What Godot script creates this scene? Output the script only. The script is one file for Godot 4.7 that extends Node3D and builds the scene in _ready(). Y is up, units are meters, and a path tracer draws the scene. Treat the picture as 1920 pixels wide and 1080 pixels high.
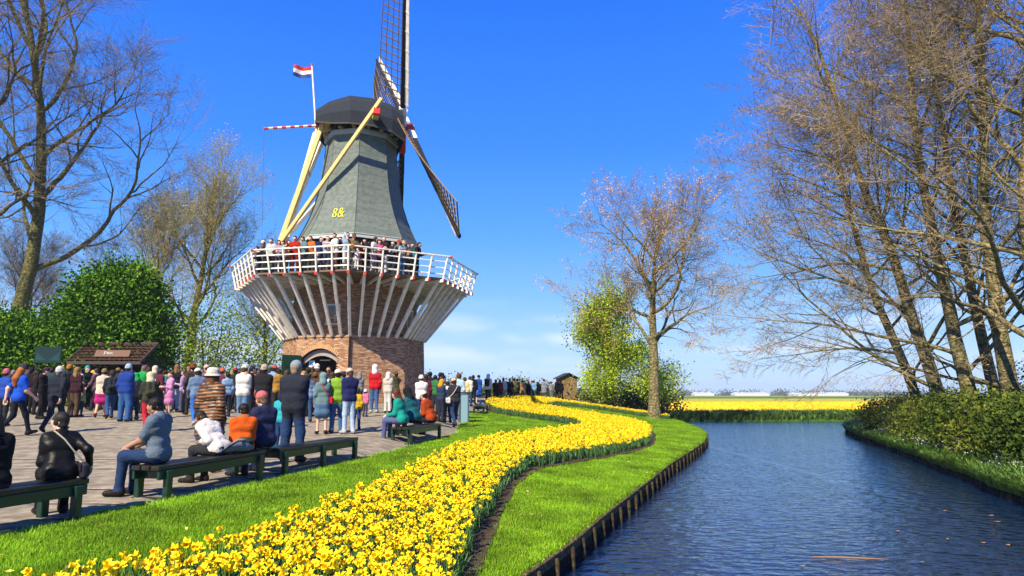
extends Node3D

var rng := RandomNumberGenerator.new()
var noise := FastNoiseLite.new()
var mat_cache := {}
var tex_cache := {}

# ---------------------------------------------------------------- mesh builder
class MB:
	var v := PackedVector3Array()
	var n := PackedVector3Array()
	var c := PackedColorArray()
	var uv := PackedVector2Array()
	var idx := PackedInt32Array()
	var col := Color.WHITE

	func vert(p: Vector3, nn: Vector3, u := Vector2.ZERO) -> int:
		v.push_back(p)
		n.push_back(nn)
		c.push_back(col)
		uv.push_back(u)
		return v.size() - 1

	func tri_i(a: int, b: int, d: int) -> void:   # given counter-clockwise from outside
		idx.push_back(a)
		idx.push_back(d)
		idx.push_back(b)

	func tri(a: Vector3, b: Vector3, d: Vector3) -> void:
		var nn := (b - a).cross(d - a).normalized()
		tri_i(vert(a, nn), vert(b, nn), vert(d, nn))

	func quad(a: Vector3, b: Vector3, d: Vector3, e: Vector3) -> void:
		var nn := (d - a).cross(e - b).normalized()
		var i := vert(a, nn, Vector2(0, 0))
		vert(b, nn, Vector2(1, 0))
		vert(d, nn, Vector2(1, 1))
		vert(e, nn, Vector2(0, 1))
		tri_i(i, i + 1, i + 2)
		tri_i(i, i + 2, i + 3)

	func box(p: Vector3, s: Vector3, b := Basis.IDENTITY) -> void:
		var x := b.x * s.x * 0.5
		var y := b.y * s.y * 0.5
		var z := b.z * s.z * 0.5
		quad(p - x - y + z, p + x - y + z, p + x + y + z, p - x + y + z)
		quad(p + x - y - z, p - x - y - z, p - x + y - z, p + x + y - z)
		quad(p + x - y + z, p + x - y - z, p + x + y - z, p + x + y + z)
		quad(p - x - y - z, p - x - y + z, p - x + y + z, p - x + y - z)
		quad(p - x + y + z, p + x + y + z, p + x + y - z, p - x + y - z)
		quad(p - x - y - z, p + x - y - z, p + x - y + z, p - x - y + z)

	func bevel(p: Vector3, s: Vector3, r: float, b := Basis.IDENTITY) -> void:
		# a box with chamfered edges
		var hx := s * 0.5
		var ax := [b.x, b.y, b.z]
		for k in 3:
			var i := (k + 1) % 3
			var j := (k + 2) % 3
			for sg in [-1.0, 1.0]:
				var o: Vector3 = p + ax[k] * (hx[k] * sg)
				var u: Vector3 = ax[i] * (hx[i] - r)
				var w: Vector3 = ax[j] * (hx[j] - r)
				if sg > 0:
					quad(o - u - w, o + u - w, o + u + w, o - u + w)
				else:
					quad(o - u + w, o + u + w, o + u - w, o - u - w)
				# chamfer along axis i between face k and face j
				for sj in [-1.0, 1.0]:
					var a1: Vector3 = p + ax[k] * (hx[k] * sg) + ax[j] * ((hx[j] - r) * sj)
					var a2: Vector3 = p + ax[k] * ((hx[k] - r) * sg) + ax[j] * (hx[j] * sj)
					var e: Vector3 = ax[i] * (hx[i] - r)
					if sg * sj < 0:
						quad(a1 - e, a1 + e, a2 + e, a2 - e)
					else:
						quad(a1 + e, a1 - e, a2 - e, a2 + e)
		for sx in [-1.0, 1.0]:
			for sy in [-1.0, 1.0]:
				for sz in [-1.0, 1.0]:
					var q1: Vector3 = p + b.x * (hx.x * sx) + b.y * ((hx.y - r) * sy) + b.z * ((hx.z - r) * sz)
					var q2: Vector3 = p + b.x * ((hx.x - r) * sx) + b.y * (hx.y * sy) + b.z * ((hx.z - r) * sz)
					var q3: Vector3 = p + b.x * ((hx.x - r) * sx) + b.y * ((hx.y - r) * sy) + b.z * (hx.z * sz)
					if sx * sy * sz > 0:
						tri(q1, q2, q3)
					else:
						tri(q1, q3, q2)

	func beam(a: Vector3, b: Vector3, w: float, h: float, up := Vector3.UP, r := 0.0) -> void:
		var d := (b - a).normalized()
		if absf(d.dot(up)) > 0.98:
			up = Vector3.RIGHT
		var s := d.cross(up).normalized()
		var u := s.cross(d)
		var bs := Basis(s, u, -d)
		if r > 0.0:
			bevel((a + b) * 0.5, Vector3(w, h, a.distance_to(b)), r, bs)
		else:
			box((a + b) * 0.5, Vector3(w, h, a.distance_to(b)), bs)

	func tube(pts: PackedVector3Array, rad: PackedFloat32Array, sides: int, caps := true) -> void:
		var np := pts.size()
		var d0 := (pts[1] - pts[0]).normalized()
		var s := d0.cross(Vector3.UP if absf(d0.y) < 0.9 else Vector3.RIGHT).normalized()
		var first := v.size()
		for i in np:
			var d := (pts[mini(i + 1, np - 1)] - pts[maxi(i - 1, 0)]).normalized()
			s = (s - d * s.dot(d)).normalized()
			var t := d.cross(s)
			for k in sides:
				var a := TAU * k / sides
				var nn := s * cos(a) + t * sin(a)
				vert(pts[i] + nn * rad[i], nn, Vector2(float(k) / sides, i))
		for i in np - 1:
			for k in sides:
				var k2 := (k + 1) % sides
				var a := first + i * sides + k
				var b := first + i * sides + k2
				tri_i(a, b, b + sides)
				tri_i(a, b + sides, a + sides)
		if caps:
			var dl := (pts[np - 1] - pts[np - 2]).normalized()
			var top := vert(pts[np - 1] + dl * rad[np - 1] * 0.3, dl)
			var bot := vert(pts[0] - d0 * rad[0] * 0.3, -d0)
			for k in sides:
				var k2 := (k + 1) % sides
				tri_i(first + (np - 1) * sides + k, first + (np - 1) * sides + k2, top)
				tri_i(first + k2, first + k, bot)

	func lathe(prof: PackedVector2Array, sides: int, xf := Transform3D.IDENTITY) -> void:
		# profile of (radius, height), from bottom to top, outside
		var first := v.size()
		var m := prof.size()
		for i in m:
			var t := (prof[mini(i + 1, m - 1)] - prof[maxi(i - 1, 0)])
			var nr := Vector2(t.y, -t.x).normalized()
			for k in sides:
				var a := TAU * k / sides
				var p := Vector3(sin(a) * prof[i].x, prof[i].y, cos(a) * prof[i].x)
				vert(xf * p, (xf.basis * Vector3(sin(a) * nr.x, nr.y, cos(a) * nr.x)).normalized())
		for i in m - 1:
			for k in sides:
				var k2 := (k + 1) % sides
				var a := first + i * sides + k
				var b := first + i * sides + k2
				tri_i(a, b, b + sides)
				tri_i(a, b + sides, a + sides)

	func grid(nx: int, ny: int, f: Callable) -> void:
		# smooth sheet: f(i, j) -> Vector3; i runs right, j runs away (so that i x j faces up when f does)
		var first := v.size()
		for j in ny:
			for i in nx:
				var p: Vector3 = f.call(i, j)
				vert(p, Vector3.UP, Vector2(i, j))
		smooth_grid(first, nx, ny)
		for j in ny - 1:
			for i in nx - 1:
				var a := first + j * nx + i
				tri_i(a, a + 1, a + nx + 1)
				tri_i(a, a + nx + 1, a + nx)

	func smooth_grid(first: int, nx: int, ny: int) -> void:
		for j in ny:
			for i in nx:
				var l := v[first + j * nx + maxi(i - 1, 0)]
				var r := v[first + j * nx + mini(i + 1, nx - 1)]
				var d := v[first + maxi(j - 1, 0) * nx + i]
				var u := v[first + mini(j + 1, ny - 1) * nx + i]
				var q := (r - l).cross(u - d)
				n[first + j * nx + i] = q.normalized() if q.length() > 1e-12 else Vector3.UP

	func add(o: MB, xf: Transform3D) -> void:
		var first := v.size()
		var nb := xf.basis.inverse().transposed()
		for i in o.v.size():
			v.push_back(xf * o.v[i])
			n.push_back((nb * o.n[i]).normalized())
		c.append_array(o.c)
		uv.append_array(o.uv)
		for i in o.idx:
			idx.push_back(i + first)

	func mesh() -> ArrayMesh:
		var a := []
		a.resize(Mesh.ARRAY_MAX)
		a[Mesh.ARRAY_VERTEX] = v
		a[Mesh.ARRAY_NORMAL] = n
		a[Mesh.ARRAY_COLOR] = c
		a[Mesh.ARRAY_TEX_UV] = uv
		a[Mesh.ARRAY_INDEX] = idx
		var m := ArrayMesh.new()
		m.add_surface_from_arrays(Mesh.PRIMITIVE_TRIANGLES, a)
		return m

# ---------------------------------------------------------------- nodes
func thing(called: String, label: String, category: String, at := Vector3.ZERO, yaw := 0.0, group := "") -> Node3D:
	var o := Node3D.new()
	o.name = called
	add_child(o, true)
	o.position = at
	o.rotation.y = yaw
	tag(o, label, category, group)
	return o

func tag(o: Node3D, label: String, category := "", group := "") -> void:
	if label:
		o.set_meta("label", label)
	if category:
		o.set_meta("category", category)
	if group:
		o.set_meta("group", group)

func part(called: String, m: Mesh, material: Material, parent: Node3D, xf := Transform3D.IDENTITY) -> MeshInstance3D:
	var o := MeshInstance3D.new()
	o.name = called
	o.mesh = m
	o.material_override = material
	o.transform = xf
	parent.add_child(o, true)
	return o

func struct(called: String, m: Mesh, material: Material) -> MeshInstance3D:
	var o := part(called, m, material, self)
	o.set_meta("kind", "structure")
	return o

func scatter(called: String, m: Mesh, material: Material, xfs: Array, cols: Array, parent: Node3D) -> MultiMeshInstance3D:
	var mm := MultiMesh.new()
	mm.transform_format = MultiMesh.TRANSFORM_3D
	mm.use_colors = cols.size() > 0
	mm.mesh = m
	mm.instance_count = xfs.size()
	for i in xfs.size():
		mm.set_instance_transform(i, xfs[i])
		if cols.size():
			mm.set_instance_color(i, cols[i])
	var o := MultiMeshInstance3D.new()
	o.name = called
	o.multimesh = mm
	o.material_override = material
	o.set_meta("kind", "stuff")
	parent.add_child(o, true)
	return o

# ---------------------------------------------------------------- materials (base colours are linear values)
func lin(r: float, g: float, b: float) -> Color:
	return Color(r, g, b).linear_to_srgb()

func noise_tex(key: String, freq: float, lo: Color, hi: Color, size := 512, octaves := 5, kind := FastNoiseLite.TYPE_SIMPLEX_SMOOTH) -> NoiseTexture2D:
	if tex_cache.has(key):
		return tex_cache[key]
	var f := FastNoiseLite.new()
	f.seed = key.hash() % 1000
	f.noise_type = kind
	f.frequency = freq
	f.fractal_octaves = octaves
	var g := Gradient.new()
	g.set_color(0, lo)
	g.set_color(1, hi)
	g.set_offset(0, 0.15)
	g.set_offset(1, 0.85)
	var t := NoiseTexture2D.new()
	t.width = size
	t.height = size
	t.seamless = true
	t.noise = f
	t.color_ramp = g
	tex_cache[key] = t
	return t

func mat(r: float, g: float, b: float, rough := 0.85, spec := 0.35) -> StandardMaterial3D:
	var key := "%f %f %f %f %f" % [r, g, b, rough, spec]
	if mat_cache.has(key):
		return mat_cache[key]
	var m := StandardMaterial3D.new()
	m.albedo_color = lin(r, g, b)
	m.roughness = rough
	m.metallic_specular = spec
	m.cull_mode = BaseMaterial3D.CULL_DISABLED
	mat_cache[key] = m
	return m

func vmat(rough := 0.8, spec := 0.35, back := Color.BLACK) -> StandardMaterial3D:
	var key := "v %f %f %s" % [rough, spec, back]
	if mat_cache.has(key):
		return mat_cache[key]
	var m := StandardMaterial3D.new()
	m.vertex_color_use_as_albedo = true
	m.roughness = rough
	m.metallic_specular = spec
	m.cull_mode = BaseMaterial3D.CULL_DISABLED
	if back != Color.BLACK:
		m.backlight_enabled = true
		m.backlight = back
	mat_cache[key] = m
	return m

func textured(r: float, g: float, b: float, tex: Texture2D, scale: float, rough := 0.9, bump: Texture2D = null, depth := 0.0, world := true, spec := 0.35) -> StandardMaterial3D:
	var m := StandardMaterial3D.new()
	m.albedo_color = lin(r, g, b)
	m.roughness = rough
	m.metallic_specular = spec
	m.cull_mode = BaseMaterial3D.CULL_DISABLED
	m.uv1_triplanar = true
	m.uv1_world_triplanar = world
	m.uv1_scale = Vector3.ONE * scale
	m.albedo_texture = tex
	if bump:
		m.heightmap_enabled = true
		m.heightmap_texture = bump
		m.heightmap_scale = depth
	return m

# ---------------------------------------------------------------- the lie of the land (d is metres ahead, z = -d)
var T_XR := [[2.0, -1.95], [5.0, -0.83], [7.56, 0.11], [9.04, 0.68], [11.27, 1.43], [14.52, 2.6], [18.67, 4.06], [22.3, 5.45], [26.5, 7.05], [30.4, 8.31], [34.0, 9.25], [37.8, 10.0], [43.7, 10.76], [47.9, 11.3], [60.0, 12.0]]
var T_XL := [[0.0, -6.6], [2.0, -6.2], [7.2, -5.12], [8.6, -4.88], [9.4, -4.54], [10.5, -4.14], [11.3, -3.9], [13.0, -3.5], [14.8, -3.12], [18.5, -2.46], [20.7, -2.11], [22.5, -1.79], [25.3, -1.86], [31.3, -2.2], [33.9, -1.9], [36.3, -1.02], [42.0, -1.3], [47.0, -0.6], [52.0, 1.0], [54.0, 4.0], [56.0, 8.0], [120.0, 8.0]]
var T_BASE := [[0.0, -0.06], [8.0, -0.05], [13.0, 0.08], [18.0, 0.28], [25.0, 0.6], [31.0, 0.76], [37.0, 0.85], [60.0, 0.88], [400.0, 0.88]]
var T_SLOPE := [[0.0, 0.1], [10.0, 0.1], [16.0, 0.088], [28.0, 0.078], [36.0, 0.09], [46.0, 0.14], [60.0, 0.16]]
var T_RIGHT := [[0.0, 5.2], [6.0, 7.2], [11.0, 9.0], [14.1, 10.1], [15.3, 10.4], [17.4, 11.3], [19.2, 11.8], [23.2, 13.25], [30.0, 15.5], [34.9, 17.06], [40.0, 19.0], [46.3, 22.3], [56.0, 26.6]]
const WATER := -0.77

func lerp_table(t: Array, d: float) -> float:
	if d <= t[0][0]:
		return t[0][1]
	for i in range(1, t.size()):
		if d <= t[i][0]:
			var f: float = (d - t[i - 1][0]) / (t[i][0] - t[i - 1][0])
			return lerpf(t[i - 1][1], t[i][1], f)
	return t[t.size() - 1][1]

func hgt(x: float, d: float) -> float:
	var s := (lerp_table(T_XR, d) - x) * 0.93
	var a := lerp_table(T_BASE, d)
	var b := -0.5 + lerp_table(T_SLOPE, d) * s + 0.25 * maxf(0.0, lerp_table(T_XL, d) - x)
	var t := maxf(0.2 - absf(a - b), 0.0) / 0.2
	return minf(a, b) - t * t * 0.05

func on_ground(x: float, d: float, up := 0.0) -> Vector3:
	return Vector3(x, hgt(x, d) + up, -d)

func right_hgt(x: float, d: float) -> float:
	var s := maxf(0.0, x - lerp_table(T_RIGHT, d))
	return -0.62 + 0.95 * (1.0 - exp(-s * 0.32)) + 0.05 * noise.get_noise_2d(x * 9.0, d * 9.0)

# centre line of the daffodil bed: x, metres ahead, half width
var BED := [[-2.2, 3.0, 1.62], [-2.0, 4.6, 1.45], [-1.72, 5.6, 1.2], [-1.53, 6.5, 1.02], [-1.3, 8.2, 0.88], [-1.02, 10.8, 0.78], [-0.8, 13.2, 0.76], [-0.40, 15.6, 0.88], [0.6, 18.3, 1.3], [1.95, 21.2, 1.55], [3.2, 24.2, 1.5], [4.05, 27.4, 1.35], [4.4, 30.0, 1.5], [4.15, 32.2, 1.9], [3.3, 34.2, 2.6], [2.0, 36.0, 2.9], [0.9, 37.9, 2.4], [0.35, 40.3, 1.7], [0.45, 42.8, 1.6], [1.4, 46.0, 1.6], [3.4, 48.9, 1.6], [6.0, 48.9, 1.5], [8.3, 47.6, 1.4], [9.5, 46.6, 1.0]]

func bed_sdf(x: float, d: float) -> float:
	var best := 99.0
	var p := Vector2(x, d)
	for i in BED.size() - 1:
		if d < BED[i][1] - 4.0 and d < BED[i + 1][1] - 4.0 or d > BED[i + 1][1] + 4.0 and d > BED[i][1] + 4.0:
			continue
		var a := Vector2(BED[i][0], BED[i][1])
		var ab := Vector2(BED[i + 1][0], BED[i + 1][1]) - a
		var t := clampf((p - a).dot(ab) / ab.length_squared(), 0.0, 1.0)
		best = minf(best, p.distance_to(a + ab * t) - lerpf(BED[i][2], BED[i + 1][2], t))
	return best

# ---------------------------------------------------------------- the scene
func _ready() -> void:
	rng.seed = 7
	noise.seed = 3
	noise.frequency = 0.05
	noise.fractal_octaves = 3
	var cam := Camera3D.new()
	cam.name = "camera"
	cam.position = Vector3(0, 1.35, 0)
	cam.rotation_degrees = Vector3(8.7, 0, 0)
	cam.fov = rad_to_deg(2.0 * atan(540.0 / 1297.0))
	cam.near = 0.1
	cam.far = 4000.0
	add_child(cam)
	var env := Environment.new()
	env.background_mode = Environment.BG_SKY
	env.sky = Sky.new()
	env.sky.sky_material = build_sky()
	env.background_energy_multiplier = 1.0
	env.tonemap_mode = Environment.TONE_MAPPER_LINEAR
	env.tonemap_exposure = 2.0
	env.fog_enabled = true
	env.fog_density = 0.0003
	env.fog_light_color = Color(0.80, 0.88, 0.97)
	env.sdfgi_enabled = true
	env.ssao_enabled = true
	env.ssil_enabled = true
	var we := WorldEnvironment.new()
	we.name = "world_environment"
	we.environment = env
	add_child(we)
	var sun := DirectionalLight3D.new()
	sun.name = "sun"
	sun.light_energy = 1.6
	sun.light_color = Color(1.0, 0.93, 0.80)
	sun.light_angular_distance = 0.5
	sun.shadow_enabled = true
	add_child(sun)
	var to := Vector3(cos(deg_to_rad(45.0)) * cos(deg_to_rad(61.0)), -sin(deg_to_rad(45.0)), -cos(deg_to_rad(45.0)) * sin(deg_to_rad(61.0)))
	sun.basis = Basis.looking_at(to, Vector3.UP)
	build_land()
	build_mill()
	build_trees()
	build_bank_plants()
	build_far()
	build_kiosk()
	build_benches()
	build_canal_edge()
	build_daffodils()
	build_people()
	build_small_things()

func sky_at(e: float) -> Color:
	# e: degrees above the horizon
	var t := [[0.0, Color(0.55, 0.75, 0.97)], [3.0, Color(0.43, 0.67, 0.97)], [8.0, Color(0.20, 0.48, 0.96)], [13.0, Color(0.095, 0.35, 0.95)], [20.0, Color(0.042, 0.24, 0.93)], [32.0, Color(0.016, 0.155, 0.84)], [60.0, Color(0.008, 0.09, 0.56)], [90.0, Color(0.006, 0.07, 0.46)]]
	if e <= 0.0:
		return t[0][1]
	for i in range(1, t.size()):
		if e <= t[i][0]:
			return (t[i - 1][1] as Color).lerp(t[i][1], (e - t[i - 1][0]) / (t[i][0] - t[i - 1][0]))
	return t[t.size() - 1][1]

func build_sky() -> PanoramaSkyMaterial:
	var w := 1024
	var h := 512
	var im := Image.create(w, h, false, Image.FORMAT_RGBF)
	var f := FastNoiseLite.new()
	f.seed = 21
	f.frequency = 1.6
	f.fractal_octaves = 5
	for j in h:
		var e := 90.0 - 180.0 * (j + 0.5) / h
		var base := sky_at(e)
		var band := exp(-pow((e - 4.0) / 2.6, 2.0))
		for i in w:
			var k := base
			if band > 0.03 and e > 0.2:
				var a := TAU * i / w
				var q := f.get_noise_3d(cos(a) * 2.0, sin(a) * 2.0, e * 0.42)
				var cl := clampf((q - 0.04) * 3.2, 0.0, 1.0) * band * 0.55
				k = base.lerp(Color(0.86, 0.91, 0.98), cl)
			im.set_pixel(i, j, k * 0.63)
	var m := PanoramaSkyMaterial.new()
	m.panorama = ImageTexture.create_from_image(im)
	return m

func build_land() -> void:
	# base sheet to the horizon
	var g := MB.new()
	g.quad(Vector3(-3000, -1.5, 200), Vector3(3000, -1.5, 200), Vector3(3000, -1.5, -3200), Vector3(-3000, -1.5, -3200))
	struct("ground", g.mesh(), mat(0.06, 0.07, 0.03))
	# plaza of worn clinker paving
	var p := MB.new()
	var nx := 40
	var ny := 90
	p.grid(nx, ny, func(i: int, j: int) -> Vector3:
		var d := 0.5 + 95.0 * pow(float(j) / (ny - 1), 1.6)
		var x0: float = lerp_table(T_XL, d) + 0.12
		var x := x0 - 70.0 * pow(1.0 - float(i) / (nx - 1), 2.0)
		return Vector3(x, hgt(x, d) + 0.012 * noise.get_noise_2d(x * 14.0, d * 14.0), -d))
	var n1 := noise_tex("pave_tint", 0.012, Color(0.70, 0.68, 0.67), Color(1, 0.98, 0.95), 1024, 6)
	var b1 := noise_tex("pave_bump", 0.03, Color.BLACK, Color.WHITE, 1024, 5)
	struct("plaza", p.mesh(), textured(0.315, 0.295, 0.235, n1, 0.22, 0.9, b1, 0.14))
	# lawn between plaza and canal
	var l := MB.new()
	nx = 44
	ny = 110
	l.grid(nx, ny, func(i: int, j: int) -> Vector3:
		var d := 1.5 + 54.3 * pow(float(j) / (ny - 1), 1.5)
		var x0: float = lerp_table(T_XL, d)
		var x1: float = lerp_table(T_XR, d)
		var u := (i - 1.0) / (nx - 2.0)
		if i == 0:
			return Vector3(x0 + 0.02, hgt(x0, d) - 0.08, -d)
		var wob := 0.05 * noise.get_noise_2d(d * 30.0, 7.0) * (1.0 - u)
		var x := lerpf(x0, x1, u) + wob
		return Vector3(x, hgt(x, d) + 0.03 + 0.03 * noise.get_noise_2d(x * 20.0, d * 20.0), -d))
	var n2 := noise_tex("grass_tint", 0.02, Color(0.55, 0.62, 0.5), Color(1, 1, 0.9), 1024, 6)
	struct("lawn", l.mesh(), textured(0.15, 0.28, 0.016, n2, 0.3, 0.95, n2, 3.0))
	# soil of the flower bed, a ribbon a few millimetres above the lawn
	var pts := PackedVector2Array()
	var hw := PackedFloat32Array()
	for i in BED.size() - 1:
		for k in 8:
			var t := k / 8.0
			pts.push_back(Vector2(lerpf(BED[i][0], BED[i + 1][0], t), lerpf(BED[i][1], BED[i + 1][1], t)))
			hw.push_back(lerpf(BED[i][2], BED[i + 1][2], t))
	for pass_no in 6:
		var q := pts.duplicate()
		for i in range(1, pts.size() - 1):
			pts[i] = (q[i - 1] + q[i] * 2.0 + q[i + 1]) * 0.25
	var s := MB.new()
	s.grid(11, pts.size(), func(i: int, j: int) -> Vector3:
		var tg := (pts[mini(j + 1, pts.size() - 1)] - pts[maxi(j - 1, 0)]).normalized()
		var nr := Vector2(tg.y, -tg.x)
		var wide := hw[j] + 0.15 + 0.06 * noise.get_noise_2d(j * 9.0, i * 30.0)
		var q: Vector2 = pts[j] + nr * wide * (i / 5.0 - 1.0)
		return Vector3(q.x, hgt(q.x, q.y) + 0.052 + 0.0004 * j + 0.02 * noise.get_noise_2d(q.x * 40.0, q.y * 40.0), -q.y))
	struct("flower_bed_soil", s.mesh(), textured(0.10, 0.075, 0.05, n1, 1.2, 0.95, b1, 2.0))
	# water
	var w := MB.new()
	w.grid(150, 150, func(i: int, j: int) -> Vector3:
		var d := -2.0 + 59.0 * pow(j / 149.0, 1.4)
		var x := -6.0 + 46.0 * i / 149.0
		return Vector3(x, WATER + 0.004 * noise.get_noise_2d(x * 16.0, d * 30.0), -d))
	for i in w.v.size():
		w.uv[i] = Vector2(w.v[i].x / 5.2, w.v[i].z / 2.9)
	var wm := StandardMaterial3D.new()
	wm.albedo_color = lin(0.003, 0.014, 0.050)
	wm.roughness = 0.05
	wm.metallic_specular = 0.9
	var wn := FastNoiseLite.new()
	wn.seed = 5
	wn.frequency = 0.012
	wn.fractal_octaves = 4
	wn.fractal_gain = 0.45
	var wt := NoiseTexture2D.new()
	wt.width = 1024
	wt.height = 1024
	wt.seamless = true
	wt.as_normal_map = true
	wt.bump_strength = 6.0
	wt.noise = wn
	wm.normal_enabled = true
	wm.normal_texture = wt
	wm.normal_scale = 1.0
	var wo := struct("water", w.mesh(), wm)
	wo.position.y = 0.0
	# bank on the far side of the canal
	var r := MB.new()
	nx = 36
	ny = 60
	r.grid(nx, ny, func(i: int, j: int) -> Vector3:
		var d := -2.0 + 58.5 * float(j) / (ny - 1)
		var x := lerp_table(T_RIGHT, d) + 60.0 * pow(float(i) / (nx - 1), 2.2)
		return Vector3(x, right_hgt(x, d) if i > 0 else -1.4, -d))
	struct("canal_bank", r.mesh(), textured(0.055, 0.075, 0.022, n1, 0.5, 0.95, n2, 4.0))
	# flower fields beyond the water, one sheet per crop
	var front := MB.new()
	front.grid(40, 5, func(i: int, j: int) -> Vector3:
		var x := 2.0 + 90.0 * i / 39.0
		return Vector3(x, [-1.4, -0.75, -0.5, -0.42, -0.45][j] + (0.05 * noise.get_noise_2d(x * 20.0, j * 5.0) if j else 0.0), -55.2 - [0.0, 0.15, 0.8, 2.5, 8.0][j]))
	struct("far_bank", front.mesh(), textured(0.06, 0.14, 0.02, n2, 0.3, 0.95, n2, 5.0))
	var strips := [[63.0, 110.0, 0.30, 0.21, 0.02, "flower_field"], [110.0, 150.0, 0.36, 0.33, 0.29, "field_path"], [150.0, 270.0, 0.62, 0.50, 0.015, "flower_field"], [270.0, 470.0, 0.08, 0.22, 0.02, "grass_field"], [470.0, 620.0, 0.55, 0.46, 0.03, "flower_field"], [620.0, 3000.0, 0.06, 0.13, 0.03, "grass_field"]]
	for q in strips:
		var f := MB.new()
		f.grid(30, 12, func(i: int, j: int) -> Vector3:
			var d := lerpf(q[0], q[1], j / 11.0)
			return Vector3(-d * 1.0 + d * 2.2 * i / 29.0, -0.45, -d))
		struct(q[5], f.mesh(), textured(q[2], q[3], q[4], n2, 0.12, 0.95))

# ---------------------------------------------------------------- windmill
const MILL := Vector3(-9.09, 0.8, -40.0)
const OCT := 0.159
const AXIS := 0.304

func ov(k: float, r: float, y: float) -> Vector3:
	var a := OCT + k * PI / 4.0
	return Vector3(r * sin(a), y - MILL.y, r * cos(a))

func os(k: float, t: float, r: float, y: float) -> Vector3:
	return ov(k, r, y).lerp(ov(k + 1, r, y), t)

func on_axis(s: float, y: float, t: float) -> Vector3:
	# cap frame: s along the windshaft, t across it
	return Vector3(cos(AXIS) * s + sin(AXIS) * t, y - MILL.y, -sin(AXIS) * s + cos(AXIS) * t)

func tower_r(y: float) -> float:
	return lerp_table([[9.9, 3.62], [10.5, 3.32], [11.2, 2.98], [12.0, 2.68], [13.0, 2.42], [14.0, 2.26], [15.2, 2.13], [16.35, 2.04]], y)

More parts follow.
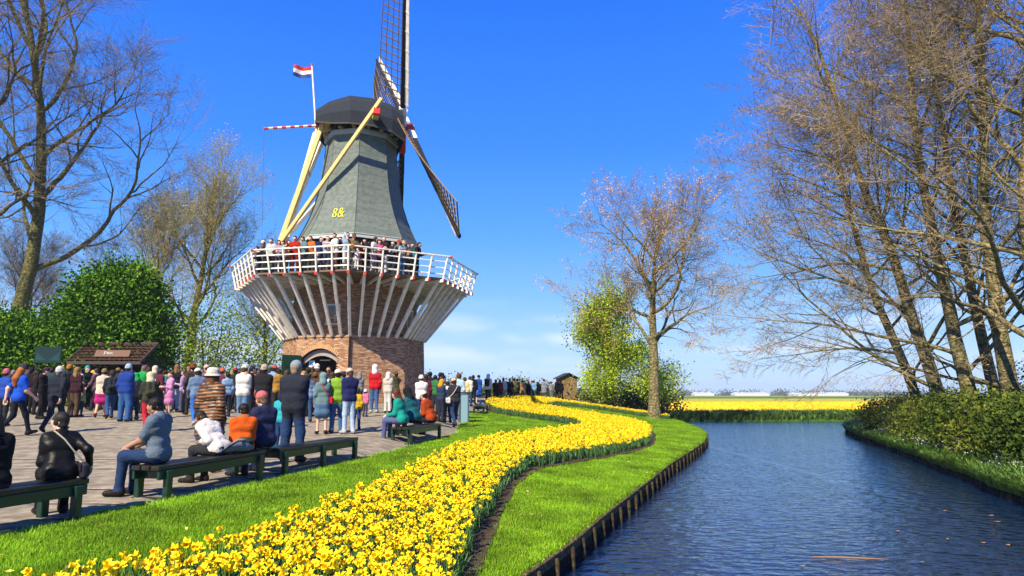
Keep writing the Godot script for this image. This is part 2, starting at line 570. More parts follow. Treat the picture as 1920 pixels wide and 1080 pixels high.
func build_mill() -> void:
	var m := thing("windmill", "tall grey octagonal windmill with dark cap, brick base and white gallery", "windmill", MILL)
	var brick_cols := [Color(0.38, 0.22, 0.13), Color(0.44, 0.27, 0.17), Color(0.32, 0.175, 0.10), Color(0.48, 0.32, 0.21), Color(0.36, 0.23, 0.15), Color(0.27, 0.15, 0.095)]
	var mortar := textured(0.20, 0.14, 0.105, noise_tex("pave_tint", 0.012, Color(0.62, 0.60, 0.60), Color(1, 0.98, 0.95), 1024, 6), 0.8, 0.95)
	var white := textured(0.88, 0.87, 0.85, noise_tex("worn_paint", 0.012, Color(0.84, 0.83, 0.79), Color(1, 1, 1), 512, 6), 0.55, 0.55)
	var red := mat(0.62, 0.045, 0.03, 0.5)
	var cream := textured(0.78, 0.58, 0.24, noise_tex("paint", 0.02, Color(0.86, 0.85, 0.82), Color(1, 1, 1), 512, 4), 0.6, 0.55)
	var black := mat(0.016, 0.014, 0.014, 0.6)
	var gallery_brown := mat(0.15, 0.115, 0.085, 0.85)
	var dgreen := mat(0.008, 0.045, 0.028, 0.45)
	# brick walls: lower body with doorway on side -1, upper body set back
	var bricks := []
	var bcols := []
	var bm := MB.new()
	bm.box(Vector3.ZERO, Vector3(0.215, 0.056, 0.05))
	var wall := MB.new()
	for k in range(-4, 4):
		for body in 2:
			var y0: float = [0.4, 4.39][body]
			var y1: float = [4.39, 7.3][body]
			var r0: float = [4.08, 3.62][body]
			var r1: float = [3.94, 3.42][body]
			var door: bool = k == -1 and body == 0
			if door:
				wall.quad(os(k, 0.0, r0, y0), os(k, 0.11, r0, y0), os(k, 0.11, r1, y1), os(k, 0.0, r1, y1))
				wall.quad(os(k, 0.79, r0, y0), os(k, 1.0, r0, y0), os(k, 1.0, r1, y1), os(k, 0.79, r1, y1))
				var seg := 10
				for i in seg:
					var ta := lerpf(0.11, 0.79, i / float(seg))
					var tb := lerpf(0.11, 0.79, (i + 1) / float(seg))
					var ya := 3.25 + 0.46 * (1.0 - pow(2.0 * i / seg - 1.0, 2.0))
					var yb := 3.25 + 0.46 * (1.0 - pow(2.0 * (i + 1) / seg - 1.0, 2.0))
					var ra := lerpf(r0, r1, (ya - y0) / (y1 - y0))
					wall.quad(os(k, ta, ra, ya), os(k, tb, ra, yb), os(k, tb, r1, y1), os(k, ta, r1, y1))
			else:
				wall.quad(ov(k, r0, y0), ov(k + 1, r0, y0), ov(k + 1, r1, y1), ov(k, r1, y1))
			if k == -4 or k == 3 or k == 2:
				continue
			var y := y0 + 0.04
			var row := 0
			while y < y1 - 0.02:
				var rr := lerpf(r0, r1, (y - y0) / (y1 - y0)) + 0.004
				var a := ov(k, rr, y)
				var b := ov(k + 1, rr, y)
				var ln := a.distance_to(b)
				var dx := (b - a) / ln
				var x := (0.0 if row % 2 else -0.1125)
				while x < ln - 0.02:
					var xa := maxf(x, -0.01)
					var xb := minf(x + 0.215, ln + 0.01)
					var t := (xa + xb) * 0.5 / ln
					var arch := 3.25 + 0.46 * (1.0 - pow((t - 0.45) / 0.34, 2.0)) + 0.24
					if xb - xa > 0.05 and not (door and t > 0.10 and t < 0.80 and y < arch):
						var nr := Vector3(dx.z, 0, -dx.x) * -1.0
						var bs := Basis(dx * ((xb - xa) / 0.215), Vector3.UP, nr)
						bs = bs.rotated(dx, rng.randf_range(-0.03, 0.03))
						bricks.push_back(Transform3D(bs, a + dx * (xa + xb) * 0.5 + nr * rng.randf_range(-0.014, 0.006)))
						var cc: Color = brick_cols[rng.randi() % 6]
						bcols.push_back(cc * rng.randf_range(0.8, 1.2))
					x += 0.225
				y += 0.0665
				row += 1
	part("brick_wall", wall.mesh(), mortar, m)
	var bmat := vmat(0.92)
	scatter("brick", bm.mesh(), bmat, bricks, bcols, m)
	# brick arch over the doorway, voussoir by voussoir
	for i in 22:
		var f := (i + 0.5) / 22.0
		var t := lerpf(0.10, 0.80, f)
		var y := 3.25 + 0.46 * (1.0 - pow(2.0 * f - 1.0, 2.0)) + 0.12
		var sl := -0.92 * (2.0 * f - 1.0) / 1.05 * 0.9
		var c := os(-1, t, 3.985, y)
		var dx := (ov(0, 4, 0) - ov(-1, 4, 0)).normalized()
		var nr := Vector3(-dx.z, 0, dx.x)
		var v := MB.new()
		v.box(Vector3.ZERO, Vector3(0.085, 0.23, 0.06), Basis(dx, Vector3.UP, nr).rotated(nr, atan(sl) * 0.8))
		part("arch_brick", v.mesh(), mat(0.42 + 0.05 * (i % 3), 0.25 + 0.02 * (i % 4), 0.15, 0.9), m, Transform3D(Basis.IDENTITY, c))
	# dark passage behind the doorway
	var pas := MB.new()
	var dx0 := (ov(0, 4, 0) - ov(-1, 4, 0)).normalized()
	var nr0 := Vector3(-dx0.z, 0, dx0.x)
	var pc := os(-1, 0.45, 3.95, 0.8)
	var bz := Basis(dx0, Vector3.UP, nr0)
	var xa := -1.03
	var xb := 1.03
	var fl := 0.02
	var ce := 2.95
	var pt := func(x: float, y: float, z: float) -> Vector3: return pc + bz * Vector3(x, y, z) + Vector3(0, 0.0, 0)
	pas.quad(pt.call(xa, fl, -3.0), pt.call(xb, fl, -3.0), pt.call(xb, ce, -3.0), pt.call(xa, ce, -3.0))
	pas.quad(pt.call(xa, fl, 0.0), pt.call(xa, fl, -3.0), pt.call(xa, ce, -3.0), pt.call(xa, ce, 0.0))
	pas.quad(pt.call(xb, fl, -3.0), pt.call(xb, fl, 0.0), pt.call(xb, ce, 0.0), pt.call(xb, ce, -3.0))
	pas.quad(pt.call(xa, ce, -3.0), pt.call(xb, ce, -3.0), pt.call(xb, ce, 0.0), pt.call(xa, ce, 0.0))
	pas.quad(pt.call(xa, fl, 0.0), pt.call(xb, fl, 0.0), pt.call(xb, fl, -3.0), pt.call(xa, fl, -3.0))
	part("passage", pas.mesh(), mat(0.035, 0.03, 0.026, 0.95), m)
	# arched grey soffit above the doors, door leaves swung out, lamp and poster
	var sof := MB.new()
	for i in 10:
		var f0 := i / 10.0
		var f1 := (i + 1) / 10.0
		var q := func(f: float, z: float, drop: float) -> Vector3: return pt.call(lerpf(xa, xb, f), 2.42 + 0.46 * (1.0 - pow(2.0 * f - 1.0, 2.0)) - drop, z)
		sof.quad(q.call(f0, -0.16, 0.34), q.call(f1, -0.16, 0.34), q.call(f1, -0.16, 0.02), q.call(f0, -0.16, 0.02))
	part("lintel", sof.mesh(), mat(0.28, 0.25, 0.24, 0.8), m)
	var lf := MB.new()
	lf.bevel(Vector3(-0.52, 1.25, 0.0), Vector3(1.04, 2.5, 0.06), 0.01)
	for s in 5:
		lf.bevel(Vector3(-0.1 - 0.21 * s, 1.25, 0.035), Vector3(0.19, 2.46, 0.02), 0.006)
	var leaf := part("door", lf.mesh(), dgreen, m, Transform3D(bz.rotated(Vector3.UP, 0.95), pt.call(xa - 0.02, 0.06, 0.10)))
	for hy in [0.5, 1.9]:
		var hg := MB.new()
		hg.bevel(Vector3(-0.45, hy, 0.055), Vector3(0.85, 0.06, 0.015), 0.004)
		part("hinge", hg.mesh(), black, leaf)
	var lf2 := MB.new()
	lf2.bevel(Vector3(0.5, 1.25, 0.0), Vector3(1.0, 2.5, 0.06), 0.01)
	part("door", lf2.mesh(), mat(0.10, 0.085, 0.06, 0.7), m, Transform3D(bz.rotated(Vector3.UP, 1.9), pt.call(xb - 0.06, 0.06, -0.1)))
	var lampm := MB.new()
	lampm.bevel(Vector3.ZERO, Vector3(0.6, 0.05, 0.07), 0.01, bz)
	part("strip_lamp", lampm.mesh(), mat(0.7, 0.66, 0.55, 0.5), m, Transform3D(Basis.IDENTITY, pt.call(0.02, 2.32, -0.5)))
	var pos := MB.new()
	pos.bevel(Vector3.ZERO, Vector3(0.34, 0.52, 0.02), 0.004, bz)
	var poster := part("poster", pos.mesh(), mat(0.62, 0.72, 0.8, 0.6), m, Transform3D(Basis.IDENTITY, pt.call(-0.66, 2.05, -0.35)))
	var pm := MB.new()
	pm.box(Vector3(0, 0.06, 0), Vector3(0.2, 0.16, 0.004), bz)
	pm.box(bz * Vector3(0.05, -0.1, 0), Vector3(0.12, 0.1, 0.004), bz)
	part("poster_print", pm.mesh(), mat(0.05, 0.25, 0.7, 0.6), poster, Transform3D(Basis.IDENTITY, bz.z * 0.012))
	# ledge on top of the lower brickwork
	var lg := MB.new()
	for k in range(-4, 4):
		lg.quad(ov(k, 4.02, 4.30), ov(k + 1, 4.02, 4.30), ov(k + 1, 4.02, 4.40), ov(k, 4.02, 4.40))
		lg.quad(ov(k, 4.02, 4.40), ov(k + 1, 4.02, 4.40), ov(k + 1, 3.3, 4.43), ov(k, 3.3, 4.43))
		lg.quad(ov(k, 3.9, 4.30), ov(k + 1, 3.9, 4.30), ov(k + 1, 4.02, 4.30), ov(k, 4.02, 4.30))
	part("ledge", lg.mesh(), mat(0.36, 0.24, 0.16, 0.9), m)
	# drainpipe on the front corner
	var dp := MB.new()
	dp.tube(PackedVector3Array([ov(0, 4.16, 0.7), ov(0, 4.05, 4.28)]), PackedFloat32Array([0.05, 0.05]), 8)
	part("drainpipe", dp.mesh(), black, m)
	# windows of the upper brick storey
	for q in [[-1, 0.62], [1, 0.55]]:
		var c := os(q[0], q[1], 3.56, 5.55)
		var dx := (ov(q[0] + 1, 4, 0) - ov(q[0], 4, 0)).normalized()
		var nr := Vector3(-dx.z, 0, dx.x)
		var bs := Basis(dx, Vector3.UP, nr)
		var fr := MB.new()
		fr.bevel(Vector3(0, 0.52, 0), Vector3(0.84, 0.08, 0.12), 0.01)
		fr.bevel(Vector3(0, -0.52, 0.02), Vector3(0.9, 0.08, 0.16), 0.01)
		fr.bevel(Vector3(-0.38, 0, 0), Vector3(0.08, 0.96, 0.12), 0.01)
		fr.bevel(Vector3(0.38, 0, 0), Vector3(0.08, 0.96, 0.12), 0.01)
		fr.bevel(Vector3(0.12, -0.2, 0), Vector3(0.05, 0.4, 0.08), 0.01)
		fr.bevel(Vector3(0.02, -0.2, 0), Vector3(0.2, 0.04, 0.08), 0.01)
		var win := part("window", fr.mesh(), white, m, Transform3D(bs, c))
		var pn := MB.new()
		pn.box(Vector3(0, 0, -0.02), Vector3(0.7, 0.98, 0.02))
		part("pane", pn.mesh(), mat(0.16, 0.22, 0.30, 0.15, 0.6), win)
	# gallery: floor slab, joists with red ends, struts, posts and three rails
	var rf := 6.62
	var yf := 7.42
	var deck := MB.new()
	for k in range(-4, 4):
		deck.quad(ov(k, 3.2, yf), ov(k, rf, yf), ov(k + 1, rf, yf), ov(k + 1, 3.2, yf))
		deck.quad(ov(k, rf, yf - 0.09), ov(k + 1, rf, yf - 0.09), ov(k + 1, rf, yf), ov(k, rf, yf))
		deck.quad(ov(k + 1, 3.2, yf - 0.09), ov(k + 1, rf, yf - 0.09), ov(k, rf, yf - 0.09), ov(k, 3.2, yf - 0.09))
	part("gallery_floor", deck.mesh(), gallery_brown, m)
	for k in range(-4, 4):
		var side_white := mat(0.78, 0.77, 0.74, 0.55)
		for i in 6:
			var t := i / 6.0
			var foot := os(k, t, 4.0, 4.36)
			var edge := os(k, t, rf, yf)
			var outw := (edge - Vector3(0, edge.y, 0)).normalized()
			var st := MB.new()
			st.beam(foot + outw * 0.02, os(k, t, rf - 0.28, yf - 0.2), 0.15, 0.17, Vector3.UP, 0.015)
			part("strut", st.mesh(), white, m)
			var jo := MB.new()
			var inner := os(k, t, 3.35, yf - 0.17)
			jo.beam(inner, edge + outw * 0.16 - Vector3(0, 0.17, 0), 0.11, 0.15, Vector3.UP, 0.01)
			var joist := part("joist", jo.mesh(), white if i % 6 else side_white, m)
			var je := MB.new()
			je.beam(edge + outw * 0.15 - Vector3(0, 0.17, 0), edge + outw * 0.22 - Vector3(0, 0.17, 0), 0.118, 0.156, Vector3.UP, 0.012)
			part("joist_end", je.mesh(), red, joist)
			var top := os(k, t, 7.02, 8.5)
			var po := MB.new()
			po.beam(edge + outw * 0.10 - Vector3(0, 0.12, 0), top, 0.085, 0.085, Vector3.RIGHT if absf(outw.x) < 0.7 else Vector3.FORWARD, 0.012)
			part("rail_post", po.mesh(), white, m)
		for q in [[6.72, 7.60, 0.04, 0.075], [6.83, 7.92, 0.04, 0.065], [6.94, 8.24, 0.04, 0.065]]:
			var ra := MB.new()
			ra.beam(ov(k, q[0], q[1]), ov(k + 1, q[0], q[1]), q[2], q[3], Vector3.UP, 0.01)
			part("rail", ra.mesh(), white, m)
		var tr := MB.new()
		var ext := (ov(k + 1, 7.02, 8.53) - ov(k, 7.02, 8.53)).normalized() * 0.14
		tr.beam(ov(k, 7.02, 8.53), ov(k + 1, 7.02, 8.53) + ext, 0.10, 0.07, Vector3.UP, 0.012)
		var hand := part("handrail", tr.mesh(), white, m)
		var re := MB.new()
		re.beam(ov(k + 1, 7.02, 8.53) + ext, ov(k + 1, 7.02, 8.53) + ext * 2.1, 0.115, 0.085, Vector3.UP, 0.012)
		part("handrail_end", re.mesh(), mat(0.7, 0.14, 0.06, 0.5), hand)
	# wall between gallery floor and skirt, with doors
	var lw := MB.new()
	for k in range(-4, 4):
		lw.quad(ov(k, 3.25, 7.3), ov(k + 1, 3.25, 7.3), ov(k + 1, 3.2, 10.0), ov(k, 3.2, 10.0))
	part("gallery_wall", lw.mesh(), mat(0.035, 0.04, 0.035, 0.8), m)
	# white board round the foot of the skirt
	for k in range(-4, 4):
		var sb := MB.new()
		sb.beam(ov(k, 3.55, 9.86), ov(k + 1, 3.55, 9.86), 0.09, 0.24, Vector3.UP, 0.012)
		part("skirt_board", sb.mesh(), mat(0.52, 0.54, 0.53, 0.6), m)
	# roofing-felt courses of the body, each lapped over the one below
	var felt := textured(0.165, 0.198, 0.188, noise_tex("felt_stain", 0.008, Color(0.76, 0.79, 0.78), Color(1, 1, 1), 1024, 6), 0.35, 0.82, noise_tex("paint", 0.02, Color(0.86, 0.85, 0.82), Color(1, 1, 1), 512, 4), 1.0)
	var felt2 := textured(0.155, 0.188, 0.18, noise_tex("felt_stain", 0.008, Color(0.76, 0.79, 0.78), Color(1, 1, 1), 1024, 6), 0.31, 0.85, noise_tex("paint", 0.02, Color(0.86, 0.85, 0.82), Color(1, 1, 1), 512, 4), 1.0)
	var rows := 15
	for k in range(-4, 4):
		for j in rows:
			var y0 := lerpf(9.95, 16.3, j / float(rows)) - 0.03
			var y1 := lerpf(9.95, 16.3, (j + 1) / float(rows))
			var a := tower_r(y0) + 0.007
			var b := tower_r(y1)
			var s := MB.new()
			s.quad(ov(k, a, y0), ov(k + 1, a, y0), ov(k + 1, b, y1), ov(k, b, y1))
			s.quad(ov(k, a - 0.03, y0), ov(k + 1, a - 0.03, y0), ov(k + 1, a, y0), ov(k, a, y0))
			part("felt_course", s.mesh(), felt if (j * 7 + k * 3) % 3 else felt2, m)
	for k in range(-4, 4):
		var co := MB.new()
		var cp := PackedVector3Array()
		var cr := PackedFloat32Array()
		for j in 9:
			var y := lerpf(9.95, 16.3, j / 8.0)
			cp.push_back(ov(k, tower_r(y) + 0.008, y))
			cr.push_back(0.022)
		co.tube(cp, cr, 6)
		part("corner_roll", co.mesh(), felt2, m)
	# pale curb ring under the cap, rollers in the dark gap
	for k in range(-4, 4):
		var rg := MB.new()
		rg.beam(ov(k, 2.12, 16.32), ov(k + 1, 2.12, 16.32), 0.16, 0.30, Vector3.UP, 0.02)
		part("curb_board", rg.mesh(), mat(0.34, 0.39, 0.42, 0.6), m)
	var gap := MB.new()
	for k in range(-4, 4):
		gap.quad(ov(k, 2.0, 16.4), ov(k + 1, 2.0, 16.4), ov(k + 1, 2.0, 16.9), ov(k, 2.0, 16.9))
	part("cap_ring", gap.mesh(), mat(0.02, 0.02, 0.02), m)
	for i in 16:
		var ro := MB.new()
		var an := TAU * i / 16.0
		ro.tube(PackedVector3Array([Vector3(sin(an) * 1.95, 16.58 - MILL.y, cos(an) * 1.95), Vector3(sin(an) * 2.2, 16.58 - MILL.y, cos(an) * 2.2)]), PackedFloat32Array([0.11, 0.11]), 8)
		part("roller", ro.mesh(), mat(0.3, 0.28, 0.2, 0.6), m)
	build_cap(m, white, red, cream, black)
	build_sails(m, white, red, black)
	# the two yellow painted characters
	for q in [[0.46, "8"], [0.63, "&"]]:
		var tm := TextMesh.new()
		var sf := SystemFont.new()
		sf.font_names = PackedStringArray(["Droid Serif"])
		tm.font = sf
		tm.text = q[1]
		tm.font_size = 64
		tm.pixel_size = 0.0112
		tm.depth = 0.02
		var dx := (ov(0, 4, 0) - ov(-1, 4, 0)).normalized()
		var nr := Vector3(-dx.z, 0, dx.x)
		var slope := atan((tower_r(11.0) - tower_r(11.6)) / 0.6 * cos(PI / 8))
		var bs := Basis(dx, Vector3.UP, nr).rotated(dx, -slope)
		part("painted_character", tm, mat(0.85, 0.72, 0.03, 0.6), m, Transform3D(bs.scaled_local(Vector3(0.72, 1.15, 1.0)), os(-1, q[0], tower_r(11.25) + 0.05, 11.27)))

func build_cap(m: Node3D, white: Material, red: Material, cream: Material, black: Material) -> void:
	var charcoal := textured(0.023, 0.030, 0.046, noise_tex("felt", 0.01, Color(0.78, 0.8, 0.78), Color(1, 1, 1), 1024, 6), 0.5, 0.9)
	# stations along the shaft: s, half width, foot height, top height
	var st := [[-2.75, 1.0, 17.0, 18.0], [-2.0, 1.95, 16.62, 18.55], [-0.9, 2.5, 16.55, 19.0], [0.4, 2.62, 16.5, 19.0], [1.5, 2.5, 16.3, 18.75], [2.25, 2.2, 15.95, 18.5]]
	var prof := [[1.0, 0.0], [1.02, 0.3], [0.86, 0.62], [0.55, 0.86], [0.0, 1.0], [-0.55, 0.86], [-0.86, 0.62], [-1.02, 0.3], [-1.0, 0.0]]
	var cap := MB.new()
	for i in st.size() - 1:
		for j in 8:
			var q := func(a: int, b: int) -> Vector3: return on_axis(st[a][0], lerpf(st[a][2], st[a][3], prof[b][1]), st[a][1] * prof[b][0])
			cap.quad(q.call(i, j), q.call(i + 1, j), q.call(i + 1, j + 1), q.call(i, j + 1))
	for e in [0, st.size() - 1]:
		for j in range(1, 7):
			var q := func(b: int) -> Vector3: return on_axis(st[e][0], lerpf(st[e][2], st[e][3], prof[b][1]), st[e][1] * prof[b][0])
			if e:
				cap.tri(q.call(0), q.call(j), q.call(j + 1))
				cap.tri(q.call(0), q.call(7), q.call(8)) if j == 1 else null
			else:
				cap.tri(q.call(0), q.call(j + 1), q.call(j))
	var cp := part("cap", cap.mesh(), charcoal, m)
	var trim := MB.new()
	for sgn in [-1.0, 1.0]:
		for i in st.size() - 1:
			trim.beam(on_axis(st[i][0], st[i][2] - 0.02, st[i][1] * sgn), on_axis(st[i + 1][0], st[i + 1][2] - 0.02, st[i + 1][1] * sgn), 0.08, 0.10)
	part("eaves_board", trim.mesh(), mat(0.05, 0.052, 0.045), cp)
	# cross beams through the cap, with red ends
	var b1 := MB.new()
	b1.beam(on_axis(0.5, 17.0, -3.45), on_axis(0.5, 17.0, 3.35), 0.34, 0.36, Vector3.UP, 0.03)
	var lb := part("cross_beam", b1.mesh(), cream, m)
	var b2 := MB.new()
	b2.beam(on_axis(-2.05, 17.2, -1.9), on_axis(-2.05, 17.2, 0.95), 0.34, 0.38, Vector3.UP, 0.03)
	var sb := part("cross_beam", b2.mesh(), cream, m)
	for q in [[0.5, 17.0, 3.35, 3.62, lb], [0.5, 17.0, -3.45, -3.7, lb], [-2.05, 17.2, 0.95, 1.2, sb], [-2.05, 17.2, -1.9, -2.15, sb]]:
		var e := MB.new()
		e.beam(on_axis(q[0], q[1], q[2]), on_axis(q[0], q[1], q[3]), 0.37, 0.40, Vector3.UP, 0.03)
		part("beam_end", e.mesh(), red, q[4])
	# tail pole and braces coming together above the gallery
	var foot := on_axis(-4.4, 9.75, 0.0)
	var low := on_axis(-4.75, 8.3, 0.0)
	var tp := MB.new()
	tp.beam(on_axis(-2.45, 17.6, 0.0), foot + Vector3(0, -1.3, 0) + (low - foot) * 0.3, 0.36, 0.36, Vector3.UP, 0.03)
	part("tail_pole", tp.mesh(), white, m)
	for q in [[0.55, 17.42, 3.62, 0.17, 0.22, cream], [-2.1, 17.75, 0.82, 0.2, 0.28, cream], [0.5, 17.3, -3.5, 0.17, 0.22, white], [-2.05, 17.5, -2.0, 0.19, 0.26, white]]:
		var b := MB.new()
		var top := on_axis(q[0], q[1], q[2])
		var d := (foot - top).normalized()
		b.beam(top - d * 0.35, foot + d * 0.5 + on_axis(0.0, MILL.y, q[2] * 0.04), q[3], q[4], Vector3.UP, 0.02)
		part("tail_brace", b.mesh(), q[5], m)
	var wl := MB.new()
	wl.bevel(low + Vector3(0, 0.1, 0), Vector3(0.5, 0.5, 0.7), 0.04)
	wl.tube(PackedVector3Array([low + on_axis(0, MILL.y + 0.1, -0.7), low + on_axis(0, MILL.y + 0.1, 0.7)]), PackedFloat32Array([0.16, 0.16]), 10)
	part("tail_winch", wl.mesh(), mat(0.02, 0.09, 0.05, 0.5), m)
	# flagpole with flag, striped boom and its line
	var p0 := Vector3(-11.49, 17.15, -39.0) - MILL
	var p1 := Vector3(-12.0, 20.85, -39.0) - MILL
	var fp := MB.new()
	fp.tube(PackedVector3Array([p0 - Vector3(0, 1.2, 0), p1]), PackedFloat32Array([0.07, 0.045]), 10)
	var pole := part("flagpole", fp.mesh(), white, m)
	var kn := MB.new()
	kn.lathe(PackedVector2Array([Vector2(0.01, -0.07), Vector2(0.06, -0.04), Vector2(0.075, 0), Vector2(0.06, 0.05), Vector2(0.0, 0.08)]), 10)
	part("knob", kn.mesh(), red, pole, Transform3D(Basis.IDENTITY, p1))
	var flag := MB.new()
	var fcol := [Color(0.03, 0.07, 0.26), Color(0.82, 0.82, 0.84), Color(0.62, 0.03, 0.035)]
	var fl := Node3D.new()
	for band in 3:
		var fb := MB.new()
		fb.grid(16, 5, func(i: int, j: int) -> Vector3:
			var u := i / 15.0
			var vv := (band + j / 4.0) / 3.0
			var wv := sin(u * 7.5 + vv * 1.5) * 0.11 * u
			return Vector3(-0.95 * u, 0.72 * (vv - 1.0) - 0.10 * u - 0.08 * sin(u * 5.0) * u, wv + 0.25 * u))
		var o := part("flag_stripe" if band else "flag", fb.mesh(), textured(fcol[band].r, fcol[band].g, fcol[band].b, noise_tex("paint", 0.02, Color(0.86, 0.85, 0.82), Color(1, 1, 1), 512, 4), 1.0, 0.8), m if band == 0 else fl)
		if band == 0:
			fl.free()
			fl = o
			o.position = p1 - Vector3(0.03, 0.10, 0)
	var s0 := Vector3(-11.35, 17.05, -39.0) - MILL
	var s1 := Vector3(-14.28, 16.45, -38.0) - MILL
	var boom := Node3D.new()
	boom.name = "striped_boom"
	m.add_child(boom, true)
	for i in 13:
		var b := MB.new()
		b.tube(PackedVector3Array([s0.lerp(s1, i / 13.0), s0.lerp(s1, (i + 1) / 13.0)]), PackedFloat32Array([0.075, 0.075]), 8)
		part("boom_band", b.mesh(), red if i % 2 == 0 else white, boom)
	var li := MB.new()
	li.tube(PackedVector3Array([s1, Vector3(s1.x + 0.25, 8.4, s1.z)]), PackedFloat32Array([0.012, 0.012]), 4)
	part("brake_rope", li.mesh(), mat(0.1, 0.12, 0.15), boom)

func build_sails(m: Node3D, white: Material, red: Material, black: Material) -> void:
	var al := AXIS
	var tau := 0.15
	var a := Vector3(cos(al) * cos(tau), sin(tau), -sin(al) * cos(tau))
	var hp := a.cross(Vector3.UP).normalized()
	var up := hp.cross(a)
	var hub := on_axis(2.654, 17.47, 0.0)
	var sh := MB.new()
	sh.tube(PackedVector3Array([hub - a * 2.2, hub - a * 0.3]), PackedFloat32Array([0.3, 0.3]), 12)
	part("windshaft", sh.mesh(), black, m)
	var pe := MB.new()
	pe.bevel(hub, Vector3(0.62, 0.62, 0.95), 0.05, Basis(up.rotated(a, 0.79).cross(a), up.rotated(a, 0.79), a))
	var poll := part("poll_end", pe.mesh(), red, m)
	var pf := MB.new()
	pf.bevel(hub + a * 0.5, Vector3(0.5, 0.5, 0.1), 0.03, Basis(up.rotated(a, 0.79).cross(a), up.rotated(a, 0.79), a))
	part("poll_face", pf.mesh(), white, poll)
	var len_ := 12.13
	var lath_mat := mat(0.22, 0.155, 0.09, 0.8)
	var bar_mat := mat(0.13, 0.095, 0.06, 0.8)
	var dirs := []
	for k in 4:
		var th := 0.792 + k * PI / 2.0
		dirs.push_back(up * cos(th) + hp * sin(th))
	for k in 4:
		var d: Vector3 = dirs[k]
		var tr: Vector3 = dirs[(k + 3) % 4]
		var plane := a * (0.22 if k % 2 else -0.22)
		var o := hub + plane
		var sk := MB.new()
		var n := 8
		for i in n:
			var t0 := i / float(n)
			var t1 := (i + 1) / float(n)
			var w := lerpf(0.36, 0.17, (t0 + t1) * 0.5)
			sk.beam(o + d * len_ * t0, o + d * len_ * t1, w, w * 0.9, a, 0.02)
		var sail := part("sail", sk.mesh(), black, m)
		var wk := MB.new()
		wk.beam(o + d * 0.3, o + d * 1.5, 0.42, 0.4, a, 0.03)
		part("stock_sleeve", wk.mesh(), white if k != 2 else red, sail)
		# lattice behind the stock: bars and three long laths, pitched a little to the wind
		var tilt := (tr * cos(0.30) - a * sin(0.30)).normalized()
		var wide := 2.0
		for i in 25:
			var t := lerpf(1.9, len_ - 0.06, i / 24.0)
			var twist := lerpf(0.6, 0.13, pow(i / 24.0, 1.8))
			var td := (tr * cos(twist) - a * sin(twist)).normalized()
			var bb := MB.new()
			bb.beam(o + d * t - td * 0.15, o + d * t + td * wide, 0.06, 0.06, a)
			part("crossbar", bb.mesh(), bar_mat, sail)
		for q in 4:
			var off: float = wide * [0.25, 0.5, 0.75, 0.99][q]
			var lt := MB.new()
			for i in 6:
				var ta := i / 6.0
				var tb := (i + 1) / 6.0
				var wa := lerpf(0.6, 0.13, pow(ta, 1.8))
				var wb := lerpf(0.6, 0.13, pow(tb, 1.8))
				lt.beam(o + d * lerpf(1.9, len_, ta) + (tr * cos(wa) - a * sin(wa)) * off, o + d * lerpf(1.9, len_, tb) + (tr * cos(wb) - a * sin(wb)) * off, 0.05, 0.04, a)
			part("lath", lt.mesh(), lath_mat, sail)
		# white wind boards along the leading edge, held by short pegs
		for i in 9:
			var ta := lerpf(1.7, len_ - 0.8, i / 9.0)
			var tb := lerpf(1.7, len_ - 0.8, (i + 1) / 9.0) - 0.02
			var twist := lerpf(0.42, 0.1, i / 9.0)
			var td := (-tr * cos(twist) + a * sin(twist)).normalized()
			var nd := td.cross(d).normalized()
			var wb := MB.new()
			wb.box(o + d * (ta + tb) * 0.5 + td * 0.38, Vector3(0.36, tb - ta, 0.03), Basis(td, d, td.cross(d)))
			part("wind_board", wb.mesh(), white, sail)
			var pg := MB.new()
			pg.beam(o + d * (ta + 0.1), o + d * (ta + 0.1) + td * 0.6, 0.05, 0.05, a)
			part("peg", pg.mesh(), white, sail)

# ---------------------------------------------------------------- trees and plants
func perp(d: Vector3) -> Vector3:
	return d.cross(Vector3.UP if absf(d.y) < 0.9 else Vector3.RIGHT).normalized()

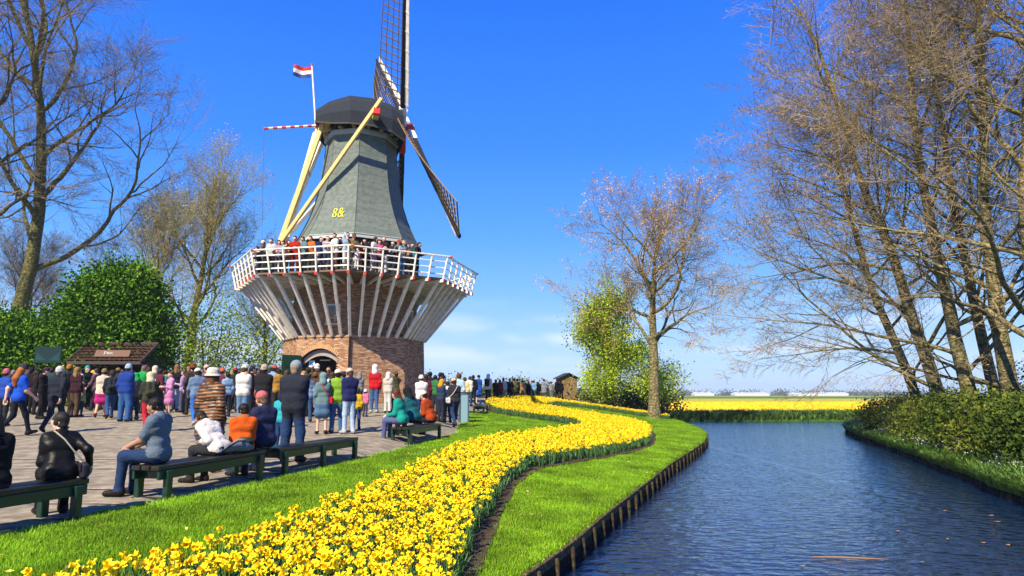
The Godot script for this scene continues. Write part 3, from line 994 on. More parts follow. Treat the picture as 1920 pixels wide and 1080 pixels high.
# o: per level n (children), len (share of the parent), ang, wob, up (tropism), sides; plus r (share of the parent's radius), depth, sag
func grow(lv: Array, p: Vector3, d: Vector3, ln: float, r0: float, level: int, o: Dictionary, tips: Array) -> void:
	var segs := maxi(3, int(ln / o.seg[level]))
	var pts := PackedVector3Array([p])
	var rad := PackedFloat32Array([r0])
	var dirs := [d]
	var q := p
	var dd := d
	var tap: float = o.taper[level]
	for i in segs:
		var w: float = o.wob[level]
		dd = (dd + Vector3(rng.randfn() * w, rng.randfn() * w * 0.7 + o.up[level] / segs, rng.randfn() * w)).normalized()
		q += dd * ln / segs
		pts.push_back(q)
		rad.push_back(lerpf(r0, r0 * tap, float(i + 1) / segs))
		dirs.push_back(dd)
	if level == 0:
		rad[0] *= 1.35
		rad[1] *= 1.06
	(lv[level] as MB).tube(pts, rad, o.sides[level], level == 0)
	if level == o.depth:
		var nt: int = o.tips
		for k in nt:
			var t := float(k + 1) / nt
			var i := mini(int(t * segs), segs)
			var side := perp(dirs[i]).rotated(dirs[i], rng.randf() * TAU)
			var td: Vector3 = (dirs[i] * (0.7 if k < nt - 1 else 2.0) + side * rng.randf_range(0.5, 1.1) + Vector3(0, o.tip_up, 0)).normalized()
			tips.push_back([pts[i], td])
		return
	var n: int = o.n[level]
	var az := rng.randf() * TAU
	for k in n:
		var t: float = lerpf(o.from[level], 1.0, pow((k + rng.randf() * 0.8) / n, 0.85))
		var fi := clampf(t, 0.0, 1.0) * segs
		var i := mini(int(fi), segs - 1)
		var at := pts[i].lerp(pts[i + 1], fi - i)
		var rr := lerpf(rad[i], rad[i + 1], fi - i)
		az += 2.4 + rng.randf_range(-0.5, 0.5)
		var ax: Vector3 = dirs[i + 1]
		var side := perp(ax).rotated(ax, az)
		var an: float = o.ang[level] * rng.randf_range(0.75, 1.25) * (1.0 - 0.35 * t)
		var cd := ax * cos(an) + side * sin(an)
		if o.has("pull"):
			cd = (cd + (o.pull as Vector3) * (0.6 if level == 0 else 0.25)).normalized()
		var cl: float = ln * o.len[level] * rng.randf_range(0.7, 1.15) * (1.0 - o.get("narrow", 0.45) * t)
		grow(lv, at, cd, cl, minf(rr * 0.85, r0 * o.r[level] * (1.0 - 0.3 * t)), level + 1, o, tips)
	# the leader goes on
	if level > 0 or o.get("leader", true):
		grow(lv, q, dd, ln * 0.35, r0 * tap, mini(level + 1, o.depth), o, tips)

var sprays := {}

# a spray of fine twigs about a metre long; buds > 0 sets small bud or leaf faces of the colour bc along them
func spray_mesh(key: String, sd: int, bark: Color, bc: Color, buds: int, bud: float, droop: float) -> ArrayMesh:
	if sprays.has(key):
		return sprays[key]
	var keep := rng.state
	rng.seed = sd
	var mb := MB.new()
	mb.col = bark
	var ends := []
	var axis := PackedVector3Array([Vector3.ZERO])
	var dd := Vector3(0, 0, 1)
	for i in 6:
		dd = (dd + Vector3(rng.randfn() * 0.16, rng.randfn() * 0.12 - droop * 0.2, rng.randfn() * 0.08)).normalized()
		axis.push_back(axis[i] + dd * 0.19)
	mb.tube(axis, PackedFloat32Array([0.009, 0.008, 0.0075, 0.007, 0.006, 0.005, 0.004]), 3, false)
	for i in range(0, 7):
		for k in 2:
			var side := Vector3(1 if k else -1, rng.randf_range(-0.5, 0.7), rng.randf_range(0.5, 1.1)).normalized()
			var l := rng.randf_range(0.28, 0.62)
			var p0 := axis[i]
			var p1 := p0 + side * l * 0.5 + Vector3(0, 0.02 - droop * 0.05, 0)
			var p2 := p1 + (side + Vector3(rng.randfn() * 0.25, rng.randfn() * 0.2 - droop * 0.3, 0.25)).normalized() * l * 0.5
			mb.tube(PackedVector3Array([p0, p1, p2]), PackedFloat32Array([0.0055, 0.0045, 0.003]), 3, false)
			ends.push_back([p0, p1, p2])
			for j in 2:
				var b0 := p0.lerp(p1, 0.8) if j else p1.lerp(p2, 0.3)
				var s2 := (side + Vector3(rng.randfn() * 0.7, rng.randfn() * 0.5 - droop * 0.3, 0.4)).normalized()
				var b1 := b0 + s2 * rng.randf_range(0.12, 0.3)
				mb.tube(PackedVector3Array([b0, b1]), PackedFloat32Array([0.004, 0.0025]), 3, false)
				ends.push_back([b0, b0.lerp(b1, 0.5), b1])
	for b in buds:
		var e: Array = ends[rng.randi() % ends.size()]
		var at: Vector3 = (e[1] as Vector3).lerp(e[2], rng.randf_range(0.2, 1.05))
		var u := Vector3(rng.randfn(), rng.randfn(), rng.randfn()).normalized()
		var w := perp(u)
		mb.col = bc * rng.randf_range(0.75, 1.25)
		var s := bud * rng.randf_range(0.7, 1.3)
		mb.quad(at - w * s * 0.45, at + u * s * 0.9 , at + w * s * 0.45, at - u * s * 0.5)
	rng.state = keep
	sprays[key] = mb.mesh()
	return sprays[key]

func tip_frames(tips: Array, smin: float, smax: float) -> Array:
	var r := []
	for t in tips:
		var z: Vector3 = t[1]
		var x := perp(z).rotated(z, rng.randfn() * 0.5)
		var y := z.cross(x)
		r.push_back(Transform3D(Basis(x, y, z).scaled_local(Vector3.ONE * rng.randf_range(smin, smax)), t[0]))
	return r

func bare_tree(called: String, label: String, base: Vector3, lean: Vector3, height: float, r: float, o: Dictionary, twig: ArrayMesh, sz: Vector2, bark: Material, group := "") -> Node3D:
	rng.seed = label.hash()
	var t := thing(called, label, "tree", base, 0.0, group)
	var lv := []
	for i in o.depth + 1:
		lv.push_back(MB.new())
	var tips := []
	grow(lv, Vector3(0, -0.2, 0), lean.normalized(), height, r, 0, o, tips)
	part("trunk", lv[0].mesh(), bark, t)
	part("limbs", lv[1].mesh(), bark, t)
	if o.depth > 1:
		var fine := MB.new()
		for i in range(2, o.depth + 1):
			fine.add(lv[i], Transform3D.IDENTITY)
		part("branches", fine.mesh(), bark, t).set_meta("kind", "stuff")
	scatter("twigs", twig, vmat(0.85, 0.3), tip_frames(tips, sz.x, sz.y), [], t)
	return t

# clusters of leaves: flat-folded faces in a ball
func leaf_cluster(key: String, sd: int, n: int, rad: float, leaf: float, col: Color, vary: float, slim := 0.45) -> ArrayMesh:
	if sprays.has(key):
		return sprays[key]
	var keep := rng.state
	rng.seed = sd
	var mb := MB.new()
	for i in n:
		var p := Vector3(rng.randfn(), rng.randfn() * 0.75, rng.randfn()) * rad * 0.5
		var u := (p.normalized() * 0.8 + Vector3(rng.randfn(), rng.randfn() - 0.1, rng.randfn()) * 0.6).normalized()
		var w := perp(u).rotated(u, rng.randf_range(-0.9, 0.9))
		var nn := u.cross(w)
		mb.col = col * rng.randf_range(1.0 - vary, 1.0 + vary)
		mb.col.a = 1.0
		var s := leaf * rng.randf_range(0.7, 1.25)
		var a := p - u * s * 0.5
		var b := p + u * s * 0.5 - nn * s * 0.08
		var l := p - w * s * slim + nn * s * 0.08
		var r := p + w * s * slim + nn * s * 0.08
		mb.tri(a, r, b)
		mb.tri(a, b, l)
	rng.state = keep
	sprays[key] = mb.mesh()
	return sprays[key]

# leaf clusters through a crown of several uneven lobes (centre, radii): denser towards the outside
func crown_frames(lobes: Array, count: int, smin: float, smax: float, shell := 0.55) -> Array:
	var r := []
	var total := 0.0
	for l in lobes:
		total += l[1].x * l[1].y
	for l in lobes:
		var k := int(count * l[1].x * l[1].y / total)
		for i in k:
			var u := Vector3(rng.randfn(), rng.randfn(), rng.randfn()).normalized()
			var bump: float = 1.0 + 0.42 * noise.get_noise_3dv((l[0] as Vector3) * 9.0 + u * 34.0)
			var rr := pow(rng.randf_range(shell, 1.0), 0.5) * bump
			if rng.randf() < 0.12:
				rr *= rng.randf_range(1.04, 1.3)
			var p: Vector3 = l[0] + u * (l[1] as Vector3) * rr
			var z := (u + Vector3(rng.randfn(), rng.randfn(), rng.randfn()) * 0.5).normalized()
			var x := perp(z)
			r.push_back(Transform3D(Basis(x, z.cross(x), z).rotated(z, rng.randf() * TAU).scaled_local(Vector3.ONE * rng.randf_range(smin, smax)), p))
	return r

# lighter and darker clumps of growth, from where each cluster sits
func clump_tints(fr: Array, lo: float, hi: float) -> Array:
	var r := []
	for x in fr:
		var p: Vector3 = (x as Transform3D).origin
		var f := rng.randf_range(lo, hi) * clampf(1.0 + 1.1 * noise.get_noise_3d(p.x * 16.0, p.y * 16.0, p.z * 16.0), 0.45, 1.7)
		r.push_back(Color(f * clampf(0.7 + 0.35 * f, 0.8, 1.35), f, f * 0.9))
	return r

func tints(n: int, lo: float, hi: float) -> Array:
	var r := []
	for i in n:
		var f := rng.randf_range(lo, hi)
		r.push_back(Color(f * rng.randf_range(0.9, 1.15), f, f * 0.95))
	return r

func build_trees() -> void:
	var bump := noise_tex("bark_bump", 0.03, Color.BLACK, Color.WHITE, 512, 5)
	var tint := noise_tex("bark_tint", 0.015, Color(0.42, 0.46, 0.36), Color(1, 0.97, 0.9), 512, 5)
	var bark := textured(0.22, 0.19, 0.12, tint, 0.7, 0.95, bump, 5.0)
	var bark_green := textured(0.26, 0.25, 0.12, tint, 0.6, 0.95, bump, 5.0)
	var bark_pale := textured(0.38, 0.33, 0.21, tint, 0.6, 0.95, bump, 5.0)
	var tw_plain := spray_mesh("plain", 11, Color(0.26, 0.215, 0.125), Color(0.17, 0.12, 0.05), 26, 0.03, 0.1)
	var tw_brown := spray_mesh("brown", 12, Color(0.26, 0.215, 0.13), Color(0.33, 0.22, 0.11), 44, 0.034, 0.2)
	var tw_droop := spray_mesh("droop", 13, Color(0.29, 0.23, 0.135), Color(0.34, 0.23, 0.11), 34, 0.03, 0.9)
	var tw_orange := spray_mesh("orange", 14, Color(0.20, 0.15, 0.08), Color(0.62, 0.40, 0.13), 40, 0.055, 0.3)
	var tw_lime := spray_mesh("lime", 15, Color(0.30, 0.26, 0.12), Color(0.46, 0.42, 0.09), 30, 0.05, 0.2)
	var o1 := {"depth": 3, "n": [15, 7, 4], "len": [0.52, 0.5, 0.5], "ang": [0.95, 0.8, 0.8], "wob": [0.05, 0.12, 0.15, 0.17], "up": [0.1, 0.5, 0.25, 0.1], "seg": [0.9, 0.5, 0.4, 0.35], "sides": [12, 7, 5, 3], "r": [0.42, 0.45, 0.5], "from": [0.28, 0.2, 0.15], "taper": [0.3, 0.2, 0.25, 0.3], "tips": 1, "tip_up": 0.15}
	# left tree, leaning right, running out of the top of the view
	bare_tree("bare_tree", "tall bare mossy tree at the left edge leaning right, beside the green laurel", on_ground(-35.2, 48.0), Vector3(0.13, 1, 0.0), 29.5, 0.56, o1, tw_plain, Vector2(1.3, 2.2), bark_green, "bare trees round the plaza")
	bare_tree("bare_tree", "bare tree mostly beyond the left edge, crossing boughs with the tall mossy one", on_ground(-41.0, 50.0), Vector3(0.1, 1, 0.05), 30.0, 0.54, o1, tw_plain, Vector2(1.3, 2.2), bark, "bare trees round the plaza")
	# budding trees between the laurel and the mill
	var o2 := o1.duplicate(true)
	o2.n = [12, 6, 4]
	o2.up = [0.05, 0.7, 0.4, 0.2]
	o2.from = [0.3, 0.2, 0.15]
	bare_tree("budding_tree", "tall round-headed tree with yellowish buds just left of the windmill", on_ground(-21.3, 45.0), Vector3(0.06, 1, 0.0), 11.6, 0.34, o2, tw_lime, Vector2(0.9, 1.4), bark_green, "budding trees left of the mill")
	bare_tree("budding_tree", "slimmer brownish budding tree behind the laurel, left of the round-headed one", on_ground(-27.5, 50.0), Vector3(0.02, 1, 0.0), 11.8, 0.26, o2, tw_brown, Vector2(0.9, 1.4), bark, "budding trees left of the mill")
	bare_tree("budding_tree", "small budding tree low beside the brick base, behind the crowd", on_ground(-17.5, 50.0), Vector3(-0.05, 1, 0.0), 7.5, 0.2, o2, tw_lime, Vector2(0.8, 1.2), bark, "budding trees left of the mill")
	bare_tree("budding_tree", "pale hazy bare tree low behind the left edge of the laurel", on_ground(-36.0, 52.0), Vector3(0.0, 1, 0.0), 9.5, 0.25, o2, tw_brown, Vector2(0.9, 1.3), bark, "budding trees left of the mill")
	# the great tree by the water with rust-coloured buds
	var o3 := {"depth": 3, "narrow": 0.3, "n": [13, 6, 5], "len": [0.66, 0.5, 0.5], "ang": [1.05, 0.85, 0.8], "wob": [0.022, 0.22, 0.24, 0.22], "up": [0.05, 0.45, 0.2, 0.0], "seg": [0.9, 0.55, 0.4, 0.35], "sides": [14, 8, 5, 3], "r": [0.42, 0.45, 0.5], "from": [0.36, 0.2, 0.15], "taper": [0.25, 0.2, 0.25, 0.3], "tips": 1, "tip_up": 0.1}
	bare_tree("old_tree", "large old tree with rust-coloured buds standing at the water beyond the daffodils", on_ground(9.3, 46.0), Vector3(0.0, 1, 0.0), 10.8, 0.40, o3, tw_orange, Vector2(0.8, 1.3), bark_pale)
	# lime-leaved tree beside it
	var lt := thing("leafy_tree", "small spreading tree in fresh lime-green leaf between the hut and the old tree", "tree", on_ground(7.4, 49.0))
	var lv := [MB.new(), MB.new(), MB.new()]
	var tips := []
	var o4 := {"depth": 2, "n": [11, 6], "len": [0.62, 0.5], "ang": [1.1, 0.9], "wob": [0.08, 0.14, 0.16], "up": [0.0, 0.3, 0.1], "seg": [0.7, 0.5, 0.4], "sides": [9, 6, 4], "r": [0.45, 0.5], "from": [0.2, 0.2], "taper": [0.3, 0.25, 0.3], "tips": 3, "tip_up": 0.1}
	grow(lv, Vector3(0, -0.2, 0), Vector3(-0.08, 1, 0), 7.0, 0.3, 0, o4, tips)
	part("trunk", lv[0].mesh(), bark, lt)
	part("limbs", lv[1].mesh(), bark, lt)
	part("branches", lv[2].mesh(), bark, lt).set_meta("kind", "stuff")
	var lime := vmat(0.55, 0.4, Color(0.5, 0.62, 0.1))
	var fr := tip_frames(tips, 0.8, 1.3)
	fr.append_array(crown_frames([[Vector3(-1.0, 2.3, 0.3), Vector3(1.5, 1.2, 1.6)], [Vector3(2.6, 2.3, 0.2), Vector3(2.0, 1.1, 1.6)], [Vector3(0.5, 4.0, 0), Vector3(2.4, 1.1, 1.7)], [Vector3(-1.6, 5.9, 0), Vector3(1.5, 1.1, 1.4)], [Vector3(-0.4, 7.5, 0), Vector3(1.3, 0.8, 1.2)]], 640, 0.6, 1.15, 0.05))
	scatter("leaves", leaf_cluster("lime_leaf", 31, 44, 0.75, 0.125, Color(0.36, 0.48, 0.025), 0.3), lime, fr, tints(fr.size(), 0.7, 1.25), lt)
	# laurels and evergreen hedge at the left
	var glossy := vmat(0.7, 0.15, Color(0.16, 0.3, 0.02))
	var leaf_a := leaf_cluster("laurel", 41, 34, 0.6, 0.135, Color(0.075, 0.18, 0.018), 0.4)
	var bushes := [
		["laurel_tree", "big rounded dark green laurel behind the dark-roofed kiosk", -19.7, 34.0, [[Vector3(0.2, 4.5, 0), Vector3(1.9, 2.2, 2.0)], [Vector3(-1.4, 3.2, 0.3), Vector3(1.5, 1.8, 1.6)], [Vector3(1.5, 3.1, 0.2), Vector3(1.4, 1.9, 1.6)], [Vector3(0.3, 1.9, 0.6), Vector3(2.4, 1.7, 1.7)], [Vector3(0.7, 5.6, 0.2), Vector3(0.9, 1.1, 0.9)], [Vector3(-0.7, 5.2, 0.4), Vector3(0.9, 1.0, 0.9)]], 2500],
		["evergreen_bush", "dark evergreen bush at the left edge, behind the woman with orange hair", -24.0, 33.0, [[Vector3(0, 2.3, 0), Vector3(2.2, 1.9, 1.9)], [Vector3(-2.5, 2.6, 0), Vector3(2.0, 2.1, 1.9)], [Vector3(1.4, 1.6, 0.3), Vector3(1.4, 1.3, 1.5)]], 1700]]
	for b in bushes:
		var t := thing(b[0], b[1], "bush" if b[0] != "laurel_tree" else "tree", on_ground(b[2], b[3]), 0.0, "evergreens behind the kiosk")
		var st := MB.new()
		for k in 5:
			var e: Vector3 = b[4][k % b[4].size()][0]
			st.tube(PackedVector3Array([Vector3(0.15 * k - 0.3, -0.1, 0), e * 0.5 + Vector3(0.1 * k, 0, 0), e]), PackedFloat32Array([0.12, 0.09, 0.04]), 6)
		part("stems", st.mesh(), bark, t)
		var f := crown_frames(b[4], b[5], 0.8, 1.3)
		scatter("leaves", leaf_a, glossy, f, clump_tints(f, 0.6, 1.3), t)
	# light green shrubs between laurel and mill
	var leaf_b := leaf_cluster("soft", 42, 38, 0.85, 0.115, Color(0.19, 0.27, 0.045), 0.35)
	var softs := [
		["broad light green shrub tree between the laurel and the mill", -19.3, 44.0, [[Vector3(0, 4.2, 0), Vector3(2.6, 2.8, 1.8)], [Vector3(1.8, 2.4, 0), Vector3(2.4, 2.2, 1.5)], [Vector3(-1.0, 2.2, 0), Vector3(2.2, 2.2, 1.5)]], 280],
		["pale feathery shrub close to the left side of the brick base", -15.8, 47.0, [[Vector3(0, 2.6, 0), Vector3(2.0, 2.7, 1.5)], [Vector3(-1.2, 1.2, 0), Vector3(1.7, 1.3, 1.2)]], 130]]
	for b in softs:
		var t := thing("shrub_tree", b[0], "shrub", on_ground(b[1], b[2]), 0.0, "light shrubs behind the crowd")
		var st := MB.new()
		for k in 6:
			var e: Vector3 = b[3][k % b[3].size()][0] + Vector3(rng.randfn(), rng.randfn() * 0.5 + 0.5, 0)
			st.tube(PackedVector3Array([Vector3(0.1 * k - 0.3, -0.1, 0), e * 0.5, e]), PackedFloat32Array([0.09, 0.06, 0.03]), 5)
		part("stems", st.mesh(), bark, t)
		var f := crown_frames(b[3], b[4], 0.8, 1.4, 0.2)
		scatter("leaves", leaf_b, vmat(0.8, 0.15, Color(0.4, 0.5, 0.08)), f, tints(f.size(), 0.7, 1.3), t)
	# the row of bare trees on the right bank
	var o5 := {"depth": 3, "n": [16, 6, 2], "len": [0.60, 0.5, 0.55], "ang": [1.15, 0.7, 0.7], "wob": [0.045, 0.10, 0.13, 0.15], "up": [0.0, 0.15, 0.0, -0.1], "seg": [0.9, 0.55, 0.4, 0.35], "sides": [12, 7, 4, 3], "r": [0.33, 0.5, 0.55], "from": [0.11, 0.18, 0.12], "taper": [0.3, 0.18, 0.25, 0.3], "tips": 1, "tip_up": -0.05, "narrow": 0.68, "pull": Vector3(-0.20, 0.0, 0.05)}
	var row := [
		[18.0, 30.5, Vector3(-0.20, 1, 0.0), 13.5, 0.23, tw_droop, "leftmost leaning bare tree of the right bank, its boughs hanging towards the water"],
		[17.3, 28.0, Vector3(-0.10, 1, 0.02), 15.5, 0.28, tw_brown, "pale straight-trunked bare tree, second from the left on the right bank"],
		[17.2, 26.0, Vector3(-0.12, 1, 0.0), 15.0, 0.28, tw_brown, "thick bare trunk, third from the left on the right bank"],
		[19.3, 27.5, Vector3(-0.13, 1, 0.0), 15.0, 0.24, tw_brown, "slender bare tree standing behind the thick trunks of the right bank"],
		[17.0, 23.5, Vector3(-0.10, 1, 0.0), 15.0, 0.29, tw_droop, "bare tree leaning left above the dark bank shrubs, fourth trunk of the row"],
		[16.0, 21.0, Vector3(-0.03, 1, 0.0), 16.5, 0.36, tw_droop, "stoutest bare tree, at the right edge, its long boughs reaching over the canal"],
		[19.5, 20.0, Vector3(-0.10, 1, 0.0), 16.0, 0.32, tw_droop, "bare tree just beyond the right edge sending boughs into the upper corner"]]
	for q in row:
		var base := Vector3(q[0], right_hgt(q[0], q[1]), -q[1])
		bare_tree("bank_tree", q[6], base, q[2], q[3], q[4], o5, q[5], Vector2(0.85, 1.45), bark_pale, "bare trees along the right bank")

func build_bank_plants() -> void:
	rng.seed = 101
	var glossy := vmat(0.65, 0.2, Color(0.12, 0.18, 0.02))
	var bark := mat(0.10, 0.08, 0.05)
	var kinds := {"dark": leaf_cluster("bank_dark", 51, 26, 0.42, 0.10, Color(0.05, 0.085, 0.014), 0.45), "olive": leaf_cluster("bank_olive", 52, 26, 0.42, 0.085, Color(0.085, 0.115, 0.018), 0.5), "fir": leaf_cluster("bank_fir", 53, 34, 0.5, 0.12, Color(0.045, 0.07, 0.022), 0.35, 0.12)}
	var list := [
		["dark glossy shrub at the right edge above the water plants", 12.9, 16.6, 1.9, 1.5, "dark", 900],
		["yellow-tipped evergreen shrub, second from the right on the bank", 13.6, 19.0, 1.9, 1.35, "olive", 900],
		["dense dark shrub in the middle of the right bank", 14.6, 21.8, 2.0, 1.45, "dark", 800],
		["olive shrub with twiggy top in front of the pale trunks", 15.7, 25.0, 2.1, 1.5, "olive", 750],
		["conifer-like feathery shrub at the bend of the bank", 17.0, 29.0, 2.3, 1.6, "fir", 700],
		["lowest dark shrub, furthest along the right bank by the fields", 18.3, 33.5, 2.2, 1.3, "dark", 500],
		["tall dark shrub behind the others at the right edge", 16.2, 18.3, 2.3, 2.2, "dark", 800],
		["dark shrub behind the trunks of the third and fourth bank trees", 19.5, 24.5, 2.8, 2.1, "olive", 700]]
	for q in list:
		var x: float = q[1]
		var d: float = q[2]
		var t := thing("bank_shrub", q[0], "shrub", Vector3(x, right_hgt(x, d) - 0.05, -d), 0.0, "evergreen shrubs on the right bank")
		var r: float = q[3]
		var h: float = q[4]
		var lobes := [[Vector3(0, h * 0.5, 0), Vector3(r * 0.75, h * 0.55, r * 0.8)], [Vector3(-r * 0.5, h * 0.36, r * 0.3), Vector3(r * 0.5, h * 0.42, r * 0.5)], [Vector3(r * 0.5, h * 0.45, -r * 0.1), Vector3(r * 0.6, h * 0.5, r * 0.6)], [Vector3(r * 0.1, h * 0.3, r * 0.6), Vector3(r * 0.7, h * 0.36, r * 0.45)]]
		var st := MB.new()
		for k in 12:
			var a := rng.randf() * TAU
			var e := Vector3(cos(a) * r * 0.75, h * rng.randf_range(0.6, 1.15), sin(a) * r * 0.75)
			st.tube(PackedVector3Array([Vector3(cos(a) * 0.15, 0, sin(a) * 0.15), e * 0.5, e]), PackedFloat32Array([0.022, 0.016, 0.006]), 4)
		part("stems", st.mesh(), bark, t)
		var f := crown_frames(lobes, q[6], 0.55, 1.3, 0.2)
		scatter("leaves", kinds[q[5]], glossy, f, clump_tints(f, 0.6, 1.35), t)
	# low water-edge plants: tufts of leaves, some with white or yellow flowers
	var tuft := MB.new()
	tuft.col = Color(0.085, 0.17, 0.03)
	for i in 26:
		var a := rng.randf() * TAU
		var o := Vector3(cos(a), 0, sin(a))
		var h := rng.randf_range(0.25, 0.48)
		var w := Vector3(-o.z, 0, o.x) * 0.014
		var p0 := o * 0.05
		var p1 := o * rng.randf_range(0.08, 0.16) + Vector3(0, h * 0.65, 0)
		var p2 := o * rng.randf_range(0.2, 0.38) + Vector3(0, h * rng.randf_range(0.7, 1.0), 0)
		tuft.col = Color(0.085, 0.17, 0.03) * rng.randf_range(0.7, 1.3)
		tuft.quad(p0 - w, p0 + w, p1 + w, p1 - w)
		tuft.tri(p1 - w, p1 + w, p2)
	var tm := tuft.mesh()
	var bl := MB.new()
	for i in 18:
		var p := Vector3(rng.randfn() * 0.16, rng.randf_range(0.3, 0.52), rng.randfn() * 0.16)
		bl.col = Color(0.05, 0.11, 0.03)
		bl.tube(PackedVector3Array([Vector3(p.x * 0.3, 0, p.z * 0.3), p]), PackedFloat32Array([0.004, 0.003]), 3, false)
		bl.col = Color(0.72, 0.70, 0.66)
		for k in 4:
			var o := Vector3(rng.randfn(), rng.randfn() * 0.5, rng.randfn()) * 0.022
			bl.tri(p + o, p + o + Vector3(0.026, 0.008, 0.01), p + o + Vector3(0.0, 0.02, 0.024))
	var bm := bl.mesh()
	var leafy := vmat(0.55, 0.35, Color(0.2, 0.35, 0.06))
	var spots := [[11.35, 15.0, 0.9, true, "white-flowered clump nearest the camera on the right bank"], [11.9, 16.6, 0.9, true, "white-flowered clump beside the dark glossy shrub"], [12.3, 18.2, 0.8, false, "strappy green clump below the yellow-tipped shrub"], [12.9, 20.0, 0.9, true, "tall white-flowered clump in the middle of the right bank"], [13.6, 22.2, 0.8, true, "pale-flowered clump under the dense dark shrub"], [14.5, 25.0, 0.8, false, "green tuft clump at the waterline before the olive shrub"], [15.6, 28.2, 0.8, false, "far green clump near the conifer-like shrub"], [11.0, 14.2, 0.7, false, "low green clump overhanging the stakes at the right edge"]]
	for q in spots:
		var t := thing("bank_plant", q[4], "plant", Vector3(q[0], right_hgt(q[0], q[1]), -q[1]), 0.0, "water-edge plants on the right bank")
		var f := []
		var ff := []
		for i in 46:
			var x: float = rng.randfn() * 0.45 * q[2]
			var z: float = rng.randfn() * 0.8 * q[2]
			var y: float = right_hgt(maxf(q[0] + x, lerp_table(T_RIGHT, q[1] - z) + 0.05), q[1] - z) - right_hgt(q[0], q[1])
			var xf := Transform3D(Basis(Vector3.UP, rng.randf() * TAU).scaled(Vector3.ONE * rng.randf_range(0.5, 1.1)), Vector3(maxf(x, lerp_table(T_RIGHT, q[1] - z) + 0.05 - q[0]), y, z))
			f.push_back(xf)
			if i % 3 == 0:
				ff.push_back(xf)
		scatter("leaves", tm, leafy, f, tints(f.size(), 0.7, 1.4), t)
		if q[3]:
			scatter("flowers", bm, leafy, ff, [], t)
	# grass of the lawn, the far bank and the canal bank
	var gt := MB.new()
	for i in 9:
		var a := rng.randf() * TAU
		var o := Vector3(cos(a), 0, sin(a))
		var b := Vector3(rng.randfn() * 0.035, 0, rng.randfn() * 0.035)
		var w := Vector3(-o.z, 0, o.x) * 0.0045
		var h := rng.randf_range(0.03, 0.062)
		gt.col = Color(0.17, 0.33, 0.016) * rng.randf_range(0.7, 1.35)
		gt.tri(b - w, b + w, b + o * rng.randf_range(0.01, 0.04) + Vector3(0, h, 0))
	var gm := gt.mesh()
	var fr := []
	var cols := []
	var gmat := vmat(0.6, 0.3, Color(0.25, 0.4, 0.03))
	var tries := 0
	while fr.size() < 125000 and tries < 400000:
		tries += 1
		var d := 4.0 + 46.0 * pow(rng.randf(), 2.3)
		var x0 := lerp_table(T_XL, d)
		var x1 := lerp_table(T_XR, d)
		var x := rng.randf_range(x0, x1)
		if absf(x) > d * 0.8 or bed_sdf(x, d) < 0.12 + 0.1 * noise.get_noise_2d(x * 30.0, d * 30.0):
			continue
		if x - x0 < 0.35 and rng.randf() > 0.25 + (x - x0) * 2.0 + 0.8 * noise.get_noise_2d(x * 40.0, d * 40.0):
			continue
		var s := rng.randf_range(0.6, 1.15) * (1.0 + d * 0.035)
		fr.push_back(Transform3D(Basis(Vector3.UP, rng.randf() * TAU).scaled(Vector3(s, s * rng.randf_range(0.7, 1.0) / (1.0 + d * 0.012), s)), on_ground(x, d, 0.025)))
		var patch := 1.0 + 0.55 * noise.get_noise_2d(x * 12.0, d * 12.0) + 0.3 * noise.get_noise_2d(x * 50.0, d * 50.0)
		cols.push_back(Color(patch * rng.randf_range(0.85, 1.2), patch, patch * 0.9))
	scatter("lawn_grass", gm, gmat, fr, cols, self)
	# rough grass on the far bank of the canal
	var rough := []
	for i in 2600:
		var x := rng.randf_range(4.0, 60.0)
		var z := rng.randf_range(0.05, 3.5)
		rough.push_back(Transform3D(Basis(Vector3.UP, rng.randf() * TAU).scaled(Vector3.ONE * rng.randf_range(0.6, 1.7)), Vector3(x, -0.78 + 0.3 * minf(z, 1.0), -55.3 - z)))
	scatter("bank_grass", tm, leafy, rough, tints(rough.size(), 0.6, 1.3), self)
	var rough2 := []
	for i in 4200:
		var d := rng.randf_range(12.5, 45.0)
		var x := lerp_table(T_RIGHT, d) - 0.10 + 2.6 * pow(rng.randf(), 2.6)
		rough2.push_back(Transform3D(Basis(Vector3.UP, rng.randf() * TAU).scaled(Vector3.ONE * rng.randf_range(0.4, 0.9)), Vector3(x, right_hgt(x, d), -d)))
	var wf := []
	for i in 130:
		var d := rng.randf_range(13.5, 40.0)
		var x := lerp_table(T_RIGHT, d) + 0.25 + 1.5 * rng.randf()
		wf.push_back(Transform3D(Basis(Vector3.UP, rng.randf() * TAU).scaled(Vector3.ONE * rng.randf_range(0.5, 0.85)), Vector3(x, right_hgt(x, d), -d)))
	scatter("bank_flowers", bm, leafy, wf, [], self)
	scatter("bank_grass", tm, leafy, rough2, tints(rough2.size(), 0.5, 1.2), self)

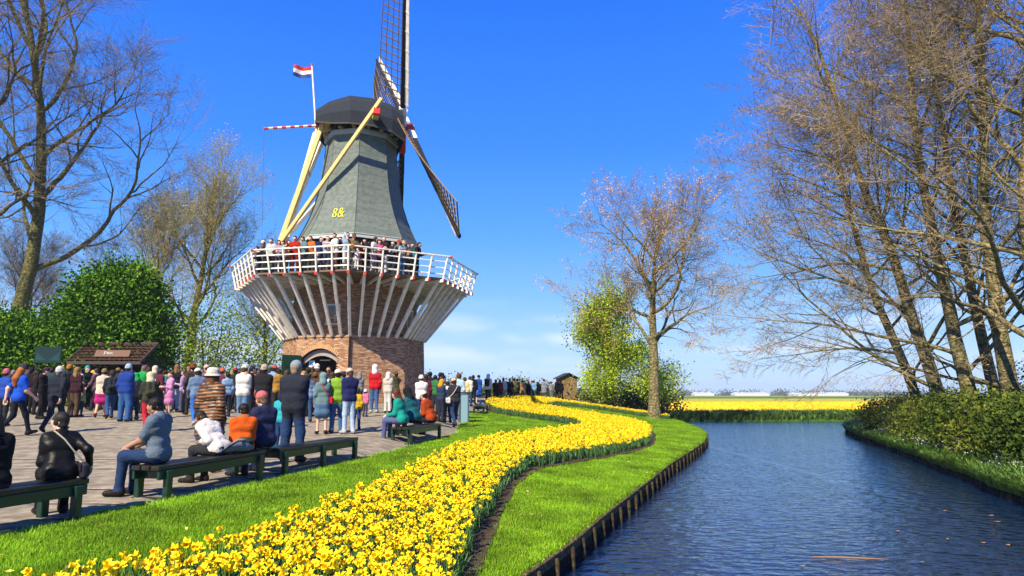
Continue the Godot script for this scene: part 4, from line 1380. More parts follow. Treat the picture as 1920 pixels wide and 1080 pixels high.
func build_far() -> void:
	rng.seed = 102
	# rows of blossom in the nearest field
	var fb := MB.new()
	for i in 7:
		var p := Vector3(rng.randfn() * 0.22, rng.randf_range(0.22, 0.4), rng.randfn() * 0.1)
		fb.col = Color(0.80, 0.52, 0.02) * rng.randf_range(0.7, 1.15)
		fb.tri(p + Vector3(-0.08, 0, 0.03), p + Vector3(0.08, 0.01, 0.03), p + Vector3(0, 0.12, -0.02))
		fb.tri(p + Vector3(0.07, 0.02, 0.06), p + Vector3(0.0, 0.0, -0.07), p + Vector3(0, 0.1, 0.02))
		fb.col = Color(0.06, 0.14, 0.03)
		fb.tri(Vector3(p.x - 0.03, 0, p.z), Vector3(p.x + 0.03, 0, p.z), p)
	var fr := []
	var d := 63.2
	while d < 117.0:
		var x := 6.0
		while x < d * 0.62:
			fr.push_back(Transform3D(Basis(Vector3.UP, rng.randf_range(-0.6, 0.6)).scaled(Vector3.ONE * rng.randf_range(0.85, 1.25)), Vector3(x + rng.randfn() * 0.1, -0.45, -d + rng.randfn() * 0.08)))
			x += 0.34 + d * 0.002
		d += 0.75 + (d - 63.0) * 0.012
	scatter("field_flowers", fb.mesh(), vmat(0.6, 0.3, Color(0.4, 0.3, 0.01)), fr, tints(fr.size(), 0.8, 1.15), self)
	# greenhouses and sheds on the horizon
	var glass_white := mat(0.62, 0.66, 0.70, 0.5)
	var roofm := mat(0.50, 0.54, 0.58, 0.5)
	var list := [[238.0, 700.0, 34.0, 3.4, "long white greenhouse on the horizon left of the right-hand shrubs"], [196.0, 720.0, 20.0, 3.6, "short white shed standing alone on the horizon above the canal"], [290.0, 690.0, 30.0, 3.0, "low white greenhouse nearest the right-hand shrubs on the horizon"], [330.0, 720.0, 26.0, 3.5, "white greenhouse half behind the twigs of the leaning bank tree"], [120.0, 760.0, 22.0, 3.6, "pale shed on the horizon just right of the old tree"]]
	for q in list:
		var t := thing("greenhouse", q[4], "greenhouse", Vector3(q[0], -0.45, -q[1]), 0.0, "white greenhouses on the horizon")
		var w := MB.new()
		w.box(Vector3(0, q[3] * 0.3, 0), Vector3(q[2], q[3] * 0.6, 14))
		part("wall", w.mesh(), glass_white, t)
		var r := MB.new()
		var spans := int(q[2] / 6.0)
		for i in spans:
			var x0: float = -q[2] / 2 + q[2] * i / spans
			var x1: float = -q[2] / 2 + q[2] * (i + 1) / spans
			var xm := (x0 + x1) / 2
			r.quad(Vector3(x0, q[3] * 0.6, 7.2), Vector3(xm, q[3], 7.2), Vector3(xm, q[3], -7.2), Vector3(x0, q[3] * 0.6, -7.2))
			r.quad(Vector3(xm, q[3], 7.2), Vector3(x1, q[3] * 0.6, 7.2), Vector3(x1, q[3] * 0.6, -7.2), Vector3(xm, q[3], -7.2))
			r.tri(Vector3(x0, q[3] * 0.6, 7.1), Vector3(x1, q[3] * 0.6, 7.1), Vector3(xm, q[3], 7.1))
		part("roof", r.mesh(), roofm, t)
	# distant trees along the horizon: one mass
	var big := leaf_cluster("far_tree", 61, 130, 6.0, 1.7, Color(0.10, 0.125, 0.095), 0.3)
	var ft := []
	for i in 460:
		var dd := rng.randf_range(780.0, 1100.0)
		var x := rng.randf_range(-0.2, 0.62) * dd
		if noise.get_noise_2d(x * 0.4, 3.0) < -0.12:
			continue
		ft.push_back(Transform3D(Basis(Vector3.UP, rng.randf() * TAU).scaled(Vector3.ONE * rng.randf_range(0.6, 1.4)), Vector3(x, 0.6, -dd)))
	scatter("distant_trees", big, vmat(0.9, 0.2), ft, tints(ft.size(), 0.8, 1.2), self)
	# bushes beyond the plaza, right of the mill
	var leaf_c := leaf_cluster("far_bush", 62, 24, 1.0, 0.22, Color(0.085, 0.12, 0.03), 0.4)
	var mm := vmat(0.7, 0.3, Color(0.2, 0.28, 0.06))
	var fbs := [[0.3, 78.0, 2.3, 2.3, "rounded green bush on the skyline left of the wooden hut"], [-6.4, 76.0, 2.0, 2.2, "olive bush on the skyline just right of the mill, behind the crowd"], [-10.0, 74.0, 1.8, 2.8, "twiggy bush at the foot of the mill's right side, on the skyline"], [3.4, 80.0, 1.6, 1.6, "low grey-green bush behind the far crowd near the hut"], [-2.6, 82.0, 1.8, 1.4, "low dark bush between the two rounder ones on the skyline"], [10.6, 58.0, 2.6, 2.2, "dark bush in the shade behind the lime-green tree"], [7.0, 57.0, 2.4, 1.9, "low dark bush left of the old tree's trunk, behind the daffodils"]]
	for q in fbs:
		var t := thing("far_bush", q[4], "bush", Vector3(q[0], 0.5 if q[1] > 60.0 else 0.0, -q[1]), 0.0, "bushes on the skyline beyond the plaza")
		var f := crown_frames([[Vector3(0, q[3] * 0.45, 0), Vector3(q[2], q[3] * 0.55, q[2] * 0.7)], [Vector3(q[2] * 0.6, q[3] * 0.3, 0), Vector3(q[2] * 0.7, q[3] * 0.4, q[2] * 0.6)]], 170, 0.7, 1.3, 0.2)
		scatter("leaves", leaf_c, mm, f, tints(f.size(), 0.7, 1.25), t)
		var st := MB.new()
		for k in 4:
			st.tube(PackedVector3Array([Vector3(0.2 * k - 0.3, -0.3, 0), Vector3(0.5 * k - 0.8, q[3] * 0.8, 0)]), PackedFloat32Array([0.06, 0.02]), 5)
		part("stems", st.mesh(), mat(0.10, 0.08, 0.05), t)

# ---------------------------------------------------------------- kiosk, benches, canal edging, daffodils, small things
func build_kiosk() -> void:
	var at := on_ground(-17.9, 31.0)
	var k := thing("kiosk", "low dark kiosk with brown pantiled roof under the laurel", "kiosk", at, 0.06)
	var dark := mat(0.018, 0.02, 0.018, 0.8)
	var w := MB.new()
	w.bevel(Vector3(0, 1.0, -1.3), Vector3(2.7, 2.2, 1.8), 0.02)
	for x in [-1.4, 1.4]:
		w.bevel(Vector3(x, 1.0, 0.0), Vector3(0.12, 2.2, 0.12), 0.01)
	part("wall", w.mesh(), dark, k)
	var hatch := MB.new()
	hatch.box(Vector3(0, 1.35, -0.39), Vector3(2.2, 0.9, 0.02))
	part("serving_hatch", hatch.mesh(), mat(0.006, 0.006, 0.006), k)
	var ct := MB.new()
	ct.bevel(Vector3(0, 0.95, -0.25), Vector3(2.6, 0.06, 0.4), 0.01)
	part("counter", ct.mesh(), mat(0.10, 0.07, 0.05), k)
	# pantiles: waved sheet in stepped courses
	var t := MB.new()
	for row in 6:
		var f0 := row / 6.0
		var f1 := (row + 1) / 6.0
		t.grid(111, 2, func(i: int, j: int) -> Vector3:
			var x := -1.55 + 3.1 * i / 110.0
			var f := f1 if j else f0
			var lift := 0.05 * absf(sin(x * PI / 0.21)) + (0.0 if j else 0.05)
			return Vector3(x, 1.98 + 0.85 * f + lift, 0.55 - 1.5 * f))
	var roof := part("roof", t.mesh(), textured(0.10, 0.055, 0.042, noise_tex("bark_tint", 0.015, Color(0.55, 0.6, 0.5), Color(1, 0.97, 0.9), 512, 5), 0.9, 0.8), k)
	var rd := MB.new()
	rd.beam(Vector3(-1.6, 2.88, -0.98), Vector3(1.6, 2.88, -0.98), 0.16, 0.12, Vector3.UP, 0.03)
	rd.beam(Vector3(-1.57, 1.98, 0.58), Vector3(-1.57, 2.86, -0.96), 0.07, 0.16, Vector3.UP, 0.02)
	rd.beam(Vector3(1.57, 1.98, 0.58), Vector3(1.57, 2.86, -0.96), 0.07, 0.16, Vector3.UP, 0.02)
	rd.beam(Vector3(-1.57, 1.93, 0.57), Vector3(1.57, 1.93, 0.57), 0.05, 0.14, Vector3.UP, 0.01)
	part("ridge_and_verges", rd.mesh(), mat(0.06, 0.045, 0.045, 0.8), roof)
	var sgn := MB.new()
	sgn.bevel(Vector3(0.15, 2.36, 0.2), Vector3(1.5, 0.34, 0.03), 0.006, Basis(Vector3.RIGHT, -0.5))
	var sign := part("sign_board", sgn.mesh(), mat(0.14, 0.085, 0.065, 0.8), k)
	var tm := TextMesh.new()
	var sf := SystemFont.new()
	sf.font_names = PackedStringArray(["Droid Serif"])
	tm.font = sf
	tm.text = "Pwe."
	tm.font_size = 32
	tm.pixel_size = 0.006
	tm.depth = 0.01
	part("sign_lettering", tm, mat(0.6, 0.55, 0.5), sign, Transform3D(Basis(Vector3.RIGHT, -0.5), Vector3(0.0, 2.38, 0.225)))
	# dark green board left of the roof
	var b := thing("green_board", "dark blue-green board on posts left of the kiosk roof", "board", on_ground(-20.45, 30.6), 0.05)
	var bd := MB.new()
	bd.bevel(Vector3(0, 2.3, 0), Vector3(1.15, 0.72, 0.05), 0.01)
	part("panel", bd.mesh(), mat(0.004, 0.022, 0.026, 0.5), b)
	var ch := MB.new()
	ch.tri(Vector3(-0.5, 2.05, 0.03), Vector3(-0.06, 2.05, 0.03), Vector3(-0.5, 2.42, 0.03))
	ch.tri(Vector3(0.06, 2.05, 0.03), Vector3(0.5, 2.05, 0.03), Vector3(0.5, 2.45, 0.03))
	part("painted_panel", ch.mesh(), mat(0.006, 0.05, 0.05, 0.5), b)
	for x in [-0.5, 0.5]:
		var p := MB.new()
		p.bevel(Vector3(x, 1.0, -0.06), Vector3(0.08, 2.1, 0.06), 0.01)
		part("post", p.mesh(), dark, b)

func plank_bench(called: String, label: String, a: Vector2, b: Vector2, pairs: int, planks := 3) -> Node3D:
	# a, b: near-leg line on the ground (x, metres ahead); the bench lies to the left of it
	var pa := on_ground(a.x, a.y)
	var pb := on_ground(b.x, b.y)
	var dirn := (pb - pa)
	var ln := dirn.length()
	dirn /= ln
	var left := Vector3(dirn.z, 0, -dirn.x).normalized()
	if left.x > 0:
		left = -left
	var o := thing(called, label, "bench", pa, 0.0, "dark green plank benches along the lawn")
	var up := left.cross(dirn)
	if up.y < 0:
		up = -up
	var green := textured(0.008, 0.040, 0.026, noise_tex("paint", 0.02, Color(0.86, 0.85, 0.82), Color(1, 1, 1), 512, 4), 1.5, 0.32, null, 0.0, true, 0.5)
	var worn := textured(0.030, 0.034, 0.036, noise_tex("bark_tint", 0.015, Color(0.55, 0.6, 0.5), Color(1, 0.97, 0.9), 512, 5), 2.0, 0.34, null, 0.0, true, 0.5)
	var w := 0.46
	var bs := Basis(dirn.cross(Vector3.UP).normalized(), Vector3.UP, -dirn)
	var pw := w / planks
	for i in planks:
		var q := MB.new()
		var c := dirn * ln * 0.5 + left * (pw * (i + 0.5)) + Vector3(0, 0.435, 0)
		q.bevel(c, Vector3(pw - 0.018, 0.06, ln + 0.34), 0.008, Basis(-left, (-left).cross(-dirn) * -1.0 if false else Vector3.UP, -dirn))
		part("seat_plank", q.mesh(), worn, o)
	for s in 2:
		var q := MB.new()
		q.beam(dirn * -0.15 + left * (0.03 + s * (w - 0.06)) + Vector3(0, 0.345, 0), dirn * (ln + 0.15) + left * (0.03 + s * (w - 0.06)) + Vector3(0, 0.345, 0), 0.045, 0.115, Vector3.UP, 0.006)
		part("side_rail", q.mesh(), green, o)
	for k in pairs:
		var f := k / float(maxi(pairs - 1, 1))
		var e := dirn * ln * f
		for s in 2:
			var q := MB.new()
			q.bevel(e + left * (0.0 if s == 0 else w) + Vector3(0, 0.19, 0), Vector3(0.085, 0.42, 0.10), 0.01, Basis(-left, Vector3.UP, -dirn))
			part("leg", q.mesh(), green, o)
		var cr := MB.new()
		cr.beam(e + Vector3(0, 0.335, 0), e + left * w + Vector3(0, 0.335, 0), 0.06, 0.10, Vector3.UP, 0.008)
		part("cross_rail", cr.mesh(), green, o)
		var ft := MB.new()
		ft.beam(e - left * 0.02 + Vector3(0, 0.02, 0), e + left * (w + 0.02) + Vector3(0, 0.02, 0), 0.08, 0.045, Vector3.UP, 0.008)
		part("foot_rail", ft.mesh(), green, o)
	return o

func build_benches() -> void:
	plank_bench("park_bench", "dark green bench at the left edge under two people in black", Vector2(-5.62, 5.45), Vector2(-4.93, 8.1), 2)
	plank_bench("park_bench", "long dark green bench carrying the man in the grey shirt", Vector2(-4.56, 9.45), Vector2(-4.03, 11.35), 2)
	plank_bench("park_bench", "empty-ended dark green bench in the middle, joined to the grey-shirt man's", Vector2(-3.84, 12.02), Vector2(-3.22, 14.5), 3)
	plank_bench("park_bench", "dark green bench under the people in teal and rust jackets", Vector2(-2.62, 18.1), Vector2(-2.1, 20.4), 2)
	plank_bench("park_bench", "far dark bench at the left tip of the daffodil bed", Vector2(-1.35, 33.4), Vector2(-1.25, 35.2), 2)

func build_canal_edge() -> void:
	var wood := textured(0.22, 0.165, 0.11, noise_tex("bark_tint", 0.015, Color(0.55, 0.6, 0.5), Color(1, 0.97, 0.9), 512, 5), 1.6, 0.95, noise_tex("bark_bump", 0.03, Color.BLACK, Color.WHITE, 512, 5), 2.0)
	var stake_mat := textured(0.10, 0.08, 0.055, noise_tex("bark_tint", 0.015, Color(0.55, 0.6, 0.5), Color(1, 0.97, 0.9), 512, 5), 1.6, 0.95)
	var wet := textured(0.028, 0.022, 0.016, noise_tex("bark_tint", 0.015, Color(0.55, 0.6, 0.5), Color(1, 0.97, 0.9), 512, 5), 1.6, 0.7)
	var e := thing("canal_edging", "low plank and stake edging between the lawn and the water", "edging", Vector3(0, -0.5, -8.0))
	var off := Vector3(0, 0.5, 8.0)
	var d := 4.0
	var prev := Vector3.ZERO
	var n := 0
	while d < 47.0:
		var step := 0.5 + d * 0.012
		var x := lerp_table(T_XR, d)
		var p := Vector3(x + 0.02, -0.5 + 0.015 * noise.get_noise_1d(d * 90.0), -d)
		if n > 0:
			var dirn := (p - prev).normalized()
			var pk := MB.new()
			pk.beam(prev + off + Vector3(0.03, -0.03, 0), p + off + Vector3(0.03, -0.03, 0), 0.09, 0.12, Vector3.UP, 0.012)
			part("cap_plank", pk.mesh(), wood, e)
			var bk := MB.new()
			bk.beam(prev + off + Vector3(-0.03, -0.3, 0), p + off + Vector3(-0.03, -0.3, 0), 0.03, 0.54)
			part("back_board", bk.mesh(), wet, e)
			var st := MB.new()
			var q := prev.lerp(p, 0.5) + off + Vector3(0.10, -0.06, 0.02)
			var tilt := Vector3(rng.randfn() * 0.012, 0, rng.randfn() * 0.012)
			st.tube(PackedVector3Array([q + Vector3(0, -0.75, 0), q + Vector3(0, 0.0, 0) + tilt, q + Vector3(0, 0.035 + rng.randf() * 0.03, 0) + tilt]), PackedFloat32Array([0.034, 0.032, 0.026]), 8)
			part("stake", st.mesh(), stake_mat, e)
		prev = p
		n += 1
		d += step
	var r := thing("bank_stakes", "row of dark round stakes holding the right bank at the waterline", "edging", Vector3(11.0, -0.85, -17.0))
	var o2 := Vector3(-11.0, 0.85, 17.0)
	d = 13.2
	var stm := MB.new()
	stm.tube(PackedVector3Array([Vector3(0, -0.4, 0), Vector3(0, 0.06, 0), Vector3(0, 0.12, 0)]), PackedFloat32Array([0.07, 0.07, 0.055]), 8)
	var sm := stm.mesh()
	while d < 40.0:
		var x := lerp_table(T_RIGHT, d) - 0.05
		part("stake", sm, wet, r, Transform3D(Basis(Vector3.UP, rng.randf() * TAU).scaled(Vector3(1, rng.randf_range(0.8, 1.25), 1)), Vector3(x + rng.randfn() * 0.03, WATER, -d) + o2))
		d += 0.15 + d * 0.0018

func daffodil_parts(sd: int) -> Dictionary:
	var keep := rng.state
	rng.seed = sd
	var r := {}
	# flower looks along +z, its centre at the origin
	var co := MB.new()
	for k in 6:
		var a := TAU * k / 6.0 + rng.randfn() * 0.06
		var z := 0.004 if k % 2 else -0.004
		var u := Vector3(cos(a), sin(a), 0)
		var w := Vector3(-sin(a), cos(a), 0)
		var l := 0.047 * rng.randf_range(0.9, 1.1)
		co.col = Color(0.92, 0.78, 0.018) * rng.randf_range(0.9, 1.1)
		var c0 := Vector3(0, 0, z)
		var m1 := u * l * 0.5 + w * 0.019 + Vector3(0, 0, z + 0.005)
		var m2 := u * l * 0.5 - w * 0.019 + Vector3(0, 0, z + 0.005)
		var ridge := u * l * 0.55 + Vector3(0, 0, z - 0.003)
		var tip := u * l + Vector3(0, 0, z - 0.012 + rng.randfn() * 0.006)
		co.tri(c0, m2, ridge)
		co.tri(c0, ridge, m1)
		co.tri(m2, tip, ridge)
		co.tri(ridge, tip, m1)
	r.corolla = co
	var tr := MB.new()
	tr.col = Color(0.92, 0.66, 0.010)
	tr.lathe(PackedVector2Array([Vector2(0.011, 0.0), Vector2(0.0135, 0.018), Vector2(0.016, 0.030), Vector2(0.022, 0.038)]), 10, Transform3D(Basis(Vector3.RIGHT, PI / 2), Vector3.ZERO))
	tr.col = Color(0.90, 0.62, 0.010)
	tr.lathe(PackedVector2Array([Vector2(0.0165, 0.034), Vector2(0.010, 0.004), Vector2(0.0, 0.003)]), 10, Transform3D(Basis(Vector3.RIGHT, PI / 2), Vector3.ZERO))
	r.trumpet = tr
	var st := MB.new()
	st.col = Color(0.10, 0.20, 0.04)
	st.tube(PackedVector3Array([Vector3(0, 0, 0), Vector3(0.006, 0.2, -0.004), Vector3(0, 0.34, -0.012), Vector3(0, 0.378, -0.016), Vector3(0, 0.372, 0.0)]), PackedFloat32Array([0.0048, 0.0044, 0.004, 0.0042, 0.005]), 5, false)
	r.stem = st
	var lf := MB.new()
	for k in 5:
		var a := rng.randf() * TAU
		var o := Vector3(cos(a), 0, sin(a))
		var w := Vector3(-o.z, 0, o.x).rotated(Vector3.UP, rng.randfn() * 0.4) * 0.0075
		var h := rng.randf_range(0.24, 0.36)
		lf.col = Color(0.060, 0.15, 0.045) * rng.randf_range(0.75, 1.25)
		var p0 := o * 0.02
		var p1 := o * 0.035 + Vector3(0, h * 0.5, 0)
		var p2 := o * rng.randf_range(0.05, 0.09) + Vector3(0, h * 0.85, 0)
		var p3 := o * rng.randf_range(0.08, 0.16) + Vector3(0, h * rng.randf_range(0.86, 1.0), 0)
		lf.quad(p0 - w, p0 + w, p1 + w, p1 - w)
		lf.quad(p1 - w, p1 + w, p2 + w * 0.85, p2 - w * 0.85)
		lf.tri(p2 - w * 0.85, p2 + w * 0.85, p3)
	r.leaves = lf
	rng.state = keep
	return r

func build_daffodils() -> void:
	rng.seed = 103
	var petal := vmat(0.55, 0.3, Color(0.5, 0.42, 0.02))
	var green := vmat(0.5, 0.4, Color(0.12, 0.22, 0.05))
	var vs := []
	var full := []
	for i in 4:
		var p := daffodil_parts(70 + i)
		var q := {}
		for key in p:
			q[key] = p[key].mesh()
		vs.push_back(q)
		var fl := MB.new()
		fl.add(p.corolla, Transform3D.IDENTITY)
		fl.add(p.trumpet, Transform3D.IDENTITY)
		full.push_back([fl.mesh(), p.leaves.mesh(), p.stem.mesh()])
	# every plant of the bed
	var spots := []
	var d := 3.2
	while d < 52.0:
		var step := 0.080 + d * 0.0012
		var x := -5.5
		while x < 11.5:
			var xx := x + rng.randf_range(-0.5, 0.5) * step
			var dd := d + rng.randf_range(-0.5, 0.5) * step
			x += step
			if absf(xx) > dd * 0.78 + 0.6:
				continue
			if bed_sdf(xx, dd) < -0.02 + 0.10 * noise.get_noise_2d(xx * 26.0, dd * 26.0):
				spots.push_back([dd, xx])
		d += step
	var eye := Vector3(0, 1.35, 0)
	var single := 0
	var fx := [[], [], [], []]
	var lx := [[], [], [], []]
	var fc := [[], [], [], []]
	var lc := [[], [], [], []]
	var proto := []
	for v in 4:
		proto.push_back(null)
	for s in spots:
		var dd: float = s[0]
		var xx: float = s[1]
		var g := on_ground(xx, dd, 0.045)
		var v := rng.randi() % 4
		var size := rng.randf_range(0.88, 1.14)
		var hh := size * rng.randf_range(0.76, 0.98)
		var yaw := -0.55 + rng.randfn() * 0.95
		var lean := Basis(Vector3(rng.randfn(), 0, rng.randfn()).normalized(), rng.randf_range(0.0, 0.16))
		var plant := Transform3D(lean * Basis(Vector3.UP, yaw) * Basis.from_scale(Vector3(size, hh, size)), g)
		var head := Basis(Vector3.RIGHT, rng.randf_range(-0.55, 0.30)).scaled(Vector3.ONE * rng.randf_range(0.70, 1.08))
		var head_at := Vector3(0, 0.372, 0.012)
		# nearest plants that the view shows are things of their own
		var scr := plant * head_at
		var px := scr.x / maxf(0.1, -scr.z)
		var shown := absf(px) < 0.75 and -scr.z > 3.3 and (1.35 - scr.y) / -scr.z < 0.255
		if single < 300 and shown:
			var o: Node3D
			if proto[v] == null:
				o = thing("daffodil", "yellow daffodil blooming in the near end of the bed", "daffodil", Vector3.ZERO, 0.0, "daffodils of the winding bed")
				part("petals", vs[v].corolla, petal, o)
				part("trumpet", vs[v].trumpet, petal, o)
				part("stem", vs[v].stem, green, o)
				part("leaves", vs[v].leaves, green, o)
				proto[v] = o
			else:
				o = (proto[v] as Node3D).duplicate()
				o.name = "daffodil"
				add_child(o, true)
			o.transform = plant
			for c in o.get_children():
				if c.name.begins_with("petals") or c.name.begins_with("trumpet"):
					c.transform = Transform3D(head, head_at)
			single += 1
			continue
		fx[v].push_back(plant * Transform3D(head, head_at))
		var b := rng.randf_range(0.72, 1.1)
		fc[v].push_back(Color(b, b * rng.randf_range(0.92, 1.06), b))
		lx[v].push_back(plant)
		var t := rng.randf_range(0.75, 1.2)
		lc[v].push_back(Color(t, t, t))
	var bed := Node3D.new()
	bed.name = "daffodil_bed"
	add_child(bed, true)
	tag(bed, "winding bed massed with yellow daffodils, all but the nearest plants", "flower bed")
	bed.set_meta("kind", "stuff")
	for v in 4:
		scatter("blossoms", full[v][0], petal, fx[v], fc[v], bed)
		scatter("foliage", full[v][1], green, lx[v], lc[v], bed)
		scatter("stems", full[v][2], green, lx[v], [], bed)

func build_small_things() -> void:
	# crumpled grey denim bag lying on the long bench
	var bagm := net_mb(nets([[Vector3(-0.26, 0.07, 0.02), Vector3(0.05, 0.09, 0.0), 0.065, 0.085, 0], [Vector3(0.05, 0.10, 0.0), Vector3(0.24, 0.10, -0.03), 0.095, 0.085, 0], [Vector3(0.1, 0.06, 0.06), Vector3(0.22, 0.06, 0.05), 0.06, 0.06, 0]], 0.018, 60.0), none, none)
	var db := thing("denim_bag", "crumpled grey denim bag lying on the long bench before the orange vest", "bag", on_ground(-4.25, 10.95, 0.47), 1.25)
	part("bag_body", bagm.mesh(), cloth("#7e8794"), db)
	var flap := MB.new()
	flap.bevel(Vector3(0.2, 0.12, 0.0), Vector3(0.2, 0.17, 0.2), 0.05)
	part("flap", flap.mesh(), cloth("#2c3d3a"), db)
	var bt := MB.new()
	bt.tube(PackedVector3Array([Vector3(0.1, 0.16, 0.07), Vector3(-0.1, 0.17, 0.1), Vector3(-0.28, 0.1, 0.08), Vector3(-0.36, 0.02, 0.02)]), PackedFloat32Array([0.012, 0.012, 0.012, 0.012]), 6)
	part("strap", bt.mesh(), cloth("#1d1f22"), db)
	# pale lines across the paving
	var lm := textured(0.42, 0.39, 0.36, noise_tex("pave_tint", 0.012, Color(0.62, 0.60, 0.60), Color(1, 0.98, 0.95), 1024, 6), 0.9, 0.9)
	for q in [[15.4, -18.0, 1.0, 0.07], [13.6, -16.0, 0.0, 0.06], [12.3, -14.0, 0.0, 0.06], [10.1, -12.0, 0.0, 0.07], [9.0, -10.0, 0.0, 0.05], [18.2, -20.0, 0.0, 0.06], [22.0, -24.0, 0.0, 0.07]]:
		var m := MB.new()
		var x1: float = lerp_table(T_XL, q[0]) - 0.15
		m.grid(60, 2, func(i: int, j: int) -> Vector3:
			var x := lerpf(q[1], x1, i / 59.0)
			var d: float = q[0] + q[3] * j + 0.02 * noise.get_noise_1d(x * 30.0)
			return Vector3(x, hgt(x, d) + 0.018, -d))
		struct("paving_line", m.mesh(), lm)
	# dry leaves and petals lying in the grass
	var bit := MB.new()
	bit.tri(Vector3(-0.03, 0.004, 0), Vector3(0, 0.012, 0.018), Vector3(0.032, 0.006, 0))
	bit.tri(Vector3(-0.03, 0.004, 0), Vector3(0.032, 0.006, 0), Vector3(0, 0.002, -0.018))
	var bits := []
	var bcols := []
	for i in 420:
		var d := 4.5 + 26.0 * pow(rng.randf(), 1.6)
		var x := rng.randf_range(lerp_table(T_XL, d) - 0.6, lerp_table(T_XR, d))
		if bed_sdf(x, d) < 0.1:
			continue
		bits.push_back(Transform3D(Basis(Vector3.UP, rng.randf() * TAU).rotated(Vector3.RIGHT, rng.randfn() * 0.3).scaled(Vector3.ONE * rng.randf_range(0.5, 1.3)), on_ground(x, d, 0.062 if x > lerp_table(T_XL, d) else 0.02)))
		bcols.push_back([Color(0.30, 0.20, 0.09), Color(0.42, 0.33, 0.18), Color(0.75, 0.62, 0.08), Color(0.20, 0.13, 0.07)][rng.randi() % 4])
	scatter("leaf_litter", bit.mesh(), vmat(0.8), bits, bcols, self)
	# wooden hut by the lime tree
	var h := thing("wooden_hut", "small tan wooden hut with dark pitched roof beyond the daffodils", "hut", on_ground(4.45, 57.0), 0.25)
	var wood := textured(0.42, 0.30, 0.17, noise_tex("bark_tint", 0.015, Color(0.55, 0.6, 0.5), Color(1, 0.97, 0.9), 512, 5), 0.8, 0.9)
	for i in 7:
		for z in [-0.55, 0.55]:
			var b := MB.new()
			b.bevel(Vector3(-0.6 + 0.2 * i, 0.85, z), Vector3(0.19, 1.7, 0.03), 0.005)
			part("board", b.mesh(), wood, h)
	for i in 5:
		for x in [-0.7, 0.7]:
			var b := MB.new()
			b.bevel(Vector3(x, 0.85, -0.44 + 0.22 * i), Vector3(0.03, 1.7, 0.21), 0.005)
			part("board", b.mesh(), wood, h)
	var gb := MB.new()
	for z in [-0.56, 0.56]:
		gb.tri(Vector3(-0.72, 1.7, z), Vector3(0.72, 1.7, z), Vector3(0, 2.1, z))
	part("gable", gb.mesh(), wood, h)
	var rf := MB.new()
	rf.beam(Vector3(-0.45, 1.92, 0.75), Vector3(-0.45, 1.92, -0.75), 1.05, 0.06, Vector3(-0.42, 0.9, 0).normalized(), 0.01)
	rf.beam(Vector3(0.45, 1.92, 0.75), Vector3(0.45, 1.92, -0.75), 1.05, 0.06, Vector3(0.42, 0.9, 0).normalized(), 0.01)
	part("roof", rf.mesh(), mat(0.03, 0.032, 0.035, 0.7), h)
	# pale blue bin-like column at the end of the plaza edge
	var c := thing("waste_bin", "tall pale blue-grey bin with dark cap beside the far lawn corner", "bin", on_ground(-1.92, 28.0), 0.2)
	var cb := MB.new()
	cb.bevel(Vector3(0, 0.58, 0), Vector3(0.30, 1.16, 0.30), 0.02)
	part("body", cb.mesh(), mat(0.20, 0.33, 0.40, 0.4), c)
	for x in [-0.17, 0.17]:
		var sd := MB.new()
		sd.bevel(Vector3(x, 0.58, 0.0), Vector3(0.04, 1.2, 0.34), 0.008)
		part("side_plate", sd.mesh(), mat(0.05, 0.10, 0.13, 0.4), c)
	var cc := MB.new()
	cc.bevel(Vector3(0, 1.21, 0), Vector3(0.44, 0.07, 0.4), 0.015)
	part("cap", cc.mesh(), mat(0.04, 0.045, 0.05, 0.5), c)
	# stick and fallen leaves on the water
	var s := thing("floating_stick", "long thin stick floating in the foreground water", "stick", Vector3(4.35, WATER + 0.012, -9.4))
	var sm := MB.new()
	sm.tube(PackedVector3Array([Vector3(-0.42, 0, -0.08), Vector3(-0.1, 0.012, 0.0), Vector3(0.25, 0.008, 0.05), Vector3(0.5, 0.0, 0.06)]), PackedFloat32Array([0.008, 0.014, 0.011, 0.005]), 6)
	part("stem", sm.mesh(), mat(0.22, 0.13, 0.07), s)
	var leafm := MB.new()
	leafm.tri(Vector3(-0.045, 0.006, 0), Vector3(0, 0.0, 0.022), Vector3(0.05, 0.008, 0))
	leafm.tri(Vector3(-0.045, 0.006, 0), Vector3(0.05, 0.008, 0), Vector3(0, 0.002, -0.022))
	var lmesh := leafm.mesh()
	var lcol := mat(0.34, 0.17, 0.07, 0.7)
	var spots := [[6.75, 10.35], [7.0, 10.2], [7.35, 10.25], [7.15, 10.0], [7.6, 10.1], [6.4, 10.6], [6.0, 11.2], [8.1, 12.0], [8.4, 12.6], [7.9, 13.1], [5.2, 9.2], [6.6, 8.6], [7.3, 8.4], [3.6, 9.0]]
	var p0: Node3D = null
	for q in spots:
		var o: Node3D
		if p0 == null:
			o = MeshInstance3D.new()
			o.mesh = lmesh
			o.material_override = lcol
			tag(o, "small brown leaf floating on the canal", "leaf", "leaves floating on the canal")
			p0 = o
		else:
			o = p0.duplicate()
		o.name = "floating_leaf"
		add_child(o, true)
		o.transform = Transform3D(Basis(Vector3.UP, rng.randf() * TAU).scaled(Vector3.ONE * rng.randf_range(0.8, 1.5)), Vector3(q[0], WATER + 0.012, -q[1]))

